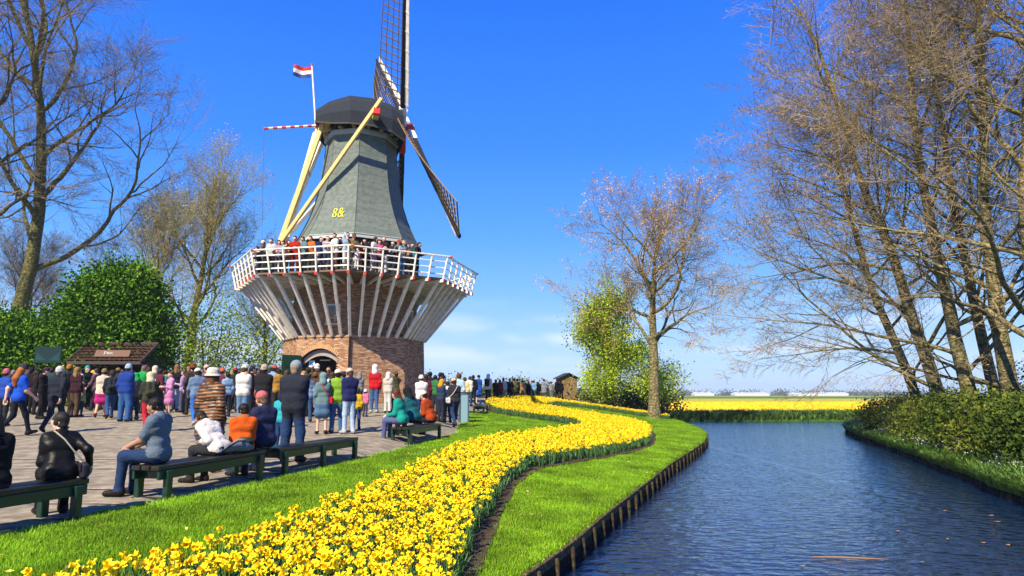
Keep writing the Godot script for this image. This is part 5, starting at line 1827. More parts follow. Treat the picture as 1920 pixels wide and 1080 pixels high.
# ---------------------------------------------------------------- people
# A figure is a skeleton of tapered bones; their distances are joined with a smooth minimum on a grid and meshed as surface nets.
# bones: [from, to, radius, radius, region]; regions: 0 skin, 1 top, 2 bottom, 3 shoe, 4 sleeve, 9 torso (top above the hem, bottom below)
func nets(bones: Array, cell: float, k: float) -> Dictionary:
	var lo := Vector3(99, 99, 99)
	var hi := -lo
	for b in bones:
		var r: float = maxf(b[2], b[3]) + 0.05
		lo = lo.min((b[0] as Vector3).min(b[1]) - Vector3.ONE * r)
		hi = hi.max((b[0] as Vector3).max(b[1]) + Vector3.ONE * r)
	var nx := int((hi.x - lo.x) / cell) + 2
	var ny := int((hi.y - lo.y) / cell) + 2
	var nz := int((hi.z - lo.z) / cell) + 2
	var acc := PackedFloat32Array()
	acc.resize(nx * ny * nz)
	acc.fill(1e-4)
	var reach := 3.2 / k + cell
	for b in bones:
		var a: Vector3 = b[0]
		var c: Vector3 = b[1]
		var ra: float = b[2]
		var rb: float = b[3]
		var m := maxf(ra, rb) + reach
		var i0 := maxi(0, int((minf(a.x, c.x) - m - lo.x) / cell))
		var i1 := mini(nx - 1, int((maxf(a.x, c.x) + m - lo.x) / cell) + 1)
		var j0 := maxi(0, int((minf(a.y, c.y) - m - lo.y) / cell))
		var j1 := mini(ny - 1, int((maxf(a.y, c.y) + m - lo.y) / cell) + 1)
		var k0 := maxi(0, int((minf(a.z, c.z) - m - lo.z) / cell))
		var k1 := mini(nz - 1, int((maxf(a.z, c.z) + m - lo.z) / cell) + 1)
		var ab := c - a
		var inv := 1.0 / maxf(ab.length_squared(), 1e-8)
		for kk in range(k0, k1 + 1):
			for jj in range(j0, j1 + 1):
				var row := (kk * ny + jj) * nx
				var py := lo.y + jj * cell - a.y
				var pz := lo.z + kk * cell - a.z
				for ii in range(i0, i1 + 1):
					var px := lo.x + ii * cell - a.x
					var t := clampf((px * ab.x + py * ab.y + pz * ab.z) * inv, 0.0, 1.0)
					var qx := px - ab.x * t
					var qy := py - ab.y * t
					var qz := pz - ab.z * t
					var d := sqrt(qx * qx + qy * qy + qz * qz) - ra - (rb - ra) * t
					if d < reach:
						acc[row + ii] += exp(-k * d)
	var vid := PackedInt32Array()
	vid.resize(nx * ny * nz)
	vid.fill(-1)
	var v := PackedVector3Array()
	var n := PackedVector3Array()
	var idx := PackedInt32Array()
	var sy := nx
	var sz := nx * ny
	for kk in nz - 1:
		for jj in ny - 1:
			var row := (kk * ny + jj) * nx
			for ii in nx - 1:
				var o := row + ii
				var s := 0
				if acc[o] > 1.0: s += 1
				if acc[o + 1] > 1.0: s += 1
				if acc[o + sy] > 1.0: s += 1
				if acc[o + sy + 1] > 1.0: s += 1
				if acc[o + sz] > 1.0: s += 1
				if acc[o + sz + 1] > 1.0: s += 1
				if acc[o + sz + sy] > 1.0: s += 1
				if acc[o + sz + sy + 1] > 1.0: s += 1
				if s == 0 or s == 8:
					continue
				var f := PackedFloat32Array([-log(acc[o]), -log(acc[o + 1]), -log(acc[o + sy]), -log(acc[o + sy + 1]), -log(acc[o + sz]), -log(acc[o + sz + 1]), -log(acc[o + sz + sy]), -log(acc[o + sz + sy + 1])])
				var sum := Vector3.ZERO
				var cnt := 0
				for e in 12:
					var ax := e >> 2
					var r := e & 3
					var c0: int
					var c1: int
					if ax == 0:
						c0 = r << 1
						c1 = c0 + 1
					elif ax == 1:
						c0 = (r & 1) + ((r >> 1) << 2)
						c1 = c0 + 2
					else:
						c0 = r
						c1 = r + 4
					if (f[c0] < 0.0) != (f[c1] < 0.0):
						var t := f[c0] / (f[c0] - f[c1])
						var p := Vector3(c0 & 1, (c0 >> 1) & 1, c0 >> 2)
						p[ax] += t
						sum += p
						cnt += 1
				sum /= cnt
				vid[o] = v.size()
				v.push_back(lo + (Vector3(ii, jj, kk) + sum) * cell)
				n.push_back(Vector3(f[1] + f[3] + f[5] + f[7] - f[0] - f[2] - f[4] - f[6], f[2] + f[3] + f[6] + f[7] - f[0] - f[1] - f[4] - f[5], f[4] + f[5] + f[6] + f[7] - f[0] - f[1] - f[2] - f[3]).normalized())
	for kk in range(1, nz - 1):
		for jj in range(1, ny - 1):
			var row := (kk * ny + jj) * nx
			for ii in range(1, nx - 1):
				var o := row + ii
				var ins := acc[o] > 1.0
				if ins != (acc[o + 1] > 1.0):
					net_quad(idx, vid[o - sy - sz], vid[o - sz], vid[o], vid[o - sy], ins)
				if ins != (acc[o + sy] > 1.0):
					net_quad(idx, vid[o - 1 - sz], vid[o - 1], vid[o], vid[o - sz], ins)
				if ins != (acc[o + sz] > 1.0):
					net_quad(idx, vid[o - 1 - sy], vid[o - sy], vid[o], vid[o - 1], ins)
	return {"v": v, "n": n, "idx": idx}

func net_quad(idx: PackedInt32Array, a: int, b: int, c: int, d: int, ins: bool) -> void:
	# stored as four corners, counter-clockwise seen from outside
	if a < 0 or b < 0 or c < 0 or d < 0:
		return
	if ins:
		idx.append_array(PackedInt32Array([a, b, c, d]))
	else:
		idx.append_array(PackedInt32Array([d, c, b, a]))

func net_mb(s: Dictionary, keep: Callable, paint: Callable) -> MB:
	var mb := MB.new()
	var v: PackedVector3Array = s.v
	var n: PackedVector3Array = s.n
	var ix: PackedInt32Array = s.idx
	var map := {}
	for q in ix.size() / 4:
		if keep.is_valid() and not keep.call((v[ix[q * 4]] + v[ix[q * 4 + 2]]) * 0.5):
			continue
		var id := PackedInt32Array()
		for c in 4:
			var i := ix[q * 4 + c]
			if not map.has(i):
				if paint.is_valid():
					mb.col = paint.call(v[i])
				map[i] = mb.vert(v[i], n[i])
			id.push_back(map[i])
		mb.tri_i(id[0], id[1], id[2])
		mb.tri_i(id[0], id[2], id[3])
	return mb

var body_bits := {}
var none: Callable

func head_mb(lod: int) -> MB:
	var key := "head%d" % lod
	if body_bits.has(key):
		return body_bits[key]
	var b := [[Vector3(0, 0.035, -0.02), Vector3(0, 0.03, -0.015), 0.088, 0.088, 0], [Vector3(0, -0.01, -0.03), Vector3(0, -0.01, 0.0), 0.078, 0.076, 0], [Vector3(-0.025, 0.0, 0.03), Vector3(0.025, 0.0, 0.03), 0.058, 0.058, 0], [Vector3(0, -0.06, 0.025), Vector3(0, -0.088, 0.052), 0.048, 0.030, 0], [Vector3(-0.04, -0.06, 0.0), Vector3(0.04, -0.06, 0.0), 0.034, 0.034, 0],
		[Vector3(0, 0.0, 0.088), Vector3(0, -0.034, 0.106), 0.008, 0.0125, 0], [Vector3(-0.012, -0.038, 0.094), Vector3(0.012, -0.038, 0.094), 0.009, 0.009, 0], [Vector3(-0.03, 0.022, 0.082), Vector3(0.03, 0.022, 0.082), 0.011, 0.011, 0], [Vector3(-0.018, -0.063, 0.082), Vector3(0.018, -0.063, 0.082), 0.010, 0.010, 0],
		[Vector3(-0.085, 0.012, -0.012), Vector3(-0.083, -0.022, -0.004), 0.015, 0.010, 0], [Vector3(0.085, 0.012, -0.012), Vector3(0.083, -0.022, -0.004), 0.015, 0.010, 0], [Vector3(0, -0.07, -0.018), Vector3(0, -0.19, -0.035), 0.053, 0.058, 0]]
	var s := nets(b, [0.0085, 0.013, 0.018][lod], 130.0)
	body_bits[key] = net_mb(s, none, func(p: Vector3) -> Color:
		var e := Vector2(absf(p.x) - 0.033, p.y - 0.002)
		if p.z > 0.05 and e.length() < 0.013:
			return Color(0.12, 0.1, 0.1) if e.length() < 0.007 else Color(1.0, 1.05, 1.15)
		if p.z > 0.06 and absf(p.y - 0.024) < 0.006 and absf(absf(p.x) - 0.033) < 0.02:
			return Color(0.35, 0.3, 0.28)
		if p.z > 0.07 and absf(p.y + 0.063) < 0.011 and absf(p.x) < 0.026:
			return Color(0.85, 0.5, 0.5)
		return Color.WHITE)
	return body_bits[key]

func hand_mb(lod: int, side: float) -> MB:
	# wrist at the origin, fingers along -y, palm towards +z, thumb on the side given
	var key := "hand%d%f" % [lod, side]
	if body_bits.has(key):
		return body_bits[key]
	var b := [[Vector3(0, 0.03, 0), Vector3(0, -0.02, 0), 0.026, 0.026, 0], [Vector3(-0.022, -0.03, 0), Vector3(-0.026, -0.078, 0), 0.019, 0.016, 0], [Vector3(0, -0.03, 0), Vector3(0, -0.082, 0), 0.019, 0.016, 0], [Vector3(0.022, -0.03, 0), Vector3(0.026, -0.076, 0), 0.019, 0.016, 0]]
	for f in 4:
		var x := -0.030 + 0.020 * f
		var l: float = [0.062, 0.074, 0.080, 0.072][f] if side < 0 else [0.062, 0.074, 0.080, 0.072][3 - f] + (0.0 if f else -0.002)
		var p0 := Vector3(x, -0.078, 0.002)
		var p1 := p0 + Vector3((f - 1.5) * 0.003, -l * 0.45, 0.010)
		var p2 := p1 + Vector3(0, -l * 0.32, 0.020)
		var p3 := p2 + Vector3(0, -l * 0.16, 0.020)
		b.append_array([[p0, p1, 0.0098, 0.009, 0], [p1, p2, 0.009, 0.0082, 0], [p2, p3, 0.0082, 0.007, 0]])
	var t0 := Vector3(side * 0.022, -0.022, 0.008)
	var t1 := Vector3(side * 0.046, -0.055, 0.022)
	b.append_array([[t0, t1, 0.014, 0.0105, 0], [t1, Vector3(side * 0.046, -0.088, 0.034), 0.0105, 0.008, 0]])
	body_bits[key] = net_mb(nets(b, [0.0055, 0.0085, 0.0105][lod], 260.0), none, none)
	return body_bits[key]

func arm_bones(out: Array, s: Vector3, w: Vector3, side: float, up_reg: int, fore_reg: int, r: float, pole: Vector3) -> Array:
	var d := w - s
	var l := clampf(d.length(), 0.08, 0.535)
	var dn := d.normalized()
	w = s + dn * l
	var a := (0.29 * 0.29 - 0.255 * 0.255 + l * l) / (2.0 * l)
	var h := sqrt(maxf(0.0, 0.29 * 0.29 - a * a))
	var pl := (pole - dn * pole.dot(dn)).normalized()
	var e := s + dn * a + pl * h
	out.push_back([s, e, 0.052 + r, 0.043 + r, up_reg])
	out.push_back([e, w, 0.042 + r, 0.030 + r * 0.7, fore_reg])
	return [e, w]

var figures := {}

func figure(q: Dictionary, lod: int) -> Dictionary:
	var key := str(q) + str(lod)
	if figures.has(key):
		return figures[key]
	var pose: String = q.get("pose", "stand")
	var bulk: float = q.get("bulk", 0.012)
	var fem: bool = q.get("fem", false)
	var lean: float = q.get("lean", 0.0)
	var sit := pose == "sit"
	var pv := Vector3(0, 0.575 if sit else 0.95, 0)
	var R := Basis(Vector3.RIGHT, lean)
	var RH := Basis(Vector3.RIGHT, lean * 0.45 + q.get("nod", 0.05)) * Basis(Vector3.UP, q.get("turn", 0.0))
	var sw := 0.155 if fem else 0.178
	var tr := 1 if not q.get("dress", false) else 1
	var bones := []
	# torso
	bones.push_back([pv + Vector3(-0.075, 0.0, 0), pv + Vector3(0.075, 0.0, 0), 0.112 + bulk * 0.6, 0.112 + bulk * 0.6, 9])
	bones.push_back([pv + R * Vector3(-0.05, 0.15, 0.005), pv + R * Vector3(0.05, 0.15, 0.005), (0.094 if fem else 0.106) + bulk, (0.094 if fem else 0.106) + bulk, 9])
	bones.push_back([pv + R * Vector3(-0.085, 0.33, 0.0), pv + R * Vector3(0.085, 0.33, 0.0), 0.100 + bulk, 0.100 + bulk, 1])
	bones.push_back([pv + R * Vector3(-sw + 0.03, 0.445, -0.012), pv + R * Vector3(sw - 0.03, 0.445, -0.012), 0.068 + bulk * 0.7, 0.068 + bulk * 0.7, 1])
	bones.push_back([pv + R * Vector3(0, 0.44, -0.015), pv + R * Vector3(0, 0.515, -0.02), 0.062 + bulk * 0.7, 0.054 + bulk * 0.4, 1])
	if q.get("belly", 0.0) > 0.0:
		bones.push_back([pv + R * Vector3(-0.04, 0.1, 0.05), pv + R * Vector3(0.04, 0.13, 0.05), 0.11 + q.belly, 0.11 + q.belly, 9])
	var nb := pv + R * Vector3(0, 0.50, -0.02)
	var hc := nb + RH * Vector3(0, 0.155, 0.035)
	bones.push_back([nb, hc + RH * Vector3(0, -0.09, -0.02), 0.055, 0.052, 0])
	# legs
	var bottom: String = q.get("bottom", "trousers")
	var bare := bottom == "skirt" or bottom == "shorts"
	var loose: float = q.get("loose", 0.008)
	var hips := [pv + Vector3(-0.088, -0.04, 0), pv + Vector3(0.088, -0.04, 0)]
	var knees := []
	var ankles := []
	var toes := []
	for s in 2:
		var sg: float = -1.0 if s == 0 else 1.0
		if sit:
			var sp: float = q.get("spread", 0.13)
			knees.push_back(Vector3(sg * sp, 0.535, 0.43))
			var tuck: float = q.get("tuck", 0.0)
			ankles.push_back(Vector3(sg * sp * 0.95, 0.085, 0.41 - tuck + 0.06 * s))
			toes.push_back(ankles[s] + Vector3(sg * 0.03, -0.045, 0.17))
		elif pose == "walk":
			if s == 0:
				knees.push_back(Vector3(sg * 0.09, 0.51, 0.17))
				ankles.push_back(Vector3(sg * 0.09, 0.10, 0.27))
				toes.push_back(ankles[s] + Vector3(sg * 0.02, 0.01, 0.17))
			else:
				knees.push_back(Vector3(sg * 0.09, 0.50, -0.03))
				ankles.push_back(Vector3(sg * 0.09, 0.16, -0.30))
				toes.push_back(ankles[s] + Vector3(sg * 0.02, -0.12, 0.11))
		else:
			var st: float = q.get("stance", 0.1)
			knees.push_back(Vector3(sg * st, 0.51, 0.03))
			ankles.push_back(Vector3(sg * (st + 0.015), 0.085, -0.025 + 0.04 * s))
			toes.push_back(ankles[s] + Vector3(sg * 0.04, -0.042, 0.165))
		var reg_t := 2
		var reg_s := 0 if bare else 2
		bones.push_back([hips[s], knees[s], 0.086 + loose, 0.058 + loose * (0.4 if bare else 1.0), reg_t if bottom != "skirt" else 0])
		bones.push_back([knees[s], ankles[s], 0.056 + (0.0 if bare else loose), (0.036 if bare else 0.044 + loose), reg_s])
		bones.push_back([ankles[s] + Vector3(0, -0.035, -0.035), toes[s], 0.046, 0.036, 3])
	var hem: float = q.get("hem", -0.10)
	if q.get("coat", false):
		bones.push_back([pv + Vector3(-0.06, -0.12, 0), pv + Vector3(0.06, -0.12, 0), 0.150, 0.150, 1])
		bones.push_back([pv + Vector3(-0.07, -0.30, 0.0), pv + Vector3(0.07, -0.30, 0.0), 0.158, 0.158, 1])
	if bottom == "skirt" and not sit:
		bones.push_back([pv + Vector3(-0.06, -0.14, 0), pv + Vector3(0.06, -0.14, 0), 0.145, 0.145, 2])
		bones.push_back([pv + Vector3(-0.08, -0.34, 0.0), pv + Vector3(0.08, -0.34, 0.0), 0.15, 0.15, 2])
	elif bottom == "skirt":
		bones.push_back([pv + Vector3(-0.08, -0.02, 0.05), pv + Vector3(-0.1, -0.04, 0.36), 0.12, 0.095, 2])
		bones.push_back([pv + Vector3(0.08, -0.02, 0.05), pv + Vector3(0.1, -0.04, 0.36), 0.12, 0.095, 2])
	# arms
	var arms: Array = q.get("arms", ["down", "down"])
	var sl: String = q.get("sleeve", "long")
	var up_reg := 4 if sl == "vest" else 1
	var fr_reg := 0 if sl == "short" else up_reg
	var hands := []
	for s in 2:
		var sg: float = -1.0 if s == 0 else 1.0
		var sh := pv + R * Vector3(sg * sw, 0.435, -0.012)
		var w := sh + Vector3(sg * 0.07, -0.52, 0.05)
		var pole := Vector3(sg * 0.35, -0.2, -1.0)
		match arms[s]:
			"hold": w = pv + R * Vector3(sg * 0.075, 0.20, 0.27)
			"phone": w = hc + RH * Vector3(sg * 0.085, -0.10, 0.20)
			"point": w = sh + Vector3(sg * 0.12, 0.05, 0.48)
			"rail": w = pv + Vector3(sg * 0.20, 0.17, 0.36)
			"lap": w = pv + Vector3(sg * 0.085, 0.10, 0.31)
			"knees": w = pv + Vector3(sg * 0.10, 0.09, 0.40)
			"side": w = pv + Vector3(sg * 0.34, 0.06, 0.12)
			"pocket":
				w = pv + Vector3(sg * 0.215, 0.04, 0.06)
				pole = Vector3(sg * 1.0, -0.1, -0.6)
			"front": w = sh + Vector3(sg * 0.02, -0.44, 0.26)
			"back": w = sh + Vector3(sg * 0.06, -0.48, -0.20)
			"hip":
				w = pv + Vector3(sg * 0.19, 0.12, 0.06)
				pole = Vector3(sg * 1.0, 0.0, -0.4)
		var e := arm_bones(bones, sh, w, sg, up_reg, fr_reg, bulk * 0.5 if sl != "short" else 0.002, pole)
		if sl == "short":
			# the sleeve ends above the elbow
			var last: Array = bones[bones.size() - 2]
			var mid: Vector3 = (last[0] as Vector3).lerp(last[1], 0.72)
			bones[bones.size() - 2] = [last[0], mid, 0.062, 0.054, 1]
			bones.push_back([mid, last[1], 0.045, 0.040, 0])
		hands.push_back(e)
	var cell: float = [0.0165, 0.026, 0.036][lod]
	var s := nets(bones, cell, 48.0)
	# which garment each vertex belongs to
	var v: PackedVector3Array = s.v
	var n: PackedVector3Array = s.n
	var reg := PackedInt32Array()
	reg.resize(v.size())
	var upv := R.y
	var nbn := bones.size()
	var ba := PackedVector3Array()
	var bd := PackedVector3Array()
	for b in bones:
		ba.push_back(b[0])
		bd.push_back((b[1] as Vector3) - (b[0] as Vector3))
	for i in v.size():
		var best := 99.0
		var br := 0
		var p := v[i]
		for j in nbn:
			var ab := bd[j]
			var t := clampf((p - ba[j]).dot(ab) / maxf(ab.length_squared(), 1e-8), 0.0, 1.0)
			var d: float = p.distance_to(ba[j] + ab * t) - lerpf(bones[j][2], bones[j][3], t)
			if d < best:
				best = d
				br = j
		var g: int = bones[br][4]
		if g == 9 or (g == 1 and nbn > 0) or (g == 2 and not sit):
			var hgt_ := (p - pv).dot(upv if p.y > pv.y else Vector3.UP)
			if g == 9:
				g = 1 if hgt_ > hem else 2
			elif g == 2 and hgt_ > hem and hgt_ > -0.2 and absf(p.x) < 0.3 and not q.get("coat", false):
				g = 1 if hgt_ > hem else 2
			elif g == 1 and q.get("coat", false) and hgt_ < hem and p.y < pv.y and absf(p.x) < 0.24:
				g = 2
		reg[i] = g
	var fold: float = q.get("fold", 0.006)
	var quilt: bool = q.get("quilt", false)
	var out := {"head": Transform3D(RH, hc), "back": Transform3D(R, pv + R * Vector3(0, 0.30, -0.13 - bulk)), "pelvis": pv, "hands": hands, "lean": R}
	var names := {0: "body", 1: "top", 2: "bottom", 3: "shoes", 4: "sleeves"}
	var body := MB.new()
	for i in v.size():
		body.vert(v[i] - (n[i] * 0.016 if reg[i] != 0 else Vector3.ZERO), n[i])
	var ix: PackedInt32Array = s.idx
	var parts := {}
	for g in [1, 2, 3, 4]:
		parts[g] = [MB.new(), {}]
	for f in ix.size() / 4:
		var a := ix[f * 4]
		var b := ix[f * 4 + 1]
		var c := ix[f * 4 + 2]
		var d := ix[f * 4 + 3]
		body.tri_i(a, b, c)
		body.tri_i(a, c, d)
		var g := reg[a]
		if reg[b] == reg[c] and reg[b] == reg[d]:
			g = reg[b]
		if g == 0:
			continue
		var mb: MB = parts[g][0]
		var map: Dictionary = parts[g][1]
		var id := PackedInt32Array()
		for i in [a, b, c, d]:
			if not map.has(i):
				var p := v[i]
				var dsp := 0.005
				if g == 1 and quilt:
					var ph := fposmod(p.y + 0.012 * sin(p.x * 9.0), 0.056) / 0.056
					dsp += 0.016 * sin(PI * ph)
					var st := noise.get_noise_3d(p.x * 50.0, p.y * 700.0, p.z * 50.0)
					mb.col = Color(0.27, 0.125, 0.05).lerp(Color(0.05, 0.028, 0.018), smoothstep(-0.1, 0.25, st)) if ph > 0.22 and ph < 0.80 else Color(0.035, 0.02, 0.014)
				elif g != 3:
					mb.col = Color.WHITE
					if g == 1 and q.has("pat"):
						var bandf := fposmod((p - pv).dot(upv) / 0.085, 1.0)
						if q.pat == "stripe" and bandf > 0.5:
							mb.col = Color(0.35, 0.35, 0.42)
						elif q.pat == "yoke" and (p - pv).dot(upv) > 0.34:
							mb.col = Color(0.45, 0.45, 0.48)
						elif q.pat == "print" and noise.get_noise_3d(p.x * 330.0, p.y * 330.0, p.z * 330.0) > 0.08:
							mb.col = Color(0.42, 0.5, 0.55)
					dsp += fold * noise.get_noise_3d(p.x * 170.0 + p.y * 90.0, p.y * 420.0, p.z * 170.0 + g * 40.0)
				map[i] = mb.vert(p + n[i] * dsp, n[i])
			id.push_back(map[i])
		mb.tri_i(id[0], id[1], id[2])
		mb.tri_i(id[0], id[2], id[3])
	# folds need their own normals
	for g in [1, 2, 4]:
		var mb: MB = parts[g][0]
		if mb.v.size() and (fold > 0.0):
			for i in mb.n.size():
				mb.n[i] = mb.n[i] * 1e-4
			for f in mb.idx.size() / 3:
				var i0 := mb.idx[f * 3]
				var i1 := mb.idx[f * 3 + 1]
				var i2 := mb.idx[f * 3 + 2]
				var fn := (mb.v[i2] - mb.v[i0]).cross(mb.v[i1] - mb.v[i0])
				mb.n[i0] += fn
				mb.n[i1] += fn
				mb.n[i2] += fn
			for i in mb.n.size():
				mb.n[i] = mb.n[i].normalized()
	for i in 2:
		var sg: float = -1.0 if i == 0 else 1.0
		var dn: Vector3 = ((hands[i][1] as Vector3) - (hands[i][0] as Vector3)).normalized()
		if arms[i] == "lap" or arms[i] == "knees":
			dn = (dn + Vector3(0, -0.15, 0.3)).normalized()
		var palm := Vector3(-sg, 0, 0.0) if arms[i] in ["down", "front", "back", "pocket"] else Vector3(-sg * 0.7, -0.7, 0.0)
		var z := (palm - dn * palm.dot(dn)).normalized()
		var y := -dn
		var x := y.cross(z)
		var thumb := 1.0 if x.dot(Vector3(0, 0.3, 1.0)) > 0.0 else -1.0
		body.add(hand_mb(lod, thumb), Transform3D(Basis(x, y, z), hands[i][1]))
	body.add(head_mb(lod), Transform3D(RH.scaled_local(Vector3.ONE * q.get("big", 1.0)), hc))
	out.body = body.mesh()
	for g in [1, 2, 3, 4]:
		if (parts[g][0] as MB).v.size() > 3:
			out[names[g]] = (parts[g][0] as MB).mesh()
	figures[key] = out
	return out

func headgear(kind: String, lod: int) -> ArrayMesh:
	var key := kind + str(lod)
	if body_bits.has(key):
		return body_bits[key]
	var cell: float = [0.011, 0.015, 0.02][lod]
	var mb := MB.new()
	match kind:
		"hair":
			mb = net_mb(nets([[Vector3(0, 0.048, -0.028), Vector3(0, 0.045, -0.025), 0.096, 0.096, 0], [Vector3(0, -0.02, -0.05), Vector3(0, 0.01, -0.04), 0.070, 0.08, 0], [Vector3(-0.05, 0.0, -0.02), Vector3(-0.05, 0.04, 0.0), 0.045, 0.05, 0], [Vector3(0.05, 0.0, -0.02), Vector3(0.05, 0.04, 0.0), 0.045, 0.05, 0]], cell, 110.0), none, none)
		"short":
			mb = net_mb(nets([[Vector3(0, 0.040, -0.03), Vector3(0, 0.038, -0.024), 0.089, 0.089, 0], [Vector3(0, -0.055, -0.056), Vector3(0, 0.01, -0.045), 0.056, 0.072, 0], [Vector3(-0.055, -0.02, -0.025), Vector3(-0.05, 0.03, -0.01), 0.036, 0.042, 0], [Vector3(0.055, -0.02, -0.025), Vector3(0.05, 0.03, -0.01), 0.036, 0.042, 0]], cell, 150.0), none, none)
		"long":
			mb = net_mb(nets([[Vector3(0, 0.048, -0.028), Vector3(0, 0.045, -0.025), 0.097, 0.097, 0], [Vector3(-0.055, 0.02, -0.02), Vector3(-0.07, -0.16, -0.045), 0.05, 0.04, 0], [Vector3(0.055, 0.02, -0.02), Vector3(0.07, -0.16, -0.045), 0.05, 0.04, 0], [Vector3(0, 0.0, -0.06), Vector3(0, -0.2, -0.09), 0.06, 0.05, 0]], cell, 90.0), none, none)
		"verylong":
			mb = net_mb(nets([[Vector3(0, 0.04, -0.028), Vector3(0, 0.02, -0.03), 0.094, 0.094, 0], [Vector3(0, -0.02, -0.07), Vector3(0, -0.22, -0.13), 0.085, 0.095, 0], [Vector3(0, -0.22, -0.13), Vector3(0, -0.38, -0.13), 0.095, 0.05, 0]], cell, 90.0), none, none)
		"bun":
			mb = net_mb(nets([[Vector3(0, 0.046, -0.03), Vector3(0, 0.044, -0.026), 0.093, 0.093, 0], [Vector3(0, -0.01, -0.048), Vector3(0, 0.02, -0.04), 0.062, 0.075, 0], [Vector3(0, 0.08, -0.12), Vector3(0, 0.085, -0.12), 0.036, 0.036, 0]], cell, 130.0), none, none)
		"beanie":
			mb = net_mb(nets([[Vector3(0, 0.050, -0.018), Vector3(0, 0.068, -0.022), 0.102, 0.094, 0], [Vector3(0, 0.0, -0.045), Vector3(0, 0.03, -0.03), 0.075, 0.08, 0]], cell, 110.0), func(p: Vector3) -> bool: return p.y > 0.022 - p.z * 0.0 - (0.03 if p.z < -0.04 else 0.0), none)
		"cap":
			mb = net_mb(nets([[Vector3(0, 0.055, -0.02), Vector3(0, 0.058, -0.018), 0.099, 0.098, 0]], cell, 130.0), func(p: Vector3) -> bool: return p.y > 0.032, none)
			var f := MB.new()
			f.grid(9, 4, func(i: int, j: int) -> Vector3:
				var a := lerpf(-1.05, 1.05, i / 8.0)
				var r := 0.094 + 0.062 * j / 3.0 * cos(a * 0.9)
				return Vector3(-sin(a) * r, 0.040 - 0.012 * j / 3.0 - 0.02 * absf(sin(a)), -0.018 + cos(a) * r))
			mb.add(f, Transform3D.IDENTITY)
		"sunhat":
			mb.lathe(PackedVector2Array([Vector2(0.136, 0.008), Vector2(0.140, 0.014), Vector2(0.118, 0.036), Vector2(0.103, 0.052), Vector2(0.102, 0.095), Vector2(0.092, 0.128), Vector2(0.06, 0.147), Vector2(0.0, 0.152)]), 20, Transform3D(Basis(Vector3.RIGHT, -0.08), Vector3(0, -0.005, -0.02)))
			mb.lathe(PackedVector2Array([Vector2(0.1, 0.045), Vector2(0.136, 0.008)]), 20, Transform3D(Basis(Vector3.RIGHT, -0.08), Vector3(0, -0.005, -0.02)))
		"hood":
			mb = net_mb(nets([[Vector3(0, 0.04, -0.03), Vector3(0, 0.03, -0.025), 0.112, 0.112, 0], [Vector3(0, -0.05, -0.04), Vector3(0, -0.14, -0.05), 0.10, 0.115, 0]], cell, 90.0), func(p: Vector3) -> bool: return not (p.z > 0.02 and p.y < 0.095 and absf(p.x) < 0.085), none)
		"scarf":
			mb = net_mb(nets([[Vector3(-0.03, -0.12, 0.0), Vector3(0.03, -0.12, 0.0), 0.078, 0.078, 0], [Vector3(-0.03, -0.15, -0.02), Vector3(0.03, -0.15, -0.02), 0.085, 0.085, 0]], cell, 100.0), none, none)
	if kind in ["hair", "short", "long", "verylong", "bun"]:
		for i in mb.v.size():
			var p := mb.v[i]
			mb.v[i] += mb.n[i] * 0.006 * (0.7 + noise.get_noise_3d(p.x * 900.0, p.y * 240.0, p.z * 900.0))
	body_bits[key] = mb.mesh()
	return body_bits[key]

func bag_mesh(kind: String, lod: int) -> ArrayMesh:
	var key := "bag" + kind + str(lod)
	if body_bits.has(key):
		return body_bits[key]
	var mb := MB.new()
	if kind == "pack":
		mb = net_mb(nets([[Vector3(-0.07, -0.16, -0.06), Vector3(-0.06, 0.12, -0.05), 0.085, 0.075, 0], [Vector3(0.07, -0.16, -0.06), Vector3(0.06, 0.12, -0.05), 0.085, 0.075, 0], [Vector3(-0.05, -0.14, -0.13), Vector3(0.05, -0.14, -0.13), 0.06, 0.06, 0]], [0.014, 0.022, 0.03][lod], 80.0), none, none)
		for sx in [-0.1, 0.1]:
			mb.tube(PackedVector3Array([Vector3(sx, -0.05, 0.02), Vector3(sx * 1.1, 0.14, 0.03), Vector3(sx * 1.05, 0.20, 0.14), Vector3(sx * 1.1, 0.05, 0.27), Vector3(sx * 1.2, -0.12, 0.2)]), PackedFloat32Array([0.02, 0.02, 0.02, 0.02, 0.018]), 6)
	elif kind == "shoulder":
		mb.bevel(Vector3(0, 0, 0), Vector3(0.30, 0.21, 0.10), 0.035)
		mb.bevel(Vector3(0, 0.045, 0.052), Vector3(0.27, 0.10, 0.02), 0.008)
	body_bits[key] = mb.mesh()
	return body_bits[key]

var cloth_tex: NoiseTexture2D
var wrinkle_tex: NoiseTexture2D
var cloth_mats := {}

func cloth(hex: String, rough := 0.92) -> StandardMaterial3D:
	var key := hex + str(rough)
	if cloth_mats.has(key):
		return cloth_mats[key]
	var m := StandardMaterial3D.new()
	var c := Color(hex).srgb_to_linear() * 0.8
	c.a = 1.0
	m.albedo_color = c.linear_to_srgb()
	m.roughness = rough
	m.metallic_specular = 0.3
	m.cull_mode = BaseMaterial3D.CULL_DISABLED
	m.vertex_color_use_as_albedo = true
	m.albedo_texture = cloth_tex
	m.uv1_triplanar = true
	m.uv1_scale = Vector3.ONE * 2.2
	m.heightmap_enabled = true
	m.heightmap_texture = wrinkle_tex
	m.heightmap_scale = 0.12 if rough < 0.5 else 0.4
	cloth_mats[key] = m
	return m

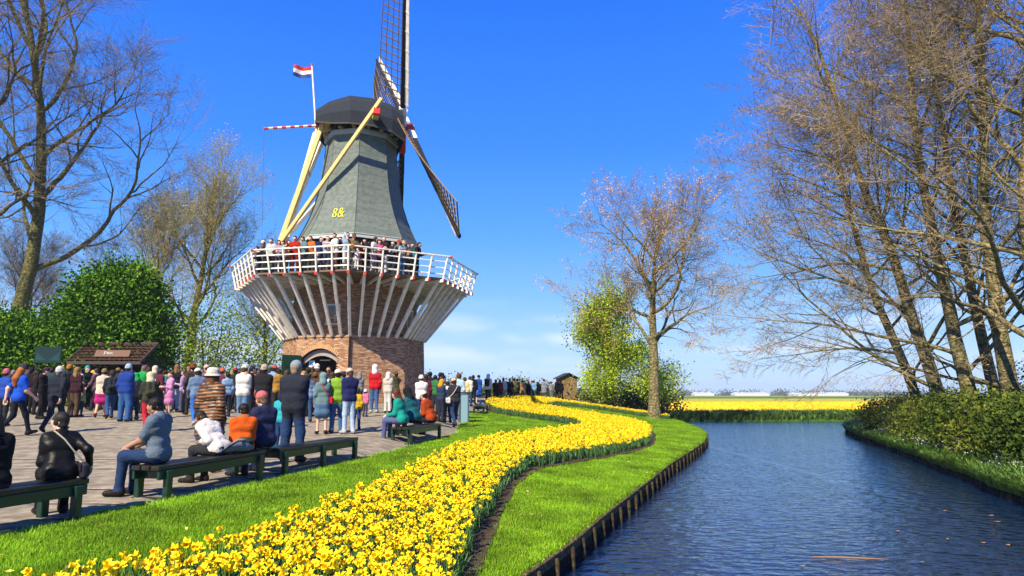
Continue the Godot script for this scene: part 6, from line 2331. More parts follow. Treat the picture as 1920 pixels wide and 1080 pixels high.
func hair_mat(hex: String) -> StandardMaterial3D:
	var key := "hair" + hex
	if cloth_mats.has(key):
		return cloth_mats[key]
	var m := StandardMaterial3D.new()
	var c := Color(hex).srgb_to_linear() * 1.15
	c.a = 1.0
	m.albedo_color = c.linear_to_srgb()
	m.roughness = 0.5
	m.metallic_specular = 0.35
	m.cull_mode = BaseMaterial3D.CULL_DISABLED
	m.uv1_triplanar = true
	m.uv1_scale = Vector3(9.0, 1.6, 9.0)
	m.albedo_texture = noise_tex("hair_streak", 0.03, Color(0.35, 0.33, 0.30), Color(1, 1, 1), 512, 4)
	m.heightmap_enabled = true
	m.heightmap_texture = m.albedo_texture
	m.heightmap_scale = 0.6
	cloth_mats[key] = m
	return m

func make_person(label: String, at: Vector3, yaw: float, height: float, proto: String, top: String, bottom: String, gear: String, gear_col: String, extra := "", extra_col := "#222222", hair_col := "#2a1d14", group := "visitors on the plaza") -> Node3D:
	var q: Dictionary = PROTOS[proto]
	var dist := Vector2(at.x, at.z).length()
	var lod := 0 if dist < 15.5 else (1 if dist < 33.0 else 2)
	var f := figure(q, lod)
	var o := thing("person", label, "person", at, deg_to_rad(yaw), group)
	o.scale = Vector3.ONE * (height / 1.72)
	var tone: Array = [[0.56, 0.34, 0.25], [0.50, 0.29, 0.20], [0.60, 0.38, 0.29], [0.36, 0.19, 0.12]][rng.randi() % 4 if not extra.contains("tan") else 3]
	if not extra.contains("tan") and tone[0] < 0.4:
		tone = [0.53, 0.31, 0.22]
	var skin_key := "skin%s" % [tone]
	if not cloth_mats.has(skin_key):
		var sm := StandardMaterial3D.new()
		sm.albedo_color = lin(tone[0], tone[1], tone[2])
		sm.vertex_color_use_as_albedo = true
		sm.roughness = 0.55
		sm.cull_mode = BaseMaterial3D.CULL_DISABLED
		cloth_mats[skin_key] = sm
	part("body", f.body, cloth_mats[skin_key], o)
	var leather := extra.contains("leather")
	if f.has("top"):
		part("coat" if q.get("coat", false) else ("shirt" if q.get("sleeve", "long") == "short" else "jacket"), f.top, vmat(0.45, 0.45) if q.get("quilt", false) else cloth(top, 0.48 if leather else 0.92), o)
	if f.has("sleeves"):
		part("sleeves", f.sleeves, cloth(extra_col), o)
	if f.has("bottom"):
		part("skirt" if q.get("bottom", "") == "skirt" else "trousers", f.bottom, cloth(bottom), o)
	if f.has("shoes"):
		part("shoes", f.shoes, cloth("#7a2020" if extra.contains("redshoe") else ("#c9c5bd" if extra.contains("whiteshoe") else "#241f1d"), 0.6), o)
	var big: float = q.get("big", 1.0)
	var hx := (f.head as Transform3D) * Transform3D(Basis.from_scale(Vector3.ONE * big), Vector3.ZERO)
	if gear in ["hair", "short", "long", "verylong", "bun"]:
		part("hair", headgear(gear, lod), hair_mat(gear_col), o, hx)
	elif gear != "bald":
		var under := "long" if extra.contains("longhair") else ("verylong" if extra.contains("mane") else "short")
		part("hair", headgear(under, lod), hair_mat(hair_col), o, hx)
		part("hat" if gear != "hood" and gear != "scarf" else gear, headgear(gear, lod), cloth(gear_col), o, hx * Transform3D(Basis.from_scale(Vector3.ONE * 1.03), Vector3(0, 0.004, 0)))
	if extra.contains("pack"):
		part("backpack", bag_mesh("pack", lod), cloth(extra_col), o, f.back)
	if extra.contains("bag"):
		var side := -1.0 if extra.contains("left") else 1.0
		part("shoulder_bag", bag_mesh("shoulder", lod), cloth(extra_col, 0.6), o, Transform3D(Basis(Vector3.UP, PI / 2), f.pelvis + Vector3(0.25 * side, 0.0, -0.03)))
		var st := MB.new()
		var a: Vector3 = f.pelvis + Vector3(0.25 * side, 0.1, -0.03)
		var b: Vector3 = f.pelvis + f.lean * Vector3(-0.10 * side, 0.52, -0.02)
		st.tube(PackedVector3Array([a, f.pelvis + f.lean * Vector3(0.15 * side, 0.18, -0.13), f.pelvis + f.lean * Vector3(0.02 * side, 0.36, -0.165), f.pelvis + f.lean * Vector3(-0.08 * side, 0.50, -0.105), b + f.lean * Vector3(0, 0.02, 0.03), f.pelvis + f.lean * Vector3(-0.04 * side, 0.38, 0.14), f.pelvis + f.lean * Vector3(0.14 * side, 0.18, 0.14), a]), PackedFloat32Array([0.011, 0.011, 0.011, 0.011, 0.011, 0.011, 0.011, 0.011]), 5)
		part("bag_strap", st.mesh(), cloth("#b9b4a8" if leather else extra_col, 0.6), o)
	if extra.contains("scarf"):
		part("scarf", headgear("scarf", lod), cloth(extra_col), o, hx)
	return o

const PROTOS := {
	"stand": {"arms": ["down", "down"]},
	"stand_f": {"arms": ["down", "hold"], "fem": true, "stance": 0.085, "turn": 0.3},
	"hold": {"arms": ["hold", "hold"], "nod": 0.3},
	"hold_f": {"arms": ["hold", "hold"], "fem": true, "nod": 0.2, "turn": -0.3, "stance": 0.08},
	"phone": {"arms": ["phone", "phone"], "nod": -0.05},
	"pocket": {"arms": ["pocket", "pocket"], "turn": 0.4, "stance": 0.12},
	"big_vest": {"arms": ["hold", "front"], "sleeve": "vest", "bulk": 0.04, "belly": 0.05, "stance": 0.125, "loose": 0.018, "hem": -0.20, "nod": 0.12},
	"vest": {"arms": ["hold", "hold"], "sleeve": "vest", "bulk": 0.026, "stance": 0.11, "loose": 0.012, "hem": -0.14},
	"walk": {"pose": "walk", "arms": ["back", "front"], "lean": 0.06},
	"walk_f": {"pose": "walk", "arms": ["back", "front"], "lean": 0.05, "fem": true},
	"walk_tee_f": {"pose": "walk", "arms": ["front", "back"], "lean": 0.08, "fem": true, "sleeve": "short", "bulk": 0.012, "fold": 0.004, "loose": 0.0},
	"walk_hold": {"pose": "walk", "arms": ["hold", "front"], "lean": 0.12, "nod": 0.2},
	"tee": {"arms": ["down", "hold"], "sleeve": "short", "bulk": 0.012},
	"loose": {"arms": ["hold", "down"], "bulk": 0.03, "loose": 0.03, "stance": 0.12, "nod": 0.2},
	"skirt": {"arms": ["hold", "down"], "fem": true, "bottom": "skirt"},
	"skirt_walk": {"pose": "walk", "arms": ["front", "hold"], "fem": true, "bottom": "skirt", "lean": 0.1, "nod": 0.3},
	"coat": {"arms": ["down", "hold"], "fem": true, "coat": true, "hem": -0.40, "bulk": 0.03},
	"quilt_coat": {"arms": ["down", "down"], "fem": true, "coat": true, "quilt": true, "hem": -0.42, "bulk": 0.022, "bottom": "skirt", "fold": 0.002, "stance": 0.10, "turn": 0.5},
	"dress": {"arms": ["hold", "hold"], "fem": true, "bottom": "skirt", "bulk": 0.012, "hem": -0.05},
	"rail": {"arms": ["rail", "rail"], "lean": 0.22, "nod": 0.15},
	"rail_f": {"arms": ["rail", "hold"], "lean": 0.15, "fem": true, "turn": 0.5},
	"rail_phone": {"arms": ["phone", "rail"], "lean": 0.1},
	"sit": {"pose": "sit", "arms": ["lap", "lap"], "lean": 0.16, "nod": 0.25, "bulk": 0.014, "hem": -0.06},
	"sit_tee": {"pose": "sit", "arms": ["knees", "knees"], "lean": 0.10, "nod": 0.32, "sleeve": "short", "bulk": 0.014, "hem": -0.12, "loose": 0.012, "spread": 0.12},
	"sit_fwd": {"pose": "sit", "arms": ["knees", "knees"], "lean": 0.42, "nod": 0.15, "bulk": 0.02, "hem": -0.06},
	"sit_fwd_f": {"pose": "sit", "arms": ["lap", "knees"], "lean": 0.30, "nod": 0.2, "fem": true, "bulk": 0.018, "hem": -0.08},
	"sit_side": {"pose": "sit", "arms": ["side", "lap"], "lean": 0.06, "nod": 0.12, "turn": 0.55, "fem": true, "bulk": 0.022, "hem": -0.06},
	"sit_low": {"pose": "sit", "arms": ["knees", "lap"], "lean": 0.72, "nod": 0.55, "bulk": 0.012, "hem": -0.06},
	"sit_hunch_f": {"pose": "sit", "arms": ["side", "knees"], "lean": 0.46, "nod": 0.05, "turn": 0.5, "fem": true, "bulk": 0.014, "hem": -0.06},
	"sit_skirt": {"pose": "sit", "arms": ["lap", "lap"], "lean": 0.12, "nod": 0.25, "turn": -0.3, "fem": true, "bottom": "skirt", "bulk": 0.022, "hem": -0.04},
	"stripe": {"arms": ["hold", "down"], "pat": "stripe", "bulk": 0.012},
	"yoke": {"arms": ["down", "hold"], "pat": "yoke", "turn": -0.5},
	"print_f": {"arms": ["hold", "hold"], "pat": "print", "fem": true, "turn": 0.3},
	"print_skirt": {"arms": ["hold", "down"], "pat": "print", "fem": true, "bottom": "skirt"},
	"arms_up": {"arms": ["phone", "hold"], "pat": "yoke", "turn": 0.4},
	"child": {"arms": ["down", "hold"], "big": 1.22, "fem": true, "bulk": 0.028},
	"child_walk": {"pose": "walk", "arms": ["front", "back"], "big": 1.2, "fem": true, "bulk": 0.028}}

func build_people() -> void:
	cloth_tex = noise_tex("cloth", 0.035, Color(0.80, 0.80, 0.80), Color(1, 1, 1), 512, 5)
	wrinkle_tex = noise_tex("wrinkle", 0.018, Color.BLACK, Color.WHITE, 512, 3)
	make_person("person in a dark coat with brown hair seated on the bench at the left edge", Vector3(-5.36, -0.048, -7.32), -120, 1.55, "sit_skirt", "#15161f", "#4a3340", "long", "#5a3f28", "whiteshoe", "#222222", "#2a1d14", "people sitting on the benches")
	make_person("person in a black leather jacket with a pale crossbody strap, seated on the bench end", Vector3(-5.16, -0.046, -8.12), -140, 1.56, "sit_hunch_f", "#0d0f12", "#14141a", "short", "#2c2a2a", "leather bag left", "#2b2b3c", "#2a1d14", "people sitting on the benches")
	make_person("man in a grey-blue shirt and jeans seated on the bench end facing left", Vector3(-4.79, -0.004, -9.62), -95, 1.68, "sit_tee", "#6b7d92", "#27406b", "short", "#191614", "tan", "#222222", "#2a1d14", "people sitting on the benches")
	make_person("person in a white shirt bending forward beside the child in orange", Vector3(-4.42, 0.016, -10.72), -110, 1.58, "sit_low", "#f4f2ee", "#2e3138", "short", "#201a16", "tan", "#222222", "#2a1d14", "people sitting on the benches")
	make_person("child in an orange vest with dark head, seated between white shirt and pink cap", Vector3(-4.28, 0.027, -11.25), -150, 1.50, "sit", "#e8641b", "#31415a", "short", "#171513", "scarf", "#8a7f6c", "#2a1d14", "people sitting on the benches")
	make_person("man in a navy jacket and pink cap seated at the bench joint", Vector3(-4.12, 0.032, -11.78), -125, 1.72, "sit", "#2a3157", "#1d2445", "cap", "#d9727a", "", "#222222", "#8a6a55", "people sitting on the benches")
	make_person("woman in a brown striped quilted coat and pale sunhat, bare legs and red shoes", Vector3(-5.10, 0.063, -11.90), 170, 1.70, "quilt_coat", "#7a4a25", "#3c5f96", "sunhat", "#dcdad2", "redshoe longhair", "#222222", "#7a5230")
	make_person("big man seen from behind in a dark navy vest, grey-blue cap and jeans", Vector3(-4.11, 0.092, -13.22), 176, 1.85, "big_vest", "#2b3140", "#2b4674", "cap", "#8fa0b4", "", "#2a2d55", "#b5a089")
	make_person("man in a black vest and beige knitted hat, behind the pink-capped man", Vector3(-7.00, 0.369, -19.68), 185, 1.77, "vest", "#23252b", "#24262e", "beanie", "#b8aca0", "", "#23252b", "#2a1d14")
	make_person("person in a white hooded top and jeans seen from behind", Vector3(-8.14, 0.436, -21.16), 190, 1.76, "hold_f", "#f3f1ee", "#6f95c0", "cap", "#e9dcd0", "scarf", "#d9b8a4", "#6b4a35")
	make_person("woman with very long orange hair, dark hat and bright blue T-shirt", Vector3(-12.62, 0.288, -17.90), 150, 1.78, "walk_tee_f", "#1b57d6", "#1b2130", "beanie", "#3a3a46", "mane", "#222222", "#c0701f")
	make_person("man in a dark navy jacket and white cap walking away, alone on the paving", Vector3(-12.25, 0.329, -18.82), 180, 1.72, "walk", "#262d3c", "#2a3040", "beanie", "#cfd2d6", "", "#222222", "#8d8780")
	make_person("person at the very left edge in blue with a pink and white striped hat", Vector3(-14.98, 0.413, -20.64), 165, 1.64, "stand", "#2952b8", "#31343d", "beanie", "#c76f78", "", "#222222", "#2a1d14")
	make_person("person in black with a purple-rimmed cap behind the long orange hair", Vector3(-15.63, 0.533, -23.28), 109, 1.68, "hold", "#17171d", "#1d1f28", "cap", "#4b2a55", "", "#222222", "#2a1d14")
	make_person("person in dark blue with backpack and tan cap just right of the white cap", Vector3(-15.82, 0.607, -24.88), 199, 1.75, "stand", "#22304c", "#3d352f", "beanie", "#b8743a", "pack", "#16181d", "#2a1d14")
	make_person("woman with blonde hair and rose-grey scarf, brown trousers, near the kiosk", Vector3(-14.94, 0.564, -23.94), 174, 1.68, "stand_f", "#3a1f2c", "#5d4c3d", "long", "#b08d50", "scarf", "#c9a3ad", "#2a1d14")
	make_person("tall person in dark green with a teal knitted hat before the kiosk", Vector3(-17.70, 0.719, -29.02), 57, 1.76, "stand", "#173029", "#1c2422", "beanie", "#38a9a3", "", "#222222", "#2a1d14")
	make_person("stooping person in a mauve-grey jacket left of the cream jacket", Vector3(-16.23, 0.674, -27.34), 260, 1.67, "walk_hold", "#6f5566", "#2a2633", "short", "#4a3b34", "", "#222222", "#2a1d14")
	make_person("person in a cream jacket and magenta skirt walking left", Vector3(-13.90, 0.553, -23.72), 200, 1.63, "skirt_walk", "#ddd5c4", "#c22a86", "beanie", "#8b7a4a", "redshoe", "#222222", "#2a1d14")
	make_person("person in a dark navy jacket and jeans stepping behind the cream jacket", Vector3(-13.34, 0.533, -23.28), 215, 1.58, "walk_hold", "#252c3d", "#34598f", "beanie", "#3a3d33", "pack", "#2a2f3a", "#2a1d14")
	make_person("man in a royal blue vest, pale blue cap and wide jeans", Vector3(-12.29, 0.487, -22.26), 172, 1.78, "loose", "#20439c", "#3767a8", "beanie", "#a9c6e4", "", "#222222", "#2a1d14")
	make_person("man in a grey coat with green hood before the green poncho", Vector3(-12.30, 0.514, -22.86), 247, 1.50, "hold", "#6d6a68", "#2f4257", "hood", "#2aa653", "", "#222222", "#2a1d14")
	make_person("person in a bright green poncho with grey hair by the kiosk's right end", Vector3(-13.70, 0.635, -25.86), 157, 1.76, "hold", "#22a752", "#35403a", "short", "#8a7670", "", "#222222", "#2a1d14")
	make_person("bald-headed person in rust behind the green poncho", Vector3(-15.25, 0.719, -29.02), 128, 1.82, "stand", "#b04a2c", "#3a2b26", "short", "#6b4535", "", "#222222", "#2a1d14")
	make_person("woman with cream headscarf, striped skirt and red trousers striding left", Vector3(-9.74, 0.329, -18.82), 215, 1.59, "walk_hold", "#3a3f33", "#c32735", "hood", "#d8cfae", "pack", "#3c4033", "#2a1d14")
	make_person("woman in a pink dress with brown hair, middle of the crowd", Vector3(-11.71, 0.564, -23.94), 319, 1.53, "dress", "#dd9bcf", "#cf86c2", "bun", "#5f4630", "", "#222222", "#2a1d14")
	make_person("woman in a navy top and pale jeans with fair hair behind the pink dress", Vector3(-13.16, 0.674, -27.34), 198, 1.80, "hold_f", "#1f2436", "#a9c4da", "long", "#9a7440", "", "#222222", "#2a1d14")
	make_person("man in a blue-grey shirt, white cap and bright blue trousers walking left", Vector3(-9.29, 0.413, -20.64), 215, 1.67, "walk_hold", "#6f8cb2", "#2f74d8", "cap", "#efeeea", "whiteshoe", "#222222", "#2a1d14")
	make_person("person with a brown hat behind the white-capped man in blue-grey", Vector3(-11.53, 0.616, -25.16), 226, 1.79, "stand", "#4a4038", "#33302e", "sunhat", "#7a4a2c", "", "#222222", "#2a1d14")
	make_person("person in a pinkish cap behind the quilted coat's hat", Vector3(-11.30, 0.635, -25.86), 252, 1.76, "hold", "#8b6a78", "#35343c", "cap", "#e4c3c0", "", "#222222", "#2a1d14")
	make_person("person in a plum jacket and orange hat between sunhat and white hooded top", Vector3(-10.79, 0.635, -25.86), 167, 1.64, "hold", "#6a3350", "#2a2a33", "beanie", "#d9683f", "", "#222222", "#2a1d14")
	make_person("person in pale blue right beside the sunhat's brim", Vector3(-9.85, 0.575, -24.18), 219, 1.50, "stand_f", "#93b6de", "#2b3440", "short", "#2c241f", "", "#222222", "#2a1d14")
	make_person("dark-haired person in black between white hood and beige hat", Vector3(-8.73, 0.533, -23.28), 128, 1.74, "hold", "#1a1a20", "#26272d", "short", "#181412", "", "#222222", "#2a1d14")
	make_person("red-faced person in pale blue between beige hat and big vest", Vector3(-8.63, 0.616, -25.16), 144, 1.73, "hold", "#86a9d8", "#2e3340", "cap", "#c9554a", "tan", "#222222", "#2a1d14")
	make_person("person in mustard with dark hair at the big man's left shoulder", Vector3(-8.24, 0.596, -24.64), 215, 1.63, "hold", "#b68a3a", "#2e2c2a", "short", "#1d1713", "", "#222222", "#2a1d14")
	make_person("child in a turquoise patterned jacket beside the big man's hip", Vector3(-4.91, 0.169, -14.92), 160, 1.20, "child", "#35b3c9", "#2a4d86", "hair", "#2a1d14", "", "#222222", "#2a1d14")
	make_person("person in white with fair hair left of the mill doorway", Vector3(-7.35, 0.596, -24.64), -6, 1.54, "hold_f", "#ece7e6", "#5b5f78", "long", "#c7a672", "", "#222222", "#2a1d14")
	make_person("person in red with flushed face standing in the doorway queue", Vector3(-7.61, 0.654, -26.58), 84, 1.73, "hold", "#c0402c", "#3a3436", "cap", "#c23a2e", "", "#222222", "#2a1d14")
	make_person("person with a white cap and brown camouflage jacket in the doorway queue", Vector3(-7.42, 0.654, -26.58), -8, 1.81, "hold", "#5a4a2e", "#3b372c", "cap", "#f0eeee", "", "#222222", "#2a1d14")
	make_person("person in olive camouflage with dark hair below the poster", Vector3(-7.02, 0.575, -24.18), 148, 1.68, "phone", "#4a4428", "#2c2a22", "short", "#1b1612", "", "#222222", "#2a1d14")
	make_person("dark-clad person in the shade of the doorway, right of the camouflage pair", Vector3(-7.63, 0.719, -29.02), -16, 1.75, "stand", "#1b1a1c", "#1a1a1d", "short", "#3a2519", "tan", "#222222", "#2a1d14")
	make_person("person in white between the doorway and the lime-green vest", Vector3(-6.35, 0.596, -24.64), 163, 1.50, "stand_f", "#f0f0f2", "#33497c", "long", "#5a4230", "", "#222222", "#2a1d14")
	make_person("woman in a grey-teal hood with red shoulder bag and long denim skirt", Vector3(-4.98, 0.311, -18.42), 195, 1.57, "skirt", "#6b8a90", "#54789e", "hood", "#7c9aa0", "bag left", "#d01f33", "#2a1d14")
	make_person("man in a sky-blue jacket with lime-green vest and white cap", Vector3(-4.66, 0.323, -18.68), 200, 1.65, "vest", "#8fbf3f", "#3f679e", "cap", "#f0e4dc", "", "#6fa6e6", "#2a1d14")
	make_person("man in a navy jacket and pale trousers holding a tray, pinkish cap", Vector3(-4.30, 0.317, -18.54), 215, 1.69, "hold", "#252c62", "#b8d3f0", "cap", "#eac9b8", "whiteshoe", "#222222", "#6b4a38")
	make_person("woman in a red jumper and white headwrap standing before the mill wall", Vector3(-5.23, 0.654, -26.58), 187, 1.77, "stand_f", "#cf1f2a", "#4b6fa6", "hood", "#f1eef0", "whiteshoe", "#222222", "#2a1d14")
	make_person("person in a cream hooded jacket and white trousers right of the red jumper", Vector3(-4.65, 0.644, -26.20), 177, 1.50, "hold_f", "#d8d0c6", "#e3e2e0", "hood", "#e8e4dd", "", "#222222", "#2a1d14")
	make_person("woman in a turquoise jacket with brown hair seated on the bench end", Vector3(-2.82, 0.126, -18.20), -105, 1.74, "sit_fwd_f", "#1aa396", "#5a6596", "long", "#6b3d1f", "", "#222222", "#2a1d14", "people sitting on the benches")
	make_person("person in a dark teal hooded coat hunched beside the turquoise jacket", Vector3(-2.62, 0.110, -18.95), -120, 1.84, "sit_fwd", "#1d6673", "#1d2838", "hood", "#1b1f24", "", "#222222", "#2a1d14", "people sitting on the benches")
	make_person("person in a rust-orange jacket and white cap seated on the bench", Vector3(-2.30, 0.082, -20.15), -110, 1.76, "sit_fwd", "#b4481c", "#22283a", "cap", "#f3ead8", "", "#222222", "#2a1d14", "people sitting on the benches")
	make_person("person in white with a round white hat behind the seated row", Vector3(-2.98, 0.441, -22.98), 199, 1.50, "hold", "#f2f2f4", "#3a4b78", "beanie", "#f4f0e6", "", "#222222", "#2a1d14")
	make_person("person in navy with orange hood behind the rust jacket", Vector3(-2.54, 0.359, -25.02), 140, 1.50, "hold", "#2d3f5c", "#2a3246", "hood", "#d99a2c", "", "#222222", "#2a1d14")
	make_person("stooping person in a charcoal padded jacket and tan cap by the pale bin", Vector3(-2.02, 0.187, -24.74), 205, 1.69, "walk_hold", "#33353d", "#27406b", "cap", "#d9b99a", "bag", "#e9e6df", "#2a1d14")
	make_person("person in white leaning behind the charcoal padded jacket", Vector3(-2.34, 0.301, -25.54), 209, 1.50, "hold", "#f0efee", "#3c4c66", "short", "#241c18", "", "#222222", "#2a1d14")
	make_person("person in light blue with auburn hair, tallest behind the padded jacket", Vector3(-2.24, 0.312, -29.50), 172, 1.88, "stand_f", "#b5d3ee", "#33405a", "hair", "#7a4428", "", "#222222", "#2a1d14")
	make_person("dark-clad person with black hair at the mill's right corner", Vector3(-3.32, 0.610, -28.24), 181, 1.62, "stand", "#1d2440", "#20232c", "short", "#15120f", "", "#222222", "#2a1d14")
	make_person("person in dark blue, hand on head, right of the mill corner", Vector3(-3.12, 0.607, -30.02), 142, 1.65, "rail_phone", "#1b2133", "#262a33", "short", "#15120f", "", "#222222", "#2a1d14")
	make_person("person in black, leftmost of the far group, beside the pale bin", Vector3(-2.06, 0.790, -37.12), 174, 1.54, "stand", "#16161c", "#1d1d24", "short", "#15120f", "", "#222222", "#2a1d14")
	make_person("woman in a cobalt blue dress in the far group", Vector3(-1.82, 0.775, -38.06), 207, 1.58, "dress", "#1f62c4", "#1f5cc0", "bun", "#1b1512", "", "#222222", "#2a1d14")
	make_person("person in a white hooded cape with navy backpack in the far group", Vector3(-1.41, 0.790, -41.08), 161, 1.70, "hold", "#f4f4f4", "#232a42", "hood", "#f6f4f2", "pack", "#1f2740", "#2a1d14")
	make_person("short dark-clad person right of the white cape", Vector3(-1.00, 0.802, -42.54), 162, 1.40, "hold", "#22252b", "#25272c", "cap", "#3c4436", "", "#222222", "#2a1d14")
	make_person("person in white, left of the navy one in the far group", Vector3(-0.54, 0.843, -44.52), 198, 1.50, "stand_f", "#f1f0ef", "#b9c4d4", "short", "#2a1d14", "", "#222222", "#2a1d14")
	make_person("person in navy right of the far white jacket", Vector3(-0.14, 0.836, -45.02), 193, 1.50, "stand", "#222a48", "#22283a", "short", "#2a1d14", "", "#222222", "#2a1d14")
	make_person("person in olive green in the far group", Vector3(0.14, 0.854, -46.48), 195, 1.50, "stand", "#6a6f35", "#55582f", "hair", "#1f1814", "", "#222222", "#2a1d14")
	make_person("person in black with a pink scarf in the far group", Vector3(0.37, 0.866, -48.76), 155, 1.51, "stand_f", "#17171c", "#1a1a20", "hair", "#1a1512", "scarf", "#e2558c", "#2a1d14")
	make_person("broad dark-coated person standing alone in the far group", Vector3(1.23, 0.871, -52.28), 160, 1.42, "coat", "#1b1d27", "#1b1d27", "beanie", "#b04a4a", "", "#222222", "#2a1d14")
	make_person("dark-clad person left of the pale grey coat, far off", Vector3(2.05, 0.885, -54.94), 185, 1.40, "stand", "#1d2026", "#25272c", "short", "#1a1512", "", "#222222", "#2a1d14")
	make_person("person in a pale grey-white coat, far off", Vector3(2.51, 0.885, -54.94), 191, 1.62, "coat", "#e4e6ea", "#c9cfd8", "short", "#5a2a22", "", "#222222", "#2a1d14")
	make_person("person in white and pink near the hut", Vector3(3.09, 0.885, -54.94), 209, 1.41, "hold_f", "#f0e4e4", "#c9cfd8", "hair", "#7a4428", "", "#222222", "#2a1d14")
	make_person("person in navy with red trim beside the hut", Vector3(3.55, 0.885, -54.94), 215, 1.62, "stand", "#1f2344", "#1f2230", "short", "#1a1512", "scarf", "#c43a3a", "#2a1d14")
	make_person("dark-clad person closest to the wooden hut", Vector3(3.85, 0.885, -54.94), 162, 1.49, "stand", "#191b22", "#20222a", "short", "#1a1512", "", "#222222", "#2a1d14")
	make_person("man in charcoal with orange-tan face between the kiosk and blue vest", Vector3(-15.93, 0.696, -28.16), 162, 1.66, "stand", "#35373e", "#2c2e35", "cap", "#8d7350", "", "#222222", "#2a1d14")
	make_person("woman in maroon behind the pink dress, left of the navy top", Vector3(-13.40, 0.654, -26.58), 149, 1.64, "stand_f", "#63283d", "#38303a", "short", "#30231c", "", "#222222", "#2a1d14")
	make_person("person in a black coat with dark hat at the left, behind the blue T-shirt", Vector3(-17.86, 0.635, -25.86), 173, 1.64, "stand", "#19191f", "#1b1c22", "cap", "#24222a", "", "#222222", "#2a1d14")
	make_person("grey-haired person in dark plum, third from the left edge", Vector3(-19.59, 0.674, -27.34), 186, 1.61, "hold", "#35222f", "#26242b", "short", "#a09a94", "", "#222222", "#2a1d14")
	make_person("person with pale hood in olive next to the maroon coat", Vector3(-14.43, 0.696, -28.16), 193, 1.75, "stand", "#5b5a3c", "#3a382c", "hood", "#e4ddc0", "", "#222222", "#2a1d14")
	make_person("woman in lilac behind the bright blue trousers", Vector3(-12.49, 0.654, -26.58), 271, 1.60, "stand_f", "#b79bd0", "#5a5a78", "long", "#6b4a30", "", "#222222", "#2a1d14")
	make_person("person in a tan jacket between lilac and brown hat", Vector3(-13.92, 0.744, -29.94), 112, 1.76, "phone", "#a98a62", "#3f3a33", "short", "#2a201a", "", "#222222", "#2a1d14")
	make_person("person in dark green with red cap behind the white hooded top", Vector3(-10.86, 0.674, -27.34), 195, 1.66, "stand", "#243a2c", "#2b2f2e", "cap", "#b83a34", "", "#222222", "#2a1d14")
	make_person("woman with dark hair and rose coat behind the black vest", Vector3(-10.35, 0.696, -28.16), 103, 1.66, "coat", "#b06a78", "#4a3a44", "long", "#1e1613", "", "#222222", "#2a1d14")
	make_person("person in a light grey jacket left of the doorway crowd", Vector3(-8.39, 0.674, -27.34), 225, 1.57, "stand", "#b8bcc2", "#444a55", "cap", "#d8d0c4", "", "#222222", "#2a1d14")
	make_person("person in dark red with grey hat, right of the doorway, behind the navy jacket", Vector3(-6.62, 0.674, -27.34), 174, 1.50, "stand", "#7a2430", "#33353f", "beanie", "#9a9aa0", "", "#222222", "#2a1d14")
	make_person("person in a striped white and grey top left of the teal knitted hat", Vector3(-17.41, 0.696, -28.16), 306, 1.66, "stripe", "#e6e4e0", "#35405a", "short", "#3a2a20", "", "#222222", "#2a1d14")
	make_person("person in a yellow rain jacket at the back beneath the kiosk roof", Vector3(-17.68, 0.731, -29.46), 239, 1.59, "hold", "#d8b62a", "#2c2f3a", "hood", "#d8b62a", "", "#222222", "#2a1d14")
	make_person("woman in a printed rose blouse behind the cream jacket", Vector3(-16.60, 0.707, -28.58), 143, 1.57, "print_f", "#cf8fa0", "#48506a", "long", "#5a3a24", "", "#222222", "#2a1d14")
	make_person("man in beige with a dark bag on his back, beneath the kiosk sign", Vector3(-16.27, 0.719, -29.02), 213, 1.59, "yoke", "#bfae8c", "#4a4438", "cap", "#6a6250", "pack", "#1d1f24", "#2a1d14")
	make_person("person in pale grey with red bag near the kiosk's right post", Vector3(-15.56, 0.707, -28.58), 135, 1.60, "stand_f", "#c4c7cc", "#2f3c58", "short", "#241a14", "bag", "#b3242c", "#2a1d14")
	make_person("woman in white with black hair right of the green poncho, far row", Vector3(-14.33, 0.696, -28.16), 164, 1.55, "hold_f", "#ecebe8", "#39435c", "long", "#15120f", "", "#222222", "#2a1d14")
	make_person("person in teal with yellow scarf behind the pink dress", Vector3(-14.42, 0.719, -29.02), 140, 1.60, "stand_f", "#2f7f86", "#2c2f3a", "short", "#2a1d14", "scarf", "#d9b53a", "#2a1d14")
	make_person("man in a checked brown jacket in the row behind the lilac woman", Vector3(-13.82, 0.719, -29.02), 209, 1.54, "print_f", "#8a6a4a", "#3c4048", "cap", "#5a4a3a", "", "#222222", "#2a1d14")
	make_person("person in a bright orange jacket at the back, left of the quilted coat", Vector3(-13.16, 0.731, -29.46), 204, 1.52, "hold", "#df6a22", "#2b3144", "beanie", "#2c2c34", "", "#222222", "#2a1d14")
	make_person("person in sky blue with white cap at the back, right of the quilted coat", Vector3(-12.34, 0.719, -29.02), 122, 1.59, "arms_up", "#79aee0", "#3a4254", "cap", "#f2f0ee", "", "#222222", "#2a1d14")
	make_person("woman in dark rose with fair hair behind the white hooded top's left shoulder", Vector3(-11.62, 0.719, -29.02), 244, 1.58, "stand_f", "#a34a5c", "#353a4c", "long", "#c09a62", "", "#222222", "#2a1d14")
	make_person("person in a navy and white striped top behind the white hooded top", Vector3(-11.74, 0.744, -29.94), 133, 1.54, "stripe", "#dfe3ea", "#34415e", "short", "#33261c", "", "#222222", "#2a1d14")
	make_person("man in forest green between the white hooded top and black vest", Vector3(-10.78, 0.719, -29.02), 213, 1.52, "yoke", "#2c5238", "#3a3a38", "cap", "#1f2a22", "", "#222222", "#2a1d14")
	make_person("person in cream with red scarf at the back, behind the beige hat", Vector3(-10.83, 0.744, -29.94), 194, 1.63, "hold_f", "#e2d8c4", "#4a4a55", "short", "#3c2c22", "scarf", "#b8322c", "#2a1d14")
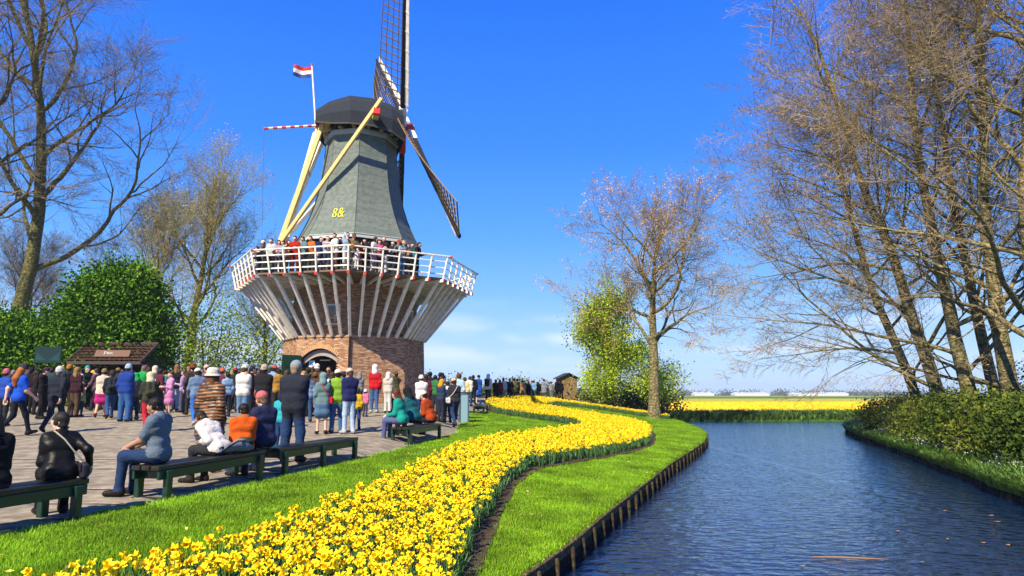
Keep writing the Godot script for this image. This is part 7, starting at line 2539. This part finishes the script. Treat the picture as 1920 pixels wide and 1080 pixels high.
	make_person("person in violet behind the red-faced one, left of the big vest", Vector3(-10.29, 0.731, -29.46), 208, 1.54, "stand", "#5f4a96", "#2f3242", "beanie", "#3c3560", "", "#222222", "#2a1d14")
	make_person("woman in white and green print right behind the big man's shoulder", Vector3(-8.84, 0.674, -27.34), 178, 1.57, "print_f", "#cfe0c0", "#3c4a66", "long", "#6a4a30", "", "#222222", "#2a1d14")
	make_person("person in light denim jacket right of the big man's elbow", Vector3(-6.44, 0.479, -22.08), 202, 1.50, "yoke", "#86a4cc", "#3a5584", "short", "#2a1d14", "", "#222222", "#2a1d14")
	make_person("person in dark brown coat left of the grey-teal hood", Vector3(-6.69, 0.553, -23.72), 182, 1.50, "coat", "#5a3f2c", "#3a3030", "beanie", "#7a5a3a", "", "#222222", "#2a1d14")
	make_person("woman in pale pink behind the lime-green vest's left arm", Vector3(-6.64, 0.616, -25.16), 179, 1.50, "hold_f", "#e6b9c2", "#4a5a80", "long", "#4a3222", "", "#222222", "#2a1d14")
	make_person("person in royal blue in front of the doorway's right jamb", Vector3(-6.00, 0.607, -24.88), 196, 1.50, "stand", "#2a4fb0", "#2c3246", "cap", "#28324e", "", "#222222", "#2a1d14")
	make_person("child in yellow beside the navy jacket with the tray", Vector3(-4.35, 0.369, -19.68), 190, 1.12, "child", "#e0bb2c", "#34548a", "hair", "#6a4a2c", "", "#222222", "#2a1d14")
	make_person("person in grey hooded jacket far right of the doorway, by the drainpipe", Vector3(-6.35, 0.719, -29.02), 193, 1.50, "hold", "#8a8d93", "#38404e", "hood", "#8a8d93", "", "#222222", "#2a1d14")
	make_person("child in a pink jacket before the red jumper's feet", Vector3(-5.06, 0.575, -24.18), 162, 0.90, "child", "#e07aa8", "#4a4e66", "beanie", "#f0e0e6", "", "#222222", "#2a1d14")
	make_person("person in olive with camera bag just right of the cream hooded jacket", Vector3(-4.55, 0.674, -27.34), 218, 1.50, "arms_up", "#6f6f48", "#3c3a34", "cap", "#55553a", "bag", "#1d1d20", "#2a1d14")
	make_person("woman in a maroon coat between the white hat and the mill corner", Vector3(-3.14, 0.535, -25.38), 195, 1.50, "coat", "#6a2434", "#33262c", "long", "#3a261a", "", "#222222", "#2a1d14")
	make_person("person in green behind the orange hood, right of the mill", Vector3(-3.09, 0.550, -28.10), 147, 1.54, "stand", "#3a7a48", "#2f3444", "short", "#241a14", "", "#222222", "#2a1d14")
	make_person("person in pale yellow between the padded jacket and pale bin", Vector3(-2.27, 0.517, -33.64), 177, 1.62, "stand_f", "#e6d790", "#4a5268", "short", "#5a3c28", "", "#222222", "#2a1d14")
	make_person("person in white with blue cap just left of the cobalt dress", Vector3(-2.18, 0.729, -35.82), 150, 1.50, "hold", "#ecebea", "#394a6c", "cap", "#3558a8", "", "#222222", "#2a1d14")
	make_person("person in red in the far group, right of the short dark one", Vector3(-0.77, 0.846, -44.24), 164, 1.40, "stand", "#b5262c", "#2c2f3a", "short", "#241a14", "", "#222222", "#2a1d14")
	make_person("person in light brown coat far off, left of the lone dark coat", Vector3(0.75, 0.857, -49.60), 193, 1.46, "coat", "#a8865f", "#5a4a3c", "short", "#3a2a20", "", "#222222", "#2a1d14")
	make_person("person in sky blue far off, right of the lone dark coat", Vector3(1.64, 0.867, -52.64), 180, 1.47, "stand_f", "#7fb0e0", "#3a4660", "short", "#2a1d14", "", "#222222", "#2a1d14")
	make_person("man in black with a white cap at the far left of the plaza", Vector3(-18.64, 0.654, -26.58), 213, 1.59, "yoke", "#1f2024", "#25262c", "cap", "#e8e6e2", "", "#222222", "#2a1d14")
	make_person("person in dark teal behind the man with white cap walking away", Vector3(-17.59, 0.654, -26.58), 170, 1.68, "hold", "#1f4a52", "#2a2e36", "short", "#1a1512", "", "#222222", "#2a1d14")
	make_person("woman in black with a red bag behind the blue T-shirt's left arm", Vector3(-17.14, 0.616, -25.16), 138, 1.55, "stand_f", "#1b1b20", "#202128", "long", "#33231a", "bag", "#a8242c", "#2a1d14")
	make_person("child in light green beside the blonde woman near the kiosk", Vector3(-14.89, 0.575, -24.18), 179, 1.09, "child", "#9ac48a", "#3a4a6a", "hair", "#8a6a3c", "", "#222222", "#2a1d14")
	make_person("person in black with flushed face at the left end of the gallery", Vector3(-13.61, 7.430, -36.68), -74, 1.81, "rail", "#17171d", "#1e2026", "short", "#2a1d14", "", "#222222", "#2a1d14", "people on the gallery")
	make_person("person in a white and black jacket, second from the left on the gallery", Vector3(-12.41, 7.430, -35.05), -4, 1.85, "rail", "#d8d8da", "#1c1c22", "short", "#1a1512", "", "#222222", "#2a1d14", "people on the gallery")
	make_person("person in pale green between the white-black jacket and the red one on the gallery", Vector3(-11.69, 7.430, -34.87), -57, 1.70, "rail_f", "#a9c2a0", "#3c4a3c", "hair", "#1a1512", "", "#222222", "#2a1d14", "people on the gallery")
	make_person("person in dark red with sunglasses left of the red jacket on the gallery", Vector3(-11.42, 7.430, -34.81), -4, 1.70, "rail_phone", "#7a1f28", "#2a2a30", "short", "#3a2a20", "", "#222222", "#2a1d14", "people on the gallery")
	make_person("person in a bright red padded jacket on the gallery", Vector3(-11.06, 7.430, -34.72), -10, 1.91, "rail", "#c0281f", "#7a1c1c", "short", "#14110f", "", "#222222", "#2a1d14", "people on the gallery")
	make_person("person in light teal with black hair right of the red jacket on the gallery", Vector3(-10.56, 7.430, -34.61), -40, 1.85, "rail", "#5f93a3", "#232833", "short", "#14110f", "", "#222222", "#2a1d14", "people on the gallery")
	make_person("person in navy standing apart, left of the gallery's middle", Vector3(-9.71, 7.430, -34.40), 54, 1.81, "stand", "#1f3468", "#4b5a70", "short", "#1a1512", "", "#222222", "#2a1d14", "people on the gallery")
	make_person("person in white bending near the middle post of the gallery", Vector3(-8.90, 7.430, -34.21), -38, 1.93, "rail_f", "#f0ece8", "#6b4a48", "bun", "#3a2a20", "", "#222222", "#2a1d14", "people on the gallery")
	make_person("person in a light blue shirt leaning at the middle of the gallery", Vector3(-8.31, 7.430, -34.07), 27, 1.95, "rail_phone", "#a9c8ea", "#e2e0de", "short", "#1a1512", "", "#222222", "#2a1d14", "people on the gallery")
	make_person("child in orange-red beside the middle of the gallery", Vector3(-7.78, 7.430, -34.24), 13, 1.49, "child", "#c4331f", "#a12a24", "hair", "#b87a2a", "", "#222222", "#2a1d14", "people on the gallery")
	make_person("small child in white sitting low behind the middle rails", Vector3(-7.80, 7.430, -34.12), 22, 1.10, "child", "#f4f2f0", "#e8e6e4", "beanie", "#f6f4f2", "", "#222222", "#2a1d14", "people on the gallery")
	make_person("person with raised arm in black right of the gallery's middle", Vector3(-7.46, 7.430, -34.44), -14, 1.70, "rail_phone", "#1c1c22", "#24262e", "short", "#1a1512", "", "#222222", "#2a1d14", "people on the gallery")
	make_person("woman in a white coat with dark hair on the gallery", Vector3(-7.07, 7.430, -34.68), 61, 1.85, "rail_f", "#f1efec", "#c8b8c0", "long", "#3a2419", "", "#222222", "#2a1d14", "people on the gallery")
	make_person("man in a dark vest and white trousers on the gallery", Vector3(-6.63, 7.430, -34.95), 26, 1.95, "vest", "#3a2a30", "#efeae4", "short", "#4a3a30", "", "#3a2a30", "#2a1d14", "people on the gallery")
	make_person("person in navy stripes right of the white trousers on the gallery", Vector3(-6.20, 7.430, -35.22), 11, 1.76, "rail", "#232a48", "#2a3050", "short", "#5a4030", "", "#222222", "#2a1d14", "people on the gallery")
	make_person("person in pale blue with fair hair toward the gallery's right", Vector3(-5.77, 7.430, -35.48), 46, 1.87, "rail", "#b5cde0", "#4a78a8", "short", "#c9a878", "", "#222222", "#2a1d14", "people on the gallery")
	make_person("person in brown next to the pale blue one on the gallery", Vector3(-5.49, 7.430, -35.65), 10, 1.72, "rail_f", "#7a5a44", "#4a4038", "hair", "#6b4028", "", "#222222", "#2a1d14", "people on the gallery")
	make_person("person in black with dark hair at the right end of the gallery", Vector3(-5.06, 7.430, -35.92), 75, 1.87, "rail", "#17171c", "#1b1b20", "short", "#15120f", "", "#222222", "#2a1d14", "people on the gallery")
	make_person("person in rust behind the red padded jacket on the gallery", Vector3(-11.11, 7.430, -35.59), 145, 1.74, "stand_f", "#8a3a22", "#2a2a30", "long", "#3a2a20", "", "#222222", "#2a1d14", "people on the gallery")
	make_person("person in dark green behind the navy one on the gallery", Vector3(-10.31, 7.430, -35.40), 135, 1.76, "stand", "#22332a", "#22262a", "short", "#1a1512", "", "#222222", "#2a1d14", "people on the gallery")
	make_person("person in dark grey behind the white coat on the gallery", Vector3(-7.47, 7.430, -35.41), 219, 1.78, "stand", "#3a3c42", "#25272c", "short", "#3a2a20", "", "#222222", "#2a1d14", "people on the gallery")
	make_person("person in cream with sunglasses at the far left corner of the gallery", Vector3(-14.34, 7.430, -37.86), -48, 1.78, "rail_f", "#ddd4c2", "#4a4a55", "short", "#2a1d14", "", "#222222", "#2a1d14", "people on the gallery")
	make_person("person in navy with white cap between the first two leaners on the gallery", Vector3(-12.88, 7.430, -35.49), -50, 1.83, "rail", "#232b48", "#2c2f3a", "cap", "#eeece8", "", "#222222", "#2a1d14", "people on the gallery")
	make_person("woman in lilac on the gallery, left of the pale green one", Vector3(-12.01, 7.430, -34.95), 0, 1.74, "rail_f", "#b49ac8", "#4a4a66", "long", "#3a261a", "", "#222222", "#2a1d14", "people on the gallery")
	make_person("man in orange on the gallery, right of the light teal one", Vector3(-10.16, 7.430, -34.51), -26, 1.85, "rail", "#d0722c", "#33353f", "short", "#241a14", "", "#222222", "#2a1d14", "people on the gallery")
	make_person("person in white stripes left of the gallery's middle, by the navy one", Vector3(-9.35, 7.430, -34.32), 22, 1.83, "stripe", "#e6e6ea", "#3a4660", "short", "#2a1d14", "", "#222222", "#2a1d14", "people on the gallery")
	make_person("person in dark plum at the middle of the gallery, behind the blue shirt", Vector3(-8.71, 7.430, -34.64), -16, 1.85, "rail", "#4a2a40", "#2c2a33", "short", "#1a1512", "", "#222222", "#2a1d14", "people on the gallery")
	make_person("man in khaki just right of the gallery's middle post", Vector3(-8.01, 7.430, -34.10), 25, 1.87, "rail", "#8a7a52", "#4a4438", "cap", "#6a5c3c", "", "#222222", "#2a1d14", "people on the gallery")
	make_person("woman in bright pink right of the white coat on the gallery", Vector3(-6.83, 7.430, -34.83), 4, 1.74, "rail_f", "#d2588c", "#3c3a4a", "long", "#241a14", "", "#222222", "#2a1d14", "people on the gallery")
	make_person("person in grey with red cap beside the navy stripes on the gallery", Vector3(-6.00, 7.430, -35.34), 44, 1.83, "rail", "#7c8088", "#343842", "cap", "#b8322c", "", "#222222", "#2a1d14", "people on the gallery")
	make_person("person in teal and white on the gallery, second from its right end", Vector3(-5.25, 7.430, -35.80), 32, 1.78, "yoke", "#3f8f96", "#2f3a4a", "short", "#241a14", "", "#222222", "#2a1d14", "people on the gallery")
